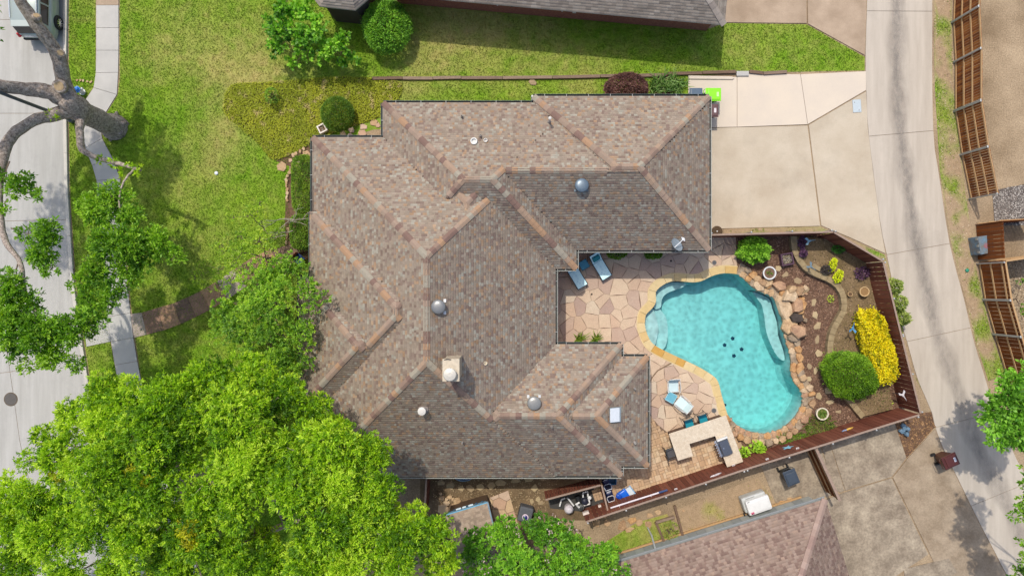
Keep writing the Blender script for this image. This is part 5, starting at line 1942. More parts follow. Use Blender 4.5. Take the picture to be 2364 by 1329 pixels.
T1 = [(375, 1160, 7.6, 1.2), (390, 1225, 7.6, 1.2), (400, 1275, 7.4, 1.1), (90, 1195, 6.8, 1.0), (280, 1180, 7.6, 1.2), (180, 1180, 7.2, 1.2), (240, 905, 6.5, 1.05), (285, 885, 6.6, .6), (170, 965, 6.5, 1.0), (115, 1005, 6.2, .75), (65, 1060, 6.0, .55), (310, 930, 7.4, 1.4), (395, 935, 7.6, 1.5), (235, 1005, 7.4, 1.5), (330, 1025, 8.2, 1.7), (160, 1075, 7.5, 1.4), (95, 1140, 7.2, 1.3), (25, 1130, 7.0, 1.0), (240, 1110, 8.4, 1.7), (335, 1130, 8.6, 1.5), (30, 1220, 7.2, 1.4), (125, 1235, 7.6, 1.5), (225, 1220, 8.0, 1.5), (320, 1240, 8.0, 1.4), (60, 1310, 7.0, 1.3), (170, 1325, 7.4, 1.3), (290, 1330, 7.6, 1.4), (410, 1040, 8.2, 1.4), (400, 1320, 7.4, 1.2), (-40, 1180, 7.0, 1.3), (-50, 1300, 7.0, 1.3)]
T2 = [(615, 1235, 6.6, .8), (640, 1290, 7.0, 1.0), (650, 1080, 7.6, .9), (480, 880, 7.0, 1.3), (560, 885, 7.2, 1.5), (640, 920, 7.2, 1.3), (545, 955, 8.0, 1.6), (465, 965, 8.0, 1.4), (725, 950, 6.5, .95), (770, 975, 6.0, .75), (800, 985, 5.6, .4), (620, 1010, 8.0, 1.3), (555, 1060, 8.4, 1.5), (490, 1110, 8.4, 1.5), (455, 1220, 8.0, 1.4), (545, 1170, 8.0, 1.3), (540, 1280, 7.8, 1.4), (695, 1040, 8.0, 1.4), (765, 1030, 8.0, 1.4), (840, 1050, 7.5, 1.2), (690, 1120, 8.6, 1.4), (790, 1110, 8.4, 1.5), (868, 1135, 7.6, 1.2), (745, 1205, 8.4, 1.6), (845, 1210, 8.2, 1.5), (935, 1190, 7.4, 1.2), (1000, 1235, 7.0, 1.1), (925, 1270, 7.6, 1.4), (1018, 1300, 6.8, .9), (715, 1290, 7.8, 1.3), (815, 1300, 7.8, 1.4), (900, 1335, 7.6, 1.3), (620, 1320, 7.4, 1.2), (600, 1110, 8.0, .9)]
tree('elm_tree', 'broad bright green tree crown hanging over the street and sidewalk', P2(500, 1075), 4.0, .30, T1, LG, .155, .055, 46, 10, 21, dens=1.15, yellow=((135, 1090, 8.2, .35), (300, 1080, 9.3, .25), (332, 1110, 9.3, .3)))
tree('elm_tree', 'tall bright green tree crown covering the lower corner of the main house roof', P2(705, 1180), 3.6, .32, T2, LG, .155, .055, 46, 10, 22, dens=1.15, yellow=((435, 1225, 9.0, .45), (440, 1250, 9.0, .35), (420, 1205, 9.0, .3)), fork=P(660, 1210, 4.2))
T3 = [(535, 700, 3.4, 1.1), (600, 650, 3.9, 1.2), (665, 625, 4.1, 1.0), (650, 700, 4.6, 1.4), (715, 655, 4.4, .8), (750, 688, 4.5, .5), (725, 710, 4.4, .6), (560, 770, 3.8, 1.2), (625, 795, 4.2, 1.3), (690, 775, 4.3, 1.0), (665, 850, 3.8, 1.0), (605, 850, 3.6, 1.0), (515, 755, 3.2, .8), (500, 780, 2.9, .5), (590, 720, 4.4, 1.1), (695, 830, 3.9, .7)]
tree('crape_myrtle', 'rounded green tree against the front of the house by the walk', P2(655, 705), 1.6, .08, T3, [tuple(v * 1.2 for v in c) for c in MG], .12, .06, 36, 10, 23, dens=1.7, bark=m_twig, cr=(.3, .5), multi=3)
T4 = [(505, 655, 2.2, .5), (540, 640, 2.6, .6), (575, 625, 2.8, .5), (540, 500, 2.2, .55), (600, 470, 2.0, .5), (510, 560, 2.3, .55), (630, 580, 3.0, .6), (470, 610, 2.2, .5), (450, 640, 2.0, .4), (585, 500, 2.4, .75), (555, 545, 2.6, .75), (600, 560, 2.9, .8), (545, 600, 2.7, .85), (500, 625, 2.5, .6), (640, 545, 2.7, .5), (470, 650, 2.2, .45), (610, 605, 3.0, .6), (520, 580, 2.6, .55)]
tree('young_tree', 'airy light green young tree with bare twigs over the front lawn', P2(625, 600), 1.2, .06, T4, [A(104, 136, 40), A(128, 160, 44), A(150, 178, 52), A(168, 186, 60)], .11, .05, 24, 8, 24, dens=2.2, bark=m_twig, cr=(.3, .5), multi=2, twigs=.9)
T5 = [(1108, 1255, 4.0, 1.0), (1170, 1232, 4.1, .9), (1250, 1218, 4.0, .95), (1292, 1212, 3.6, .7), (1328, 1245, 3.7, .75), (1200, 1285, 4.5, 1.25), (1300, 1285, 4.4, 1.2), (1385, 1290, 3.9, 1.0), (1428, 1308, 3.5, .65), (1120, 1310, 4.1, 1.1), (1250, 1335, 4.5, 1.2), (1350, 1335, 4.3, 1.1), (1078, 1296, 3.6, .5)]
tree('crape_myrtle', 'dense green tree with a few pale blossoms in front of the shed', P2(1225, 1195), 1.4, .09, T5, [A(62, 106, 30), A(84, 132, 32), A(108, 158, 38), A(134, 178, 48)], .13, .07, 44, 10, 25, dens=2.2, bark=m_twig, cr=(.3, .52), multi=3)
_t5 = [o for o in bpy.data.objects if o.get('label', '').startswith('dense green tree with a few pale')][0]
_rg = np.random.default_rng(5)
_pp = []
for _b in T5:
    for _k in range(5):
        _d = sph(_rg, 1, .2)[0]
        _pp.append(np.array(P(_b[0], _b[1], _b[2])) + _d * _b[3] * np.array([.98, .98, .95]))
_pp = np.repeat(np.array(_pp), 5, axis=0) + _rg.normal(0, .05, (len(_pp) * 5, 3))
leaf_mesh('blossoms', _pp, sph(_rg, len(_pp), .0), .09, .07, np.tile(np.array([A(226, 196, 190)]), (len(_pp), 1)) * .7, m_leafs, _t5, 6, .7)
T6 = [(2325, 930, 5.0, .95), (2285, 965, 4.8, .7), (2300, 1005, 4.6, .65), (2350, 990, 5.0, .9), (2325, 885, 5.0, .65), (2364, 865, 5.0, .6), (2405, 940, 5.5, 1.3), (2400, 1010, 5.2, 1.0)]
tree('alley_tree', 'bright green tree leaning over the alley behind the cedar fence', P2(2350, 940), 3.0, .13, T6, [A(70, 116, 34), A(96, 144, 40), A(122, 170, 54), A(146, 190, 74)], .22, .11, 24, 9, 26, dens=1.3)
T7 = [(2350, 1325, 4.5, .6), (2390, 1340, 4.8, .9), (2385, 1270, 5.6, .8), (2420, 1300, 5.6, 1.0), (2390, 1180, 7.2, 1.0), (2400, 1120, 7.6, 1.0)]
tree('alley_tree', 'green foliage at the lower end of the alley', P2(2395, 1330), 2.6, .12, T7, OG, .18, .09, 24, 9, 27, dens=1.3)
T8 = [(2355, 715, 1.1, .35), (2362, 640, 1.2, .4), (2370, 760, 1.0, .4)]
tree('yard_shrub', 'small leafy shrub on gravel behind the cedar fence', P2(2330, 690), .5, .03, T8, MG, .12, .07, 34, 8, 28, dens=1.5, bark=m_twig, cr=(.2, .35), cat='shrub')
# shrubs by the brick house
T9 = [(650, 60, 1.9, .8), (700, 30, 2.3, .85), (690, 95, 2.0, .8), (742, 70, 2.2, .75), (765, 120, 1.8, .65), (640, 110, 1.5, .6), (680, 148, 1.1, .45), (720, 140, 1.4, .5), (800, 100, 2.0, .65), (815, 138, 1.5, .45), (660, 15, 2.0, .7), (620, 60, 1.2, .5), (790, 150, 1.0, .3)]
tree('vine_shrub', 'tangled bright green vine covered shrub below the bay window', P2(745, 100), .9, .05, T9, [A(60, 104, 28), A(88, 138, 34), A(118, 168, 44), A(146, 188, 58)], .19, .14, 34, 8, 29, dens=2.0, bark=m_twig, cr=(.26, .45), cat='shrub', flat=.7)

def shrub(name, label, px, py, z, rad, cols, n_, ln, wd, seed, rz=0.0, power=2.0, cat='shrub', noise=.08, z0=0.0, spread=.8, flat=.6, m=None, core=None):
    """clipped shrub: leaves set over a superellipsoid, with stems inside"""
    rg = np.random.default_rng(seed)
    c = P(px, py, z)
    t = thing(name, label, cat, (c.x, c.y, z0))
    d = rg.normal(size=(n_, 3))
    d[:, 2] = np.where(rg.random(n_) < .75, abs(d[:, 2]), d[:, 2])
    d /= np.linalg.norm(d, axis=1, keepdims=True)
    r = 1 / (np.sum(np.abs(d) ** power, axis=1) ** (1 / power))
    s_ = d * r[:, None]
    bmp = vnoise(s_[:, 0] * 3 + s_[:, 2] * 2 + 9, s_[:, 1] * 3 - s_[:, 2] + 5, 1.0, seed, 3) - .5
    dep = rg.random(n_) ** 2
    sprig = np.where(rg.random(n_) < .05, rg.uniform(.02, .13, n_), 0)
    s_ = s_ * (1 + noise * 2.2 * bmp - .16 * dep + sprig)[:, None]
    x, y = s_[:, 0] * rad[0], s_[:, 1] * rad[1]
    ca, sa = math.cos(rz), math.sin(rz)
    hgt = rad[2]
    pos = np.column_stack([c.x + x * ca - y * sa, c.y + x * sa + y * ca, np.maximum(z0 + .03, z + s_[:, 2] * hgt)])
    nx = np.column_stack([d[:, 0] * ca - d[:, 1] * sa, d[:, 0] * sa + d[:, 1] * ca, d[:, 2]])
    ax = nx * .7 + rg.normal(0, spread * .6, (n_, 3))
    cols = np.array(cols)
    f = np.clip(.55 + bmp * 1.4 + rg.normal(0, .25, n_), 0, .999) * (len(cols) - 1)
    i0 = f.astype(int)
    cc_ = cols[i0] + (cols[i0 + 1] - cols[i0]) * (f - i0)[:, None]
    cc_ *= rg.uniform(.75, 1.2, (n_, 1))
    leaf_mesh('foliage', pos, ax, ln, wd, cc_, m or m_shrubl, t, seed, flat)
    q = MB()
    rr = random.Random(seed)
    for k in range(14):
        a = rr.uniform(0, 6.28)
        f_ = rr.uniform(.1, .8)
        e = Vector((c.x + math.cos(a + rz) * rad[0] * f_ * .8, c.y + math.sin(a + rz) * rad[1] * f_ * .8, z + hgt * .6 * math.sqrt(max(0, 1 - f_ * f_))))
        s0 = Vector((c.x + (e.x - c.x) * .35, c.y + (e.y - c.y) * .35, z0))
        q.tube([s0, s0.lerp(e, .5) + Vector((0, 0, .1)), e], [.03, .02, .008], 5, cap=False)
    q.build('stems', core or m_twig, t, world=True)
    return t
DKG = [A(44, 78, 18), A(62, 98, 22), A(84, 122, 28), A(104, 140, 34)]
shrub('round_shrub', 'rounded dark green clipped shrub beside the bay window', 893, 62, 1.0, (1.25, 1.35, 1.0), [A(46, 86, 20), A(70, 116, 26), A(96, 146, 34), A(122, 168, 44)], 9000, .11, .06, 31, noise=.12)
shrub('dome_shrub', 'neat dome clipped dark green shrub in the groundcover bed', 780, 264, .55, (.88, .92, .85), [A(54, 84, 16), A(70, 102, 20), A(88, 120, 26), A(104, 132, 32)], 9000, .07, .03, 32, noise=.03)
shrub('foundation_hedge', 'long clipped green hedge along the front wall of the house', 701, 425, .5, (.55, 1.5, .55), [A(60, 92, 20), A(84, 118, 28), A(108, 140, 36), A(130, 156, 44)], 9000, .08, .045, 33, power=4, noise=.06, cat='hedge')
shrub('foundation_hedge', 'clipped green hedge beside the shaded porch of the house', 697, 535, .5, (.55, .9, .5), [A(60, 92, 20), A(84, 118, 28), A(104, 136, 36), A(120, 150, 42)], 6000, .08, .045, 34, power=4, noise=.05, cat='hedge')
shrub('purple_shrub', 'rounded dark burgundy leaved shrub beside the timber edging', 1446, 202, .6, (1.15, .75, .72), [A(56, 36, 34), A(84, 54, 50), A(112, 76, 66), A(140, 104, 92)], 8000, .085, .05, 35, noise=.08)
shrub('yellow_hedge', 'brilliant yellow clipped hedge along the pool fence', 2020, 797, .95, (.66, 1.95, .78), [A(112, 128, 18), A(188, 172, 14), A(214, 194, 18), A(228, 208, 30)], 13000, .10, .08, 36, rz=R(17), power=3.6, noise=.10, z0=.29, cat='hedge')
shrub('globe_shrub', 'big round green clipped shrub between the mulch bed and yellow hedge', 1962, 866, .85, (1.5, 1.22, .95), [A(60, 92, 14), A(80, 116, 18), A(102, 140, 24), A(124, 158, 34)], 16000, .10, .05, 37, rz=R(-25), noise=.12, z0=.1)
shrub('leafy_shrub', 'loose green leafy shrub in the shaded pool garden corner', 1738, 577, .55, (.78, .62, .6), [A(60, 100, 24), A(88, 136, 32), A(116, 166, 42), A(140, 184, 56)], 4500, .15, .09, 38, noise=.3)
for (x, y), r_, lab, sd in (((2052, 662), .34, 'topmost oleander tuft outside the pool fence by the alley', 39), ((2060, 700), .36, 'middle oleander tuft outside the pool fence by the alley', 40), ((2068, 735), .3, 'lowest oleander tuft outside the pool fence by the alley', 41)):
    shrub('oleander', lab, x + 10, y, .7, (r_, r_ * 1.1, .6), [A(84, 104, 44), A(112, 132, 56), A(140, 156, 72), A(160, 170, 90)], 900, .16, .06, sd, noise=.35)
for x, y, rx, ry, lab, sd, pal in ((1922, 612, .16, .34, 'lime green trailing plant by the stone bench', 42, 0), (1935, 638, .2, .34, 'lime green trailing plant spilling beside the curved wall', 43, 0), (1907, 622, .25, .2, 'dark dried plant next to the lime green plants', 44, 1), (1990, 630, .35, .3, 'dark purple low plant in the shaded raised bed', 45, 2), (1852, 560, .14, .34, 'dark purple plant beside the top of the curved wall', 46, 2), (1855, 585, .18, .14, 'purple flowering plant beside the curved wall', 47, 2), (1935, 575, .3, .2, 'small dark green plant in the shaded raised bed', 48, 3)):
    pal = ([A(176, 190, 20), A(200, 212, 30), A(214, 222, 50)], [A(52, 48, 46), A(74, 66, 60), A(96, 88, 80)], [A(56, 38, 58), A(80, 52, 76), A(120, 84, 112)], [A(40, 84, 24), A(58, 106, 34), A(80, 126, 44)])[pal]
    shrub('low_plant', lab, x, y, .48, (rx, ry, .22), pal, 420, .09, .06, sd, rz=R(-20 if sd in (42, 43) else 0), noise=.3, z0=.29, cat='plant')

def strappy(name, label, px, py, rad, n_, ln, wd, cols, seed, z0=.01, cat='plant', ry=None):
    rg = np.random.default_rng(seed)
    c = P(px, py)
    t = thing(name, label, cat, (c.x, c.y, z0))
    a = rg.uniform(0, 2 * np.pi, n_)
    rr = np.sqrt(rg.random(n_))
    x = c.x + np.cos(a) * rr * rad
    y = c.y + np.sin(a) * rr * (ry or rad)
    b_ = rg.uniform(0, 2 * np.pi, n_)
    tilt = rg.uniform(.25, 1.0, n_)
    l = ln * rg.uniform(.6, 1.2, n_)
    V, F, C_ = [], [], []
    cols = np.array(cols)
    cc_ = cols[rg.integers(0, len(cols), n_)] * rg.uniform(.75, 1.2, (n_, 1))
    V = np.empty((n_, 7, 3))
    dx, dy = np.cos(b_), np.sin(b_)
    for k, f in enumerate((0, .5, .85)):
        out = l * f * tilt * (1 + .3 * f)
        up = l * f * (1 - .55 * tilt * f)
        w = wd * (1, .9, .55)[k]
        V[:, 2 * k] = np.column_stack([x + dx * out - dy * w / 2, y + dy * out + dx * w / 2, z0 + up])
        V[:, 2 * k + 1] = np.column_stack([x + dx * out + dy * w / 2, y + dy * out - dx * w / 2, z0 + up])
    V[:, 6] = np.column_stack([x + dx * l * tilt * 1.3, y + dy * l * tilt * 1.3, z0 + l * (1 - .62 * tilt)])
    b7 = np.arange(n_)[:, None] * 7
    F = np.vstack([b7 + np.array([[0, 1, 3]]), b7 + np.array([[0, 3, 2]]), b7 + np.array([[2, 3, 5]]), b7 + np.array([[2, 5, 4]]), b7 + np.array([[4, 5, 6]])])
    np_mesh('blades', V.reshape(-1, 3) - np.array(t.location), F, m_shrubl, np.repeat(cc_, 7, axis=0), t)
    q = MB()
    q.lathe([(rad * .8, 0), (rad * .6, .05), (rad * .2, .08)], (0, 0, -.01), 10)
    q.build('crown_base', m_mulch, t)
    return t
strappy('day_lilies', 'clump of strappy green leaved lilies beside the burgundy shrub', 1538, 200, .95, 260, .62, .05, [A(96, 138, 56), A(120, 160, 70), A(146, 180, 96), A(78, 118, 44)], 51, ry=.42)
for x, y, lab, sd in ((1336, 787, 'small spiky yellow green plant at the house eave by the patio', 52), (1374, 785, 'darker spiky green plant at the house eave by the patio', 53)):
    strappy('spiky_plant', lab, x, y - 4, .12, 46, .5, .05, [A(150, 176, 60), A(124, 156, 50), A(98, 134, 40)], sd, z0=.05)
strappy('agapanthus', 'band of low green foliage around the cream pot below the pool rocks', 1893, 985, .85, 420, .3, .035, [A(104, 128, 44), A(126, 146, 56), A(86, 110, 38), A(150, 160, 70)], 54, ry=.6)
strappy('agapanthus', 'band of bright green low foliage between pool rocks and fence', 1835, 1012, .95, 420, .26, .035, [A(92, 132, 34), A(116, 156, 40), A(140, 172, 50)], 55, ry=.3)
for x, y, lab, sd, r_ in ((1746, 1030, 'lime green leafy plant in the mulch right of the grill counter', 56, .26), (1717, 1044, 'smaller lime green plant against the fence beside the grill counter', 57, .22), (1757, 1038, 'lime green leafy plant spreading at the fence foot', 58, .22)):
    shrub('leafy_plant', lab, x, y, .2, (r_, r_, .22), [A(110, 150, 34), A(140, 180, 44), A(166, 198, 60)], 130, .17, .11, sd, noise=.3, cat='plant')
for x, y, lab, sd in ((1918, 690, 'single small weed on the mulch inside the curved wall', 59), (2049, 923, 'small green weed in the mulch corner', 60), (2054, 930, 'tiny green seedling near the fence corner', 61)):
    shrub('weed', lab, x, y, .1, (.14, .16, .1), [A(130, 150, 50), A(160, 176, 60), A(180, 190, 70)], 60, .09, .06, sd, noise=.3, cat='plant')
shrub('eave_plant', 'shaded green plant under the north pool eave', 1424, 584, .3, (.5, .25, .3), DKG, 700, .12, .07, 62, cat='plant', noise=.3)
shrub('eave_plant', 'second shaded green plant under the north pool eave near the dish', 1508, 584, .3, (.45, .25, .3), DKG, 700, .12, .07, 63, cat='plant', noise=.3)
shrub('weedy_patch', 'weedy green plants inside the old timber frame', 1545, 1225, .12, (.5, .5, .12), [A(104, 124, 44), A(132, 150, 60), A(150, 160, 80)], 500, .09, .05, 64, cat='plant', noise=.4)
# tiny vine hanging over the groundcover
shrub('sapling', 'thin young sapling standing in the groundcover bed', 628, 222, .55, (.3, .4, .5), [A(80, 116, 30), A(104, 140, 36), A(128, 160, 46)], 380, .1, .05, 65, noise=.3, cat='plant')

# groundcover bed
gc = sheet('groundcover_bed', BEDXY, .02, mat('groundcover_soil', A(112, 108, 50), .95, col2=A(84, 84, 30), scale=4, fine=.25, fscale=30, bump=.8, bscale=40), grid=.4)
def gcc(x, y):
    n_ = vnoise(x, y, 1.2, 61, 4)[:, None]
    d = np.clip((vnoise(x, y, 3.0, 62, 3) - .62) * 4, 0, 1)[:, None]
    return (np.array(A(108, 120, 24)) * (1 - n_) + np.array(A(150, 150, 40)) * n_) * (1 - d) + np.array(A(170, 150, 110)) * d
rg = np.random.default_rng(71)
xs = [p[0] for p in BEDXY]
ys = [p[1] for p in BEDXY]
gn = 44000
gxx = rg.uniform(min(xs), max(xs), gn)
gyy = rg.uniform(min(ys), max(ys), gn)
ok = in_poly(gxx, gyy, BEDXY)
gxx, gyy = gxx[ok], gyy[ok]
ax = rg.normal(0, 1, (len(gxx), 3))
ax[:, 2] = abs(ax[:, 2]) * .3 + .1
o = leaf_mesh('groundcover', np.column_stack([gxx, gyy, rg.uniform(.05, .12, len(gxx))]), ax, .075, .045, gcc(gxx, gyy) * 1.4 * rg.uniform(.8, 1.2, (len(gxx), 1)), m_shrubl, None, 72, .6)
tag(o, 'low yellow green groundcover filling the pointed bed beside the house', 'groundcover', kind='stuff')

# ------------------------------------------------------------------ loose stones, path stones
fs = structure('flagstone_path')
m_fl = [mat('pale_flagstone_%d' % i, c, .9, var=.14, scale=4, fine=.1, fscale=18, bump=.35, bscale=14) for i, c in enumerate((A(222, 190, 150), A(216, 178, 148), A(208, 172, 132), A(226, 196, 168)))]
for x, y, rx, ry, rot in ((863, 283, .24, .22, 0), (873, 290, .14, .15, 0), (839, 293, .22, .2, 20), (838, 308, .26, .2, 0), (792, 309, .2, .2, 0), (811, 301, .2, .16, 0), (809, 313, .15, .12, 0), (709, 356, .26, .24, 0), (687, 373, .24, .2, 15), (671, 370, .14, .13, 0), (651, 386, .26, .26, -10)):
    flat_stone(x, y, rx, ry, rot, fs, m_fl, z=.01, h=.05, name='flagstone')
hb = sheet('hedge_bed', px_poly([(637, 372), (700, 335), (730, 330), (735, 600), (660, 600), (658, 520), (660, 440), (664, 400), (672, 385)]), .018, m_mulch)
for x, y in ((684, 355), (694, 350), (702, 344), (678, 359), (687, 382), (680, 386), (671, 393), (669, 399), (664, 407), (662, 416), (662, 423), (662, 430), (664, 438), (664, 446), (663, 455), (664, 463), (666, 530), (664, 545), (662, 560)):
    flat_stone(x, y, random.uniform(.07, .12), random.uniform(.1, .16), random.uniform(-20, 20), hb, m_rock[:3], z=.018, h=.09, name='edging_stone')
for x, y in ((179, 186), (187, 186), (193, 187), (203, 189), (211, 190)):
    flat_stone(x, y, .09, .07, random.uniform(0, 90), fs, m_rock[:3], z=.01, h=.06, name='edging_stone')
sy = sheet('side_yard', px_poly([(970, 1060), (1300, 1060), (1440, 1130), (1350, 1200), (1250, 1200), (1220, 1290), (970, 1290)]), .01, mat('side_yard_soil', A(146, 122, 92), .95, col2=A(104, 86, 62), scale=1.3, fine=.25, fscale=16, bump=.8, bscale=24))
sheet('equipment_pad', px_poly([(1262, 1140), (1381, 1106), (1395, 1160), (1345, 1180), (1270, 1172)]), .03, mat('dark_pad', A(84, 82, 78), .9, var=.25, scale=3))
for x, y, rx, ry, rot in ((1018, 1113, .24, .22, 20), (1040, 1122, .24, .24, 0), (1065, 1126, .2, .22, 0), (1086, 1126, .26, .2, -30), (1110, 1124, .24, .22, -20), (1134, 1120, .22, .24, 0), (1155, 1113, .3, .24, 10), (1190, 1106, .3, .22, 0), (1222, 1103, .28, .22, 0), (1252, 1101, .24, .16, 0), (1235, 1125, .2, .22, 0), (1228, 1156, .12, .2, 0), (1243, 1151, .15, .16, 0), (1248, 1159, .17, .14, 0), (1235, 1208, .14, .14, 0)):
    flat_stone(x, y, rx, ry, rot, sy, m_step, z=.01, h=.05)
chips(px_poly([(1000, 1090), (1300, 1090), (1250, 1200), (1200, 1215), (1000, 1215)]), 150, .05, [A(168, 144, 108), A(140, 118, 86), A(188, 166, 130)], .01, 17, name='leaf_litter', parent=sy)
pile = thing('stone_pile', 'heap of loose tan flagstones beside the shed and red fence', 'stones', P(1035, 1165))
for x, y, rx, ry, z, rot in ((1025, 1175, .36, .34, .02, 10), (1047, 1170, .32, .24, .02, 40), (1032, 1160, .22, .16, .02, 0), (1055, 1155, .24, .2, .02, 0), (1038, 1146, .16, .12, .02, 30), (1020, 1148, .17, .14, .02, 0), (1046, 1151, .13, .1, .02, 60), (1018, 1138, .1, .1, .02, 0), (1032, 1150, .12, .1, .1, 20), (1022, 1190, .2, .12, .02, 30)):
    p = P(x, y)
    rock(p.x, p.y, z, rx, ry, R(rot), .09, pile, name='stone', m=random.choice(m_fl[:1] + m_fl[2:3] + m_rock[:1]), flat=.9)
pad_poly = ccw(px_poly([(1130, 1148), (1173, 1131), (1203, 1232), (1150, 1245)]))
pad = sheet('shed_pad', pad_poly, .025, m_joint)
random.seed(12)
for c in voronoi_cells(pad_poly, seeds_in(pad_poly, .7, .45), .03):
    q = MB()
    q.prism(c, .02, .055)
    q.build('flagstone', random.choice(m_fl), pad)
ys_ = structure('yard_stones')
for x, y, rx, ry, rot in ((1378, 1206, .3, .24, 20), (1403, 1206, .22, .22, 0), (1437, 1212, .26, .3, -25), (1459, 1200, .26, .18, 10), (1476, 1204, .2, .22, 0), (1496, 1209, .2, .22, 0), (1520, 1182, .18, .16, 0), (1500, 1188, .2, .14, 0), (1452, 1222, .3, .16, 10), (1393, 1190, .3, .2, 0), (1790, 1165, .2, .13, 20), (1806, 1160, .24, .15, 10), (1824, 1152, .24, .15, 15), (1578, 1178, .08, .08, 0)):
    flat_stone(x, y, rx, ry, rot, ys_, [m_rock[5], m_rock[0], m_fl[2], m_rock[1]], z=.01, h=.05, name='flagstone')
gravel_poly = px_poly([(2290, 440), (2420, 415), (2420, 520), (2296, 520)])
gr_ = sheet('gravel_bed', gravel_poly, .014, mat('gravel_base', A(130, 120, 112), .95, var=.3, scale=8, fine=.3, fscale=30, bump=1, bscale=40))
chips(gravel_poly, 900, .05, [A(150, 138, 128), A(186, 176, 164), A(112, 102, 96), A(210, 202, 190), A(98, 88, 84)], .012, 18, name='gravel', parent=gr_)
gravel_poly2 = px_poly([(2318, 600), (2420, 590), (2420, 900), (2345, 820)])
gr2 = sheet('gravel_bed', gravel_poly2, .014, m_soil)
chips(gravel_poly2, 400, .05, [A(196, 172, 140), A(170, 146, 118), A(216, 196, 164), A(130, 110, 90)], .012, 19, name='gravel', parent=gr2)
chips(LAWNXY['alley'], 60, .04, [A(200, 176, 146), A(220, 200, 172), A(150, 124, 98)], .004, 20, name='dirt_litter')['label'] = 'pale stones and litter scattered on the alley verge'
bpy.data.objects['dirt_litter']['category'] = 'litter'

# ------------------------------------------------------------------ street things
lp = thing('street_lamp', 'slim dark grey street lamp pole rising behind the oak limbs', 'street lamp', P(168, 278))
q = MB()
q.lathe([(.16, 0), (.16, .25), (.10, .32)], n=14, col=A(96, 100, 104))
q.tube([(0, 0, .3), (0, 0, 4), (0, 0, 8.2)], [.095, .085, .07], 14, A(92, 100, 108))
q.build('pole', vmat(.5, .4), lp)
q = MB()
q.tube([(0, 0, 8.1), (-.6, 0, 8.5), (-1.6, 0, 8.6)], [.045, .04, .035], 10, A(92, 100, 108))
q.build('arm', vmat(.5, .4), lp)
q = MB()
q.box((-1.9, 0, 8.6), (.7, .26, .12), 0, A(110, 116, 120))
q.build('lamp_head', vmat(.5, .4), lp, bevel=.03)

hy = thing('fire_hydrant', 'small white fire hydrant with bright blue bonnet on the verge', 'fire hydrant', P(191, 213))
q = MB()
q.lathe([(.17, 0), (.17, .05), (.12, .06), (.11, .42), (.15, .43), (.15, .47)], n=20, col=A(236, 236, 230))
q.build('barrel', vmat(.45, .4), hy, smooth=False)
q = MB()
q.lathe([(.17, .47), (.17, .51), (.13, .53), (.125, .60), (.09, .66), (.035, .68), (.035, .73)], n=20, col=A(30, 130, 222))
for k in range(8):
    a = k * math.pi / 4
    q.lathe([(.02, .51), (.02, .54)], (.15 * math.cos(a), .15 * math.sin(a), 0), 6, A(60, 160, 236))
q.build('bonnet', vmat(.4, .5), hy)
for a in (0, math.pi / 2, math.pi):
    q = MB()
    d = Vector((math.cos(a + .5), math.sin(a + .5), 0))
    q.tube([d * .08 + Vector((0, 0, .34)), d * .2 + Vector((0, 0, .34))], [.06, .06], 10, A(230, 230, 226))
    q.tube([d * .2 + Vector((0, 0, .34)), d * .24 + Vector((0, 0, .34))], [.075, .07], 10, A(230, 230, 226))
    q.build('nozzle_cap', vmat(.45, .4), hy)

# parked minivan ----------------------------------------------------
car = thing('minivan', 'pale silver minivan parked at the kerb under the oak limb', 'minivan', (-25.62, 15.9, .02), R(90))
paint = mat('silver_paint', A(184, 194, 186), .3, var=.05, scale=3, metal=.15, spec=.6)
glass = mat('dark_glass', (.015, .017, .02), .08, var=.1, spec=.6)
black = mat('black_trim', (.02, .02, .022), .6, var=.2)
chrome = mat('chrome', (.75, .76, .78), .2, var=.05, metal=.9)
# local frame: +x is the front, the rear faces the camera's lower edge
stn = [(-2.42, .34, .60, .60, .70, .80), (-2.34, .24, .80, .86, .84, 1.02), (-2.05, .22, 1.02, .92, .90, 1.08), (-1.0, .22, 1.05, .96, .93, 1.10), (.2, .22, 1.02, .96, .93, 1.08), (1.1, .22, .98, .95, .91, 1.03), (1.7, .22, .92, .92, .86, .98), (2.2, .26, .80, .82, .78, .86), (2.42, .36, .62, .62, .6, .68)]
q = MB()
rings = []
for x, zb, zs, wb, wt, zt in stn:
    rings.append(q.v((x, -wb * .92, zb), (x, -wb, zb + .12), (x, -wb, zs * .75), (x, -wt, zs), (x, -wt * .85, zt), (x, wt * .85, zt), (x, wt, zs), (x, wb, zs * .75), (x, wb, zb + .12), (x, wb * .92, zb)))
for a, c in zip(rings, rings[1:]):
    for k in range(10):
        l = (k + 1) % 10
        q.f((a + k, c + k, c + l, a + l))
q.f([rings[0] + k for k in range(10)])
q.f([rings[-1] + k for k in range(9, -1, -1)])
body = q.build('body', paint, car, smooth=True)
q = MB()
cab = [(-2.28, 1.04, .84, .70, 1.12), (-2.08, 1.06, .90, .74, 1.62), (-1.85, 1.06, .91, .77, 1.72), (-.6, 1.06, .92, .79, 1.77), (.5, 1.05, .92, .78, 1.74), (.95, 1.04, .91, .74, 1.62), (1.75, 1.0, .86, .70, 1.06)]
rings = []
for x, zb, wb, wt, zt in cab:
    rings.append(q.v((x, -wb, zb), (x, -wt, zt - .06 if zt > 1.3 else zt - .02), (x, -wt * .88, zt), (x, wt * .88, zt), (x, wt, zt - .06 if zt > 1.3 else zt - .02), (x, wb, zb)))
for a, c in zip(rings, rings[1:]):
    for k in range(5):
        q.f((a + k, c + k, c + k + 1, a + k + 1))
q.f([rings[0] + k for k in range(6)])
q.f([rings[-1] + k for k in range(5, -1, -1)])
cabin = q.build('cabin', paint, car, smooth=True, bevel=.05)
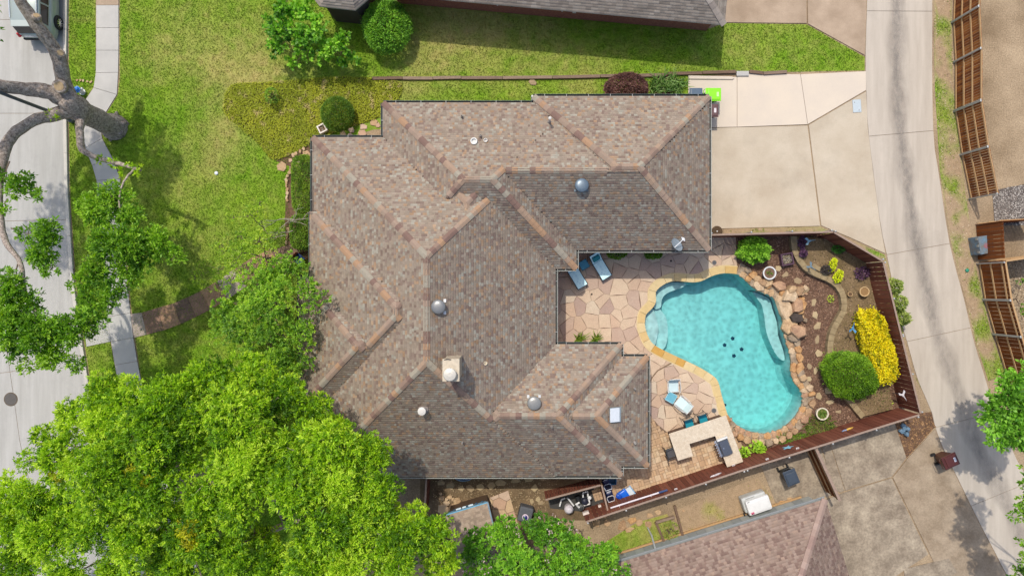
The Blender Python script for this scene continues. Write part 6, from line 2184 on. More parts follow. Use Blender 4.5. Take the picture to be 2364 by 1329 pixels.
def quad_panel(name, pts, m, parent, th=.012):
    a, b_, c, d = [Vector(p) for p in pts]
    n_ = (b_ - a).cross(d - a).normalized() * th
    q = MB()
    i = q.v(a + n_, b_ + n_, c + n_, d + n_, a - n_, b_ - n_, c - n_, d - n_)
    for f in ((0, 1, 2, 3), (7, 6, 5, 4), (0, 4, 5, 1), (1, 5, 6, 2), (2, 6, 7, 3), (3, 7, 4, 0)):
        q.f([i + k for k in f])
    return q.build(name, m, parent)
for s_ in (-1, 1):
    def sd(x, t):      # a point on the cabin side
        wb = np.interp(x, [c[0] for c in cab], [c[2] for c in cab])
        wt = np.interp(x, [c[0] for c in cab], [c[3] for c in cab])
        zb = np.interp(x, [c[0] for c in cab], [c[1] for c in cab])
        zt = np.interp(x, [c[0] for c in cab], [c[4] for c in cab]) - .06
        return (x, s_ * (wb + (wt - wb) * t + .006), zb + (zt - zb) * t)
    for x0, x1 in ((-1.95, -.95), (-.85, .15), (.25, 1.0)):
        pts = [sd(x0, .12), sd(x1, .12), sd(x1 if x1 < .9 else .78, .86), sd(x0 + (.08 if x0 < -1.5 else 0), .86)]
        quad_panel('side_window', pts if s_ < 0 else pts[::-1], glass, car)
    q = MB()
    q.tube([(-1.75, s_ * .70, 1.76), (-.6, s_ * .72, 1.82), (.4, s_ * .71, 1.79)], .022, 8)
    q.build('roof_rail', chrome, car)
    q = MB()
    q.tube([(-2.28, s_ * .80, .78), (-2.37, s_ * .78, .9), (-2.30, s_ * .82, 1.04)], [.08, .11, .07], 10)
    q.build('tail_light', mat('red_lens', (.45, .02, .03), .25, var=.1, spec=.6), car)
    q = MB()
    q.box((2.2, s_ * .62, .74), (.3, .3, .14), s_ * .4)
    q.build('headlight', mat('clear_lens', (.7, .72, .75), .1, var=.05, spec=.7), car, bevel=.04)
    q = MB()
    q.box((.95, s_ * 1.02, 1.08), (.16, .2, .14))
    q.build('mirror', paint, car, bevel=.04)
    for wx in (-1.5, 1.5):
        wl_ = bpy.data.objects.new('wheel', None)
        COL.objects.link(wl_)
        wl_.parent = car
        wl_.location = (wx, s_ * .90, .36)
        q = MB()
        prof = [(.22, -.08), (.24, -.115), (.32, -.12), (.355, -.08), (.36, 0), (.355, .08), (.32, .12), (.24, .115), (.22, .08)]
        q.lathe(prof, n=28)
        t_ = q.build('tyre', black, wl_)
        t_.rotation_euler = (R(90), 0, 0)
        q = MB()
        q.lathe([(.225, -.02), (.225, .02)], n=24)
        for k in range(9):
            a = k * 2 * math.pi / 9
            q.box((.12 * math.cos(a), .12 * math.sin(a), .0), (.2, .045, .25), a)
        q.lathe([(.05, -.13), (.05, .13)], n=12)
        t_ = q.build('rim', chrome, wl_)
        t_.rotation_euler = (R(90), 0, 0)
        q = MB()
        q.lathe([(.39, -.02), (.39, .02), (.36, .02)], n=28)
        t_ = q.build('wheel_arch', black, wl_)
        t_.rotation_euler = (R(90), 0, 0)
        t_.location = (0, s_ * .06, .02)
quad_panel('rear_window', [(-2.32, -.72, 1.08), (-2.13, -.68, 1.60), (-2.13, .68, 1.60), (-2.32, .72, 1.08)], glass, car)
q = MB()
q.box((-2.02, 0, 1.70), (.34, 1.36, .04))
q.build('rear_spoiler', paint, car, bevel=.015)
q = MB()
q.box((-2.40, 0, .52), (.16, 1.6, .2))
q.build('rear_bumper', black, car, bevel=.05)
q = MB()
q.box((-2.40, 0, .86), (.05, 1.1, .05))
q.build('chrome_strip', chrome, car, bevel=.01)
quad_panel('windscreen', [(1.70, -.72, 1.10), (1.70, .72, 1.10), (1.0, .66, 1.60), (1.0, -.66, 1.60)], glass, car)

# wheeled bins -------------------------------------------------------
def bin_(label, px, py, ang, col, lidcol, label_c=None, group=None, ln=.84, wd=.70, hgt=1.02):
    p = P(px, py, hgt)
    t = thing('wheeled_bin', label, 'bin', (p.x, p.y, .04), ang)
    q = MB()
    b0 = [(-.24, -.22), (.24, -.22), (.24, .22), (-.24, .22)]
    b1 = [(-ln / 2 + .05, -wd / 2 + .05), (ln / 2 - .07, -wd / 2 + .05), (ln / 2 - .07, wd / 2 - .05), (-ln / 2 + .05, wd / 2 - .05)]
    i = q.v(*[(x, y, .05) for x, y in b0], *[(x, y, hgt - .04) for x, y in b1])
    for k in range(4):
        l = (k + 1) % 4
        q.f((i + k, i + l, i + 4 + l, i + 4 + k), col)
    q.f((i + 3, i + 2, i + 1, i), col)
    q.f((i + 4, i + 5, i + 6, i + 7), col)
    q.build('body', vmat(.45, .4), t, bevel=.035)
    q = MB()
    lo_, hi_ = hgt - .05, hgt + .03
    n_ = 6
    for k in range(n_):
        pass
    q.box((0, 0, hgt - .01), (ln, wd, .06), 0, lidcol)
    q.box((.04, 0, hgt + .03), (ln * .74, wd * .78, .05), 0, tuple(v * 1.05 for v in lidcol))
    lid = q.build('lid', vmat(.35, .5), t, bevel=.028)
    if label_c:
        q = MB()
        q.box((ln * .27, 0, hgt + .062), (.12, .24, .008), 0, label_c)
        q.build('sticker', vmat(.5), lid)
    q = MB()
    q.tube([(-ln / 2 - .02, -wd * .42, hgt - .06), (-ln / 2 - .09, -wd * .3, hgt - .05), (-ln / 2 - .09, wd * .3, hgt - .05), (-ln / 2 - .02, wd * .42, hgt - .06)], .02, 8, col)
    q.build('handle', vmat(.45, .4), t)
    for s_ in (-1, 1):
        q = MB()
        q.tube([(-.3, s_ * .24, .12), (-.3, s_ * .31, .12)], .125, 18, (.02, .02, .02))
        q.build('wheel', vmat(.6), t)
    return t
bin_('wheeled bin with bright lime green lid beside the driveway corner', 1646, 219, 0, A(118, 196, 24), A(146, 236, 22), A(214, 248, 170))
bin_('dark maroon wheeled bin half under the garage eave', 1640, 256, 0, A(88, 60, 58), A(104, 72, 70), A(236, 226, 226))
bin_('slate blue wheeled bin tucked behind the lime green lidded bin', 1606, 222, R(90), A(74, 90, 106), A(84, 104, 122))
bin_('reddish brown wheeled bin standing alone at the alley edge', 2193, 1063, R(24), A(92, 52, 36), A(92, 46, 40), A(214, 214, 224))
bin_('black wheeled bin on the concrete pad beside the old fence', 1826, 1101, R(-68), A(44, 48, 50), A(70, 80, 92), None)

# white cart with grey skirt and red sticker
wc_ = thing('storage_cart', 'white rounded plastic cart with grey skirt and small pink sticker', 'cart', P(1736, 1155), R(19))
q = MB()
q.box((0, .1, .32), (1.36, .86, .6), 0, A(206, 208, 204))
q.build('body', vmat(.5, .4), wc_, bevel=.12)
q = MB()
q.box((.08, -.02, .74), (1.32, .82, .3), 0, A(248, 248, 246))
lid = q.build('lid', vmat(.4, .4), wc_, bevel=.13)
q = MB()
q.box((-.38, -.30, .894), (.17, .12, .008), 0, A(232, 120, 150))
for dx in (-.045, .045):
    q.lathe([(.03, .899), (.03, .904)], (-.38 + dx, -.33, 0), 10, A(90, 20, 50))
q.build('sticker', vmat(.5), lid)
q = MB()
q.box((-.42, .33, .893), (.13, .03, .008), 0, A(90, 96, 100))
q.box((-.2, .43, .62), (.5, .02, .02), 0, A(130, 130, 126))
q.build('latch', vmat(.5), lid)
q = MB()
q.tube([(-.72, -.62, .1), (-.62, -.72, .34), (-.45, -.72, .42), (-.22, -.66, .40), (-.2, -.5, .36)], .028, 8, A(190, 190, 188))
q.tube([(-.2, -.5, .4), (-.02, -.98, .3), (.02, -1.15, .18)], .028, 8, A(200, 202, 200))
q.build('handle', vmat(.4, .5, .3), wc_)
for x in (-.72, -.3):
    q = MB()
    q.tube([(x, -.55, .09), (x + .08, -.55, .09)], .09, 14, (.02, .02, .02))
    q.build('wheel', vmat(.6), wc_)

# rusty utility cabinet
uc = thing('utility_cabinet', 'rusty blue and green metal utility cabinet beside the alley', 'cabinet', P(2263, 565), R(10))
m_rust = mat('rusty_blue', A(110, 146, 170), .7, col2=A(128, 116, 100), scale=3, fine=.15, fscale=16)
m_rust2 = mat('rusty_green', A(144, 154, 128), .75, col2=A(176, 128, 84), scale=3.5, fine=.2, fscale=14)
q = MB()
q.box((-.25, 0, .42), (.74, .96, .84))
cb1 = q.build('front_cabinet', m_rust, uc, bevel=.02)
q = MB()
q.box((.385, 0, .44), (.52, .96, .88))
q.build('rear_cabinet', m_rust2, uc, bevel=.02)
q = MB()
q.lathe([(.15, .845), (.15, .848)], (-.24, -.06, 0), 18)
q.build('warning_mark', mat('red_mark', A(186, 92, 92), .8, col2=A(128, 130, 140), scale=14), cb1)
for y in (-.34, .0, .38):
    q = MB()
    q.box((-.635, y, .72), (.03, .12, .16))
    q.build('hinge', m_galv, uc)

# crumpled blue tarp bundle
tarp = thing('tarp_bundle', 'crumpled blue grey tarp bundle in the leaf litter by the fence corner', 'tarp', P(2086, 992))
rg = random.Random(77)
for k in range(6):
    a = rg.uniform(0, 6.28)
    o = rock(tarp.location.x + .16 * math.cos(a), tarp.location.y + .2 * math.sin(a), .01, rg.uniform(.12, .2), rg.uniform(.1, .16), a, rg.uniform(.15, .36), tarp, name='fold', m=mat('tarp_%d' % k, rg.choice((A(120, 148, 168), A(84, 104, 122), A(178, 196, 208), A(64, 84, 100))), .6, var=.2, scale=10), flat=.5)

# ------------------------------------------------------------------ patio furniture
LA = math.atan2(-56, 34)
m_sling = mat('patterned_sling', A(196, 226, 232), .7, var=.05)
nt = m_sling.node_tree
N, L = nt.nodes, nt.links
vo = N.new('ShaderNodeTexVoronoi')
vo.inputs['Scale'].default_value = 7.5
tcn = N.new('ShaderNodeTexCoord')
L.new(tcn.outputs['Object'], vo.inputs['Vector'])
mr = N.new('ShaderNodeMapRange')
mr.inputs[1].default_value = .26
mr.inputs[2].default_value = .33
L.new(vo.outputs['Distance'], mr.inputs[0])
mr2 = N.new('ShaderNodeMapRange')
mr2.inputs[1].default_value = .40
mr2.inputs[2].default_value = .34
L.new(vo.outputs['Distance'], mr2.inputs[0])
mu = N.new('ShaderNodeMath')
mu.operation = 'MULTIPLY'
L.new(mr.outputs[0], mu.inputs[0])
L.new(mr2.outputs[0], mu.inputs[1])
mxc = N.new('ShaderNodeMix')
mxc.data_type = 'RGBA'
mxc.inputs[6].default_value = (.66, .92, .90, 1)
mxc.inputs[7].default_value = (.30, .58, .68, 1)
L.new(mu.outputs[0], mxc.inputs[0])
L.new(mxc.outputs[2], N['Principled BSDF'].inputs['Base Color'])
m_navy = mat('navy_frame', A(24, 48, 66), .4, var=.1, spec=.5)
m_teal = mat('teal_cushion', A(40, 150, 160), .7, var=.15, scale=5)
def lounger(label, fx, fy, pillow):
    f = P(fx, fy, .4)
    t = thing('sun_lounger', label, 'sun lounger', (f.x, f.y, .05), LA, group='sun loungers on the patio')
    # local +x points to the foot; the foot end is at x = 0
    for y in (-.30, .30):
        q = MB()
        q.tube([(0, y, .34), (-1.02, y, .34), (-1.5, y, .78)], .024, 8)
        q.build('side_rail', m_navy, t)
    for x, z in ((0, .34), (-1.02, .34), (-1.5, .78)):
        q = MB()
        q.tube([(x, -.3, z), (x, .3, z)], .022, 8)
        q.build('cross_bar', m_navy, t)
    q = MB()
    q.poly([(0, -.285, .355), (0, .285, .355), (-1.02, .285, .355), (-1.02, -.285, .355)])
    q.poly([(-1.02, -.285, .355), (-1.02, .285, .355), (-1.5, .285, .795), (-1.5, -.285, .795)])
    q.build('sling', m_sling, t)
    for x in (-.12, -1.3):
        for y in (-.31, .31):
            q = MB()
            q.tube([(x, y, 0), (x + .03, y, .35 if x > -1 else .33)], .02, 8)
            q.build('leg', m_navy, t)
    if pillow:
        q = MB()
        q.box((-1.22, 0, .60), (.34, .44, .12), 0, None, ry=R(42))
        q.build('pillow', m_teal, t, bevel=.05, smooth=True)
    return t
lounger('sun lounger with aqua patterned sling and teal pillow', 1402, 641, True)
lounger('sun lounger with aqua patterned sling, its head end under the eave', 1346, 662, False)
def small_table(label, px, py, ang, size, h, topc, rimc):
    p = P(px, py, h)
    t = thing('side_table', label, 'side table', (p.x, p.y, .05), ang)
    q = MB()
    q.box((0, 0, h - .02), (size - .05, size - .05, .02), 0, topc)
    q.build('table_top', vmat(.35, .4), t)
    q = MB()
    for k in range(4):
        a = k * math.pi / 2
        q.box((math.cos(a) * (size / 2 - .012), math.sin(a) * (size / 2 - .012), h - .018), (.03, size, .045), a, rimc)
    q.build('rim', vmat(.4), t)
    for sx in (-1, 1):
        for sy_ in (-1, 1):
            q = MB()
            q.tube([(sx * (size / 2 - .03), sy_ * (size / 2 - .03), 0), (sx * (size / 2 - .03), sy_ * (size / 2 - .03), h - .03)], .016, 6, rimc)
            q.build('leg', vmat(.4), t)
    return t
small_table('square deep blue side table between the two sun loungers', 1348, 611, LA, .5, .42, A(30, 150, 178), A(60, 110, 124))
small_table('small aqua glass topped table between the two white chairs', 1549, 917, R(60), .52, .45, A(116, 186, 204), A(176, 220, 228))
m_wsling = mat('pale_sling', A(222, 244, 244), .6, var=.08, scale=12)
def patio_chair(label, px, py, ang):
    p = P(px, py, .45)
    t = thing('patio_chair', label, 'chair', (p.x, p.y, .07), ang, group='white sling chairs on the round terrace')
    # local +x = the way the sitter faces
    q = MB()
    q.box((.0, 0, .42), (.52, .5, .03), 0, None, ry=R(4))
    q.build('seat', m_wsling, t, bevel=.01)
    q = MB()
    q.box((-.36, 0, .66), (.03, .5, .5), 0, None, ry=R(-22))
    q.build('backrest', m_wsling, t, bevel=.01)
    q = MB()
    for y in (-.28, .28):
        q.tube([(.28, y, .42), (-.26, y, .40), (-.44, y, .9)], .02, 8)
    q.tube([(.28, -.28, .42), (.28, .28, .42)], .02, 8)
    q.tube([(-.44, -.28, .9), (-.46, 0, .93), (-.44, .28, .9)], .02, 8)
    q.build('frame', m_white, t)
    for s_ in (-1, 1):
        q = MB()
        q.tube([(.26, s_ * .30, .42), (.30, s_ * .33, .6), (.1, s_ * .35, .66), (-.2, s_ * .34, .65), (-.36, s_ * .30, .68)], .018, 8)
        q.build('armrest', m_white, t)
    for x, y in ((.26, -.28), (.26, .28), (-.3, -.28), (-.3, .28)):
        q = MB()
        q.tube([(x, y, .42), (x * 1.1, y * 1.05, 0)], .017, 8)
        q.build('leg', m_white, t)
    return t
patio_chair('white sling patio chair turned towards the small aqua table', 1554, 892, R(-88))
patio_chair('white sling patio chair set at an angle beside the small aqua table', 1573, 930, R(140))
def stool(label, px, py, ang, seatc, z=.74):
    p = P(px, py, z)
    t = thing('bar_stool', label, 'bar stool', (p.x, p.y, .05), ang, group='stools at the outdoor bar')
    fr_ = mat('stool_frame', A(52, 58, 60), .5, var=.1)
    q = MB()
    q.box((0, 0, z), (.46, .46, .04), 0, seatc)
    q.build('seat', vmat(.6), t, bevel=.015)
    q = MB()
    q.box((-.27, 0, z + .30), (.025, .44, .38), 0, tuple(v * .8 for v in seatc), ry=R(-10))
    q.build('backrest', vmat(.6), t, bevel=.01)
    q = MB()
    for y in (-.24, .24):
        q.tube([(.25, y, z), (-.25, y, z), (-.33, y, z + .52)], .018, 8)
        q.tube([(-.3, y, z + .24), (.12, y * 1.12, z + .24), (.2, y, z)], .016, 8)
    q.tube([(-.33, -.24, z + .52), (-.33, .24, z + .52)], .018, 8)
    q.tube([(.22, -.24, .25), (.22, .24, .25)], .014, 6)
    q.tube([(-.22, -.24, .25), (-.22, .24, .25)], .014, 6)
    q.build('frame', fr_, t)
    for x, y in ((.25, -.24), (.25, .24), (-.25, -.24), (-.25, .24)):
        q = MB()
        q.tube([(x, y, z), (x * 1.15, y * 1.1, 0)], .016, 8)
        q.build('leg', fr_, t)
    return t
BA = math.atan2(-(958 - 1001), 1676 - 1544)
stool('teal seated bar stool at the counter next to the pool coping', 1622, 966, BA - math.pi / 2, A(26, 150, 166))
stool('teal seated bar stool at the middle of the counter', 1590, 977, BA - math.pi / 2, A(26, 150, 166))
stool('dark grey bar stool at the short end of the counter', 1549, 1044, BA, A(88, 86, 88))

# outdoor bar counter
CT = 1.06
ctp = ccw([P2(x, y, CT) for x, y in ((1544, 1001), (1676, 958), (1716, 1065), (1679, 1078), (1651, 1006), (1592, 1024), (1600, 1052), (1565, 1063))])
bar = thing('outdoor_bar', 'U shaped outdoor bar with speckled cream stone counter beside the pool', 'bar counter', P(1620, 1010))
q = MB()
q.prism(ctp, CT - .05, CT)
q.build('counter_top', mat('cream_granite', A(232, 216, 190), .5, col2=A(212, 192, 164), scale=7, fine=.16, fscale=26, spec=.4), bar, world=True, bevel=.015)
q = MB()
q.prism(inset_poly(ctp, .12), .03, CT - .05)
q.build('base', mat('bar_stone', A(120, 96, 80), .9, var=.3, scale=6, bump=.6, bscale=14), bar, world=True)
GA = math.atan2(-39, 15.5)
gp = P(1674, 1031, 1.2)
gr = thing('gas_grill', 'stainless built in gas grill on the bar counter', 'grill', (gp.x, gp.y, CT - .02), GA)
ss = mat('stainless', A(120, 124, 132), .3, var=.08, metal=.6, spec=.6)
q = MB()
q.box((0, -.02, .06), (.92, .62, .14))
q.build('firebox', ss, gr, bevel=.01)
q = MB()
prof = [(-.29, .12), (-.24, .27), (-.02, .34), (.22, .31), (.28, .12)]
i = q.v(*[(-.40, y, z) for y, z in prof], *[(.40, y, z) for y, z in prof])
for k in range(4):
    q.f((i + k, i + k + 1, i + 6 + k, i + 5 + k))
q.f([i + k for k in range(4, -1, -1)])
q.f([i + 5 + k for k in range(5)])
hood = q.build('hood', ss, gr)
hood.rotation_euler = (0, 0, 0)
q = MB()
q.tube([(-.32, -.36, .24), (.32, -.36, .24)], .018, 8)
q.tube([(-.32, -.26, .24), (-.32, -.36, .24)], .014, 6)
q.tube([(.32, -.26, .24), (.32, -.36, .24)], .014, 6)
q.build('hood_handle', chrome, hood)
q = MB()
q.lathe([(.035, .0), (.03, .015)], (0.0, -.13, .315), 12)
q.build('thermometer', chrome, hood)
q = MB()
q.box((0, -.36, .04), (.92, .07, .14))
q.build('control_panel', mat('panel_steel', A(196, 198, 204), .35, var=.05, metal=.5), gr, bevel=.01)
for k in range(6):
    q = MB()
    q.tube([(-.38 + k * .15, -.39, .05), (-.38 + k * .15, -.45, .05)], .028, 10)
    q.build('knob', chrome, gr)
q = MB()
q.box((-.46, 0, .14), (.10, .60, .25))
q.build('end_panel', m_white, gr, bevel=.03)

# ------------------------------------------------------------------ pots and planters
def pot(label, px, py, r, h, col, inside, z0=.012, plant=None, seed=1, name='plant_pot'):
    p = P(px, py, z0 + h)
    t = thing(name, label, 'pot', (p.x, p.y, z0))
    q = MB()
    q.lathe([(r * .68, 0), (r * .85, h * .5), (r * .93, h * .88), (r, h * .9), (r, h), (r * .82, h), (r * .80, h * .86)], n=30, col=col)
    q.build('body', vmat(.6, .3), t)
    q = MB()
    q.lathe([(r * .79, h * .8), (r * .79, h * .87)], n=24, col=inside)
    q.build('soil', vmat(.95), t)
    if plant:
        rg = np.random.default_rng(seed)
        n_, sp, ln = plant[:3]
        a = rg.uniform(0, 6.28, n_)
        rr = rg.random(n_) * sp
        pos = np.column_stack([np.cos(a) * rr, np.sin(a) * rr, np.full(n_, h * .87)])
        ax = np.column_stack([np.cos(a) * .6, np.sin(a) * .6, rg.uniform(.3, 1, n_)]) + rg.normal(0, .3, (n_, 3))
        leaf_mesh('leaves', pos, ax, ln, ln * .45, np.array(plant[3])[rg.integers(0, len(plant[3]), n_)] * rg.uniform(.7, 1.2, (n_, 1)), m_shrubl, t, seed, .4, world=False)
    return t
pot('big white round pot with a small sprout in the mulch', 1777, 630, .36, .48, A(238, 236, 232), A(126, 100, 80), plant=(26, .09, .13, [A(86, 120, 40), A(110, 140, 50)]))
pot('round cream pot filled with green seedlings beside the pool rocks', 1899, 955, .34, .42, A(240, 226, 200), A(120, 124, 62), plant=(160, .26, .11, [A(110, 140, 60), A(130, 156, 70), A(90, 124, 50)]), seed=2)
pot('larger empty terracotta tan pot on the raised bed', 1996, 673, .27, .34, A(216, 182, 132), A(160, 126, 84), z0=.29)
pot('tiny empty terracotta tan pot on the raised bed', 1963, 679, .13, .2, A(206, 172, 124), A(110, 84, 60), z0=.29)
def box_planter(label, px, py, size, h, ang, col, inside, bits, z0=.012):
    p = P(px, py, z0 + h)
    t = thing('box_planter', label, 'planter', (p.x, p.y, z0), ang)
    q = MB()
    for k in range(4):
        a = k * math.pi / 2
        q.box((math.cos(a) * (size / 2 - .035), math.sin(a) * (size / 2 - .035), h / 2), (.07, size if k % 2 == 0 else size - .142, h), a, col)
    q.build('frame', vmat(.6), t)
    q = MB()
    q.box((0, 0, h * .35), (size - .145, size - .145, h * .7), 0, inside)
    q.build('soil', vmat(.95), t)
    q = MB()
    rg = random.Random(5)
    for _ in range(bits):
        a = rg.uniform(0, 6.28)
        x, y = rg.uniform(-1, 1) * (size / 2 - .12), rg.uniform(-1, 1) * (size / 2 - .12)
        l = rg.uniform(.04, .1)
        q.tube([(x, y, h * .72), (x + l * math.cos(a), y + l * math.sin(a), h * .72 + .05)], .012, 5, rg.choice((A(190, 176, 150), A(150, 132, 104), A(206, 196, 176))))
    if bits:
        tag(q.build('dry_stems', vmat(.9), t), kind='stuff')
    return t
box_planter('square dark purple wooden planter of dry stems against the curved wall', 1818, 598, .66, .34, R(10), A(96, 68, 84), A(70, 56, 54), 120)
box_planter('small square white planter beside the dome clipped shrub', 743, 296, .46, .34, R(28), A(244, 232, 216), A(128, 96, 70), 26)
# stone bench slab and low slabs on the raised bed
q = MB()
p = P(1886, 617, .5)
q.box((p.x, p.y, .38), (.52, .24, .17), R(-30))
tag(q.build('stone_slab', m_wallstone, bevel=.02), 'rectangular tan stone slab lying behind the curved wall', 'stone')
# garden ornaments
def stake(label, px, py, z0, h, col, ang, name='garden_stake', wing=True):
    p = P(px, py, z0 + h)
    t = thing(name, label, 'ornament', (p.x, p.y, z0), ang)
    q = MB()
    q.tube([(0, 0, 0), (0, 0, h)], .012, 6, A(90, 94, 98))
    q.build('rod', vmat(.5), t)
    q = MB()
    q.lathe([(.02, -.02), (.05, .02), (.06, .05), (.03, .09)], (0, 0, h), 8, col, sx=1.8)
    q.tube([(.08, 0, h + .05), (.2, 0, h + .1), (.32, 0, h + .08)], [.025, .018, .008], 6, col)
    if wing:
        q.poly([(0, .03, h + .06), (-.14, .2, h + .1), (-.26, .16, h + .08), (-.1, .02, h + .05)], col)
        q.poly([(0, -.03, h + .06), (-.1, -.02, h + .05), (-.26, -.16, h + .08), (-.14, -.2, h + .1)], col)
    q.build('figure', vmat(.5), t)
    return t
stake('pale blue heron shaped garden stake in the shaded bed corner', 1868, 556, .29, .6, A(150, 190, 206), R(10))
stake('blue grey heron stake leaning over the curved wall', 1872, 616, .29, .55, A(120, 140, 150), R(-40))
stake('blue butterfly garden stake beside the yellow hedge', 1968, 757, .29, .9, A(90, 150, 190), R(80))
stake('white bird ornament with spread wings by the pool fence corner', 2084, 912, .05, .95, A(226, 220, 222), R(-60))
rg_ = thing('ring_ornament', 'small pale ring ornament on the top end of the curved wall', 'ornament', P(1843, 556, .34))
q = MB()
q.tube([(.09 * math.cos(t * .5236), .09 * math.sin(t * .5236), .03) for t in range(13)], .015, 6, A(150, 150, 150))
q.build('ring', vmat(.5), rg_)
# things hung on the pool fence (inner face)
fA, fB = P(2122, 956, FH), P(1720, 1082, FH)
fC = P(1352, 1203, FH)
def on_fence(px, py):
    """point on the inner face of the south fence seen at this photo position"""
    best = None
    for a, b_ in ((fA, fB), (fB, fC)):
        d = (b_ - a).xy.normalized()
        nin = Vector((d.y, -d.x))
        for z in np.arange(.2, 2.0, .02):
            p = P(px, py, z)
            s_ = (p.xy - a.xy).dot(Vector((-d.y, d.x)))
            l = (p.xy - a.xy).dot(d)
            if -.1 < l < (b_ - a).xy.length + .1 and (best is None or abs(s_) < best[0]):
                best = (abs(s_), p, d)
    return best[1], best[2]
def star(label, px, py, r, col, name='star_ornament', pts=5, thin=.42):
    p, d = on_fence(px, py)
    nv_ = Vector((-d.y, d.x))
    if nv_.y < 0:
        nv_ = -nv_
    t = thing(name, label, 'ornament', (p.x + nv_.x * .045, p.y + nv_.y * .045, p.z))
    q = MB()
    c = Vector((nv_.x * .03, nv_.y * .03, 0))
    ring_ = []
    for k in range(pts * 2):
        a = k * math.pi / pts + .4
        rr = r if k % 2 == 0 else r * thin
        ring_.append(Vector((d.x * math.cos(a) * rr, d.y * math.cos(a) * rr, math.sin(a) * rr)))
    i = q.v(*ring_, c, -c * .4)
    for k in range(pts * 2):
        q.f((i + k, i + (k + 1) % (pts * 2), i + pts * 2), col)
        q.f((i + (k + 1) % (pts * 2), i + k, i + pts * 2 + 1), col)
    q.build('figure', vmat(.5, .4), t)
    return t
star('pale blue metal starfish hung on the pool fence', 1819, 1034, .34, A(146, 204, 226))
def lizard(label, px, py, c1, c2, ln=.5):
    p, d = on_fence(px, py)
    nv_ = Vector((-d.y, d.x))
    if nv_.y < 0:
        nv_ = -nv_
    t = thing('fish_ornament', label, 'ornament', (p.x + nv_.x * .06, p.y + nv_.y * .06, p.z))
    D = Vector((d.x, d.y, 0))
    q = MB()
    q.tube([D * -ln * .5 + Vector((0, 0, -.05)), D * -ln * .2, D * ln * .1 + Vector((0, 0, .04))], [.015, .06, .05], 8, c1)
    q.tube([D * ln * .1 + Vector((0, 0, .04)), D * ln * .35 + Vector((0, 0, .02)), D * ln * .5 + Vector((0, 0, .08))], [.05, .04, .012], 8, c2)
    for s_ in (-.12, .14):
        q.tube([D * s_, D * (s_ + .06) + Vector((0, 0, .14))], [.025, .008], 6, c1)
        q.tube([D * s_, D * (s_ - .06) + Vector((0, 0, -.14))], [.025, .008], 6, c2)
    q.build('figure', vmat(.5, .4), t)
lizard('yellow and blue metal lizard hung on the pool fence', 1957, 993, A(224, 180, 84), A(130, 146, 180), .7)
lizard('silver metal fish skeleton hung on the fence behind the pavers', 1653, 1098, A(206, 196, 196), A(216, 206, 206), .66)
for i, (x, y, w_) in enumerate(((1694, 1076, 'grill counter'), (1772, 1062, 'starfish'), (1842, 1037, 'black bin'), (1561, 1131, 'white pole end'))):
    p, d = on_fence(x, y)
    nv_ = Vector((-d.y, d.x)) if d.x < 0 else Vector((d.y, -d.x))
    if nv_.y < 0:
        nv_ = -nv_
    t = thing('solar_light', 'small white solar light on the pool fence near the ' + w_, 'light', (p.x + nv_.x * .07, p.y + nv_.y * .07, min(p.z, 1.9)), math.atan2(d.y, d.x), group='solar lights on the pool fence')
    q = MB()
    q.box((0, 0, 0), (.16, .08, .06), 0, A(238, 228, 222))
    q.build('housing', vmat(.4), t, bevel=.01)
    q = MB()
    q.box((0, 0, .034), (.12, .05, .008), 0, A(170, 160, 160))
    q.build('panel', vmat(.3), t)
# long white pool pole resting along the fence
pa_, d_ = on_fence(1412, 1178)
pb_, d_ = on_fence(1543, 1133)
nv_ = Vector((-d_.y, d_.x, 0))
if nv_.y < 0:
    nv_ = -nv_
pole = thing('pool_pole', 'long white pool pole with blue end hung along the fence', 'pole', (pa_.x, pa_.y, 1.5))
a, c = Vector((0, 0, 0)) + nv_ * .09, (pb_ - pa_) + nv_ * .09
a.z, c.z = 0, .1
q = MB()
q.tube([a, a.lerp(c, .86)], .045, 10, A(240, 232, 238))
q.build('tube', vmat(.35, .4), pole)
q = MB()
q.tube([a.lerp(c, .84), a.lerp(c, .99)], .055, 10, A(60, 84, 130))
q.build('grip', vmat(.4), pole)
for f in (.15, .7):
    q = MB()
    m_ = a.lerp(c, f)
    q.box(m_ - nv_ * .05, (.05, .12, .05), math.atan2(d_.y, d_.x), A(200, 196, 190))
    q.build('hook', vmat(.4), pole)

# pool equipment --------------------------------------------------------
pe = thing('pool_pump', 'grey and black pool pump inside the low fence enclosure', 'pump', P(1336, 1155), R(-70))
q = MB()
q.tube([(-.35, 0, .25), (.1, 0, .25)], [.14, .15], 16, A(40, 42, 44))
q.build('motor', vmat(.5), pe)
q = MB()
q.lathe([(.17, .05), (.19, .4), (.15, .5), (.08, .53)], (.25, 0, 0), 18, A(108, 110, 108))
q.build('strainer', vmat(.5), pe)
q = MB()
q.lathe([(.1, .53), (.1, .57), (.05, .59)], (.25, 0, 0), 14, A(60, 62, 62))
q.build('strainer_lid', vmat(.5), pe)
pf = thing('pool_filter', 'dark blue black pool filter tank among white pipes', 'filter', P(1348, 1150))
q = MB()
q.lathe([(.16, 0), (.2, .1), (.2, .5), (.16, .62), (.06, .68)], n=18, col=A(44, 46, 62))
q.build('tank', vmat(.4, .4), pf)
q = MB()
q.lathe([(.205, .3), (.205, .36)], n=18, col=A(120, 124, 128))
q.build('clamp_band', vmat(.4, .4, .4), pf)
pp = thing('pool_pipes', 'white plastic pool pipework inside the low fence enclosure', 'pipes', P(1340, 1160))
L0 = Vector(pp.location)
def pipe(pts, r=.045):
    q = MB()
    q.tube([P(x, y, z) - L0 for x, y, z in pts], r, 8, A(238, 236, 232))
    q.build('pipe', vmat(.4, .4), pp)
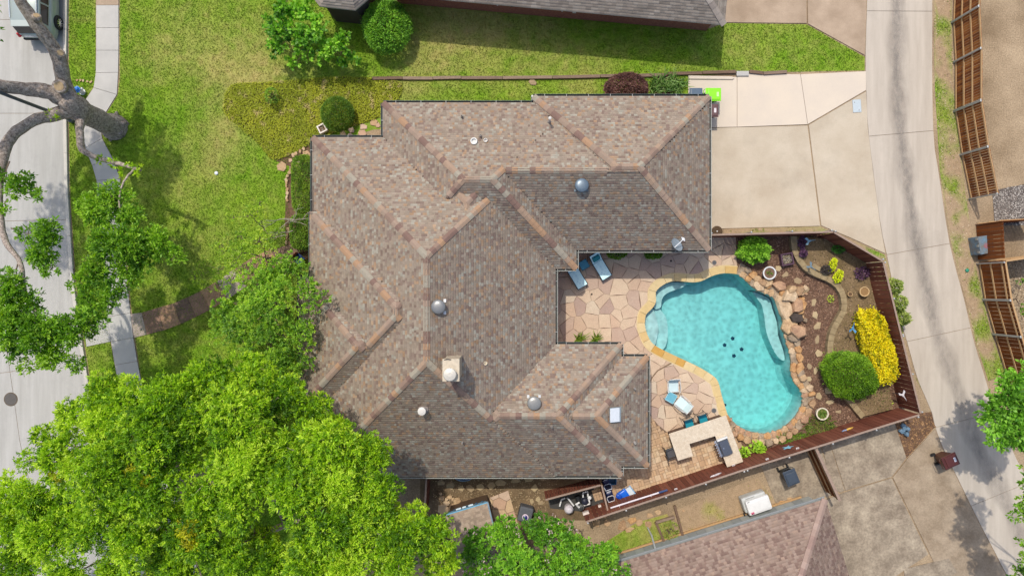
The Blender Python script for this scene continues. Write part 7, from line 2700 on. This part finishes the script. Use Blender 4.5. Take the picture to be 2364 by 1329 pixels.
pipe([(1310, 1148, .3), (1325, 1167, .35)])
pipe([(1304, 1149, .2), (1296, 1153, .25), (1292, 1168, .3)])
pipe([(1356, 1132, .3), (1358, 1146, .45), (1361, 1158, .55), (1362, 1162, .5), (1348, 1166, .45)])
pipe([(1346, 1147, .4), (1346, 1137, .4), (1354, 1134, .35)])
pipe([(1338, 1159, .6), (1330, 1163, .6), (1336, 1170, .5), (1342, 1169, .45)], .06)
q = MB()
c = P(1361, 1148, .55) - L0
q.lathe([(.07, -.1), (.1, 0), (.1, .05), (.05, .08)], c, 14, A(240, 238, 234))
q.build('valve', vmat(.4), pp)
q = MB()
c = P(1313, 1174, .4) - L0
q.lathe([(.2, -.4), (.24, -.2), (.24, .1), (.15, .22), (.05, .25)], c, 16, A(222, 214, 216))
q.build('chlorinator', vmat(.5), pp)
for i, (x, y, w_, h_, lab) in enumerate(((1354, 1188, .34, .26, 'white electrical box on the fence inside the pump enclosure'), (1386, 1172, .16, .14, 'small white switch box on the fence inside the pump enclosure'))):
    p, d = on_fence(x, y)
    nv_ = Vector((-d.y, d.x))
    if nv_.y < 0:
        nv_ = -nv_
    t = thing('electrical_box', lab, 'box', (p.x + nv_.x * .09, p.y + nv_.y * .09, max(p.z - .1, .3)), math.atan2(d.y, d.x))
    q = MB()
    q.box((0, 0, 0), (w_, .12, h_), 0, A(236, 222, 210))
    q.build('case', vmat(.5), t, bevel=.01)
    q = MB()
    q.box((0, 0, -h_ * .5 - .15), (.03, .03, .3), 0, A(180, 176, 170))
    q.build('conduit', vmat(.5), t)

# blue pool floats and tub by the paver court
def pfloat(label, px, py, ang, c1, c2, ln, wd):
    p = P(px, py, .3)
    t = thing('pool_float', label, 'pool float', (p.x, p.y, .05), ang)
    q = MB()
    n_ = 10
    prof = []
    q.box((0, 0, .13), (ln, wd, .2), 0, c1)
    q.box((-ln * .28, 0, .3), (ln * .3, wd * .9, .2), 0, c1, ry=R(14))
    q.build('hull', vmat(.35, .5), t, bevel=.07, smooth=True)
    q = MB()
    q.tube([(ln * .5, -wd * .42, .3), (ln * .1, -wd * .5, .32), (-.02, -wd * .3, .36), (-.02, wd * .3, .36), (ln * .1, wd * .5, .32), (ln * .5, wd * .42, .3), (ln * .5, -wd * .42, .3)], .022, 8, c2)
    q.tube([(-ln * .45, -wd * .3, .42), (-ln * .48, 0, .44), (-ln * .45, wd * .3, .42)], .022, 8, c2)
    q.build('rail', vmat(.35, .4), t)
    q = MB()
    q.box((ln * .25, 0, .235), (ln * .34, wd * .6, .03), 0, tuple(v * .25 for v in c1))
    q.build('seat_well', vmat(.5), t, bevel=.01)
    return t
pfloat('navy blue pool float with white rails against the low fence', 1401, 1117, R(-70), A(22, 36, 84), A(206, 214, 226), .62, .42)
pfloat('second navy blue pool float in front of the first', 1408, 1144, R(-72), A(26, 40, 86), A(232, 232, 238), .6, .40)
bf = thing('blue_float', 'bright blue inflatable float with white mesh panel on the pavers', 'pool float', P(1442, 1140, .2) * 1.0, R(35))
bf.location.z = .05
q = MB()
q.box((-.1, 0, .16), (.62, .56, .26), 0, A(22, 112, 232))
q.box((-.32, .12, .3), (.26, .34, .16), .4, A(16, 84, 196))
q.build('tube', vmat(.3, .5), bf, bevel=.09, smooth=True)
q = MB()
q.box((.32, 0, .26), (.34, .46, .05), 0, A(232, 244, 250), ry=R(-12))
q.build('mesh_panel', vmat(.5), bf, bevel=.02)
q = MB()
q.tube([(.5, -.26, .3), (.16, -.3, .22), (.12, .3, .22), (.5, .26, .3), (.5, -.26, .3)], .035, 8, A(150, 196, 232))
q.build('rim', vmat(.4), bf)
tb_ = thing('storage_tub', 'open teal blue tub under the house corner gutter', 'tub', P(1414, 1109, .3))
tb_.location.z = .05
q = MB()
for k in range(4):
    a = k * math.pi / 2
    q.box((.19 * math.cos(a), .19 * math.sin(a), .17), (.03, .41, .34), a, A(26, 104, 150))
q.build('walls', vmat(.4), tb_)
q = MB()
q.box((0, 0, .02), (.36, .36, .03), 0, A(16, 64, 100))
q.build('floor', vmat(.4), tb_)
wt = thing('wash_tub', 'pale blue oval wash tub half under the south eave', 'tub', P(1070, 1098, .35))
wt.location.z = .02
q = MB()
q.lathe([(.34, 0), (.42, .3), (.44, .32), (.40, .32), (.36, .2)], n=26, col=A(146, 180, 206), sx=1.2, sy=.7)
q.build('body', vmat(.4, .4), wt)
q = MB()
q.lathe([(.33, .12), (.34, .15)], n=22, col=A(50, 70, 84), sx=1.2, sy=.7)
q.build('water', vmat(.2, .5), wt)
cg = thing('covered_grill', 'dark grey covered box with round white rimmed blue hole by the tree', 'covered box', P(1213, 1188, .7), R(-14))
cg.location.z = .02
q = MB()
q.box((0, 0, .33), (.74, .82, .66), 0, A(98, 100, 104))
q.build('cover', vmat(.7), cg, bevel=.08)
q = MB()
q.lathe([(.17, .655), (.17, .675), (.13, .68)], (.02, -.12, 0), 20, A(236, 212, 224))
q.build('rim', vmat(.5), cg)
q = MB()
q.lathe([(.13, .66), (.13, .685), (.05, .72)], (.02, -.14, 0), 18, A(34, 44, 120))
q.build('ball', vmat(.3, .5), cg)
# porch chair and dead branches in front of the house
pc = thing('porch_chair', 'wooden porch chair with dark blue cushion half hidden by the tree', 'chair', P(690, 598, .45), R(-40))
pc.location.z = .02
q = MB()
q.box((0, 0, .44), (.5, .5, .1), 0, A(20, 60, 110))
q.build('cushion', vmat(.7), pc, bevel=.03)
q = MB()
q.box((-.26, 0, .7), (.05, .5, .5), 0, A(150, 96, 70))
q.build('backrest', vmat(.7), pc)
for x, y in ((-.24, -.24), (-.24, .24), (.24, -.24), (.24, .24)):
    q = MB()
    q.box((x, y, .2), (.05, .05, .4), 0, A(140, 90, 66))
    q.build('leg', vmat(.7), pc)
db = thing('dead_branches', 'tangle of bare grey branches lying over the front hedge', 'branches', P(680, 515))
rg = random.Random(31)
for k in range(9):
    q = MB()
    a0 = P(rg.uniform(650, 700), rg.uniform(500, 545), rg.uniform(.9, 1.5)) - Vector(db.location)
    ang = rg.uniform(-.2, 1.0) if k % 2 else rg.uniform(2.6, 3.8)
    pts = [a0]
    for j in range(4):
        pts.append(pts[-1] + Vector((math.cos(ang) * .32, math.sin(ang) * .3, rg.uniform(-.08, .12))))
        ang += rg.uniform(-.4, .4)
    q.tube(pts, [.022, .018, .014, .009, .005], 6)
    for j in (1, 2, 3):
        b_ = pts[j]
        t_ = ang + rg.uniform(-1.2, 1.2)
        q.tube([b_, b_ + Vector((math.cos(t_) * .2, math.sin(t_) * .2, .05)), b_ + Vector((math.cos(t_) * .4, math.sin(t_) * .36, .02))], [.011, .008, .004], 5, cap=False)
    q.build('branch', m_deadwood, db)
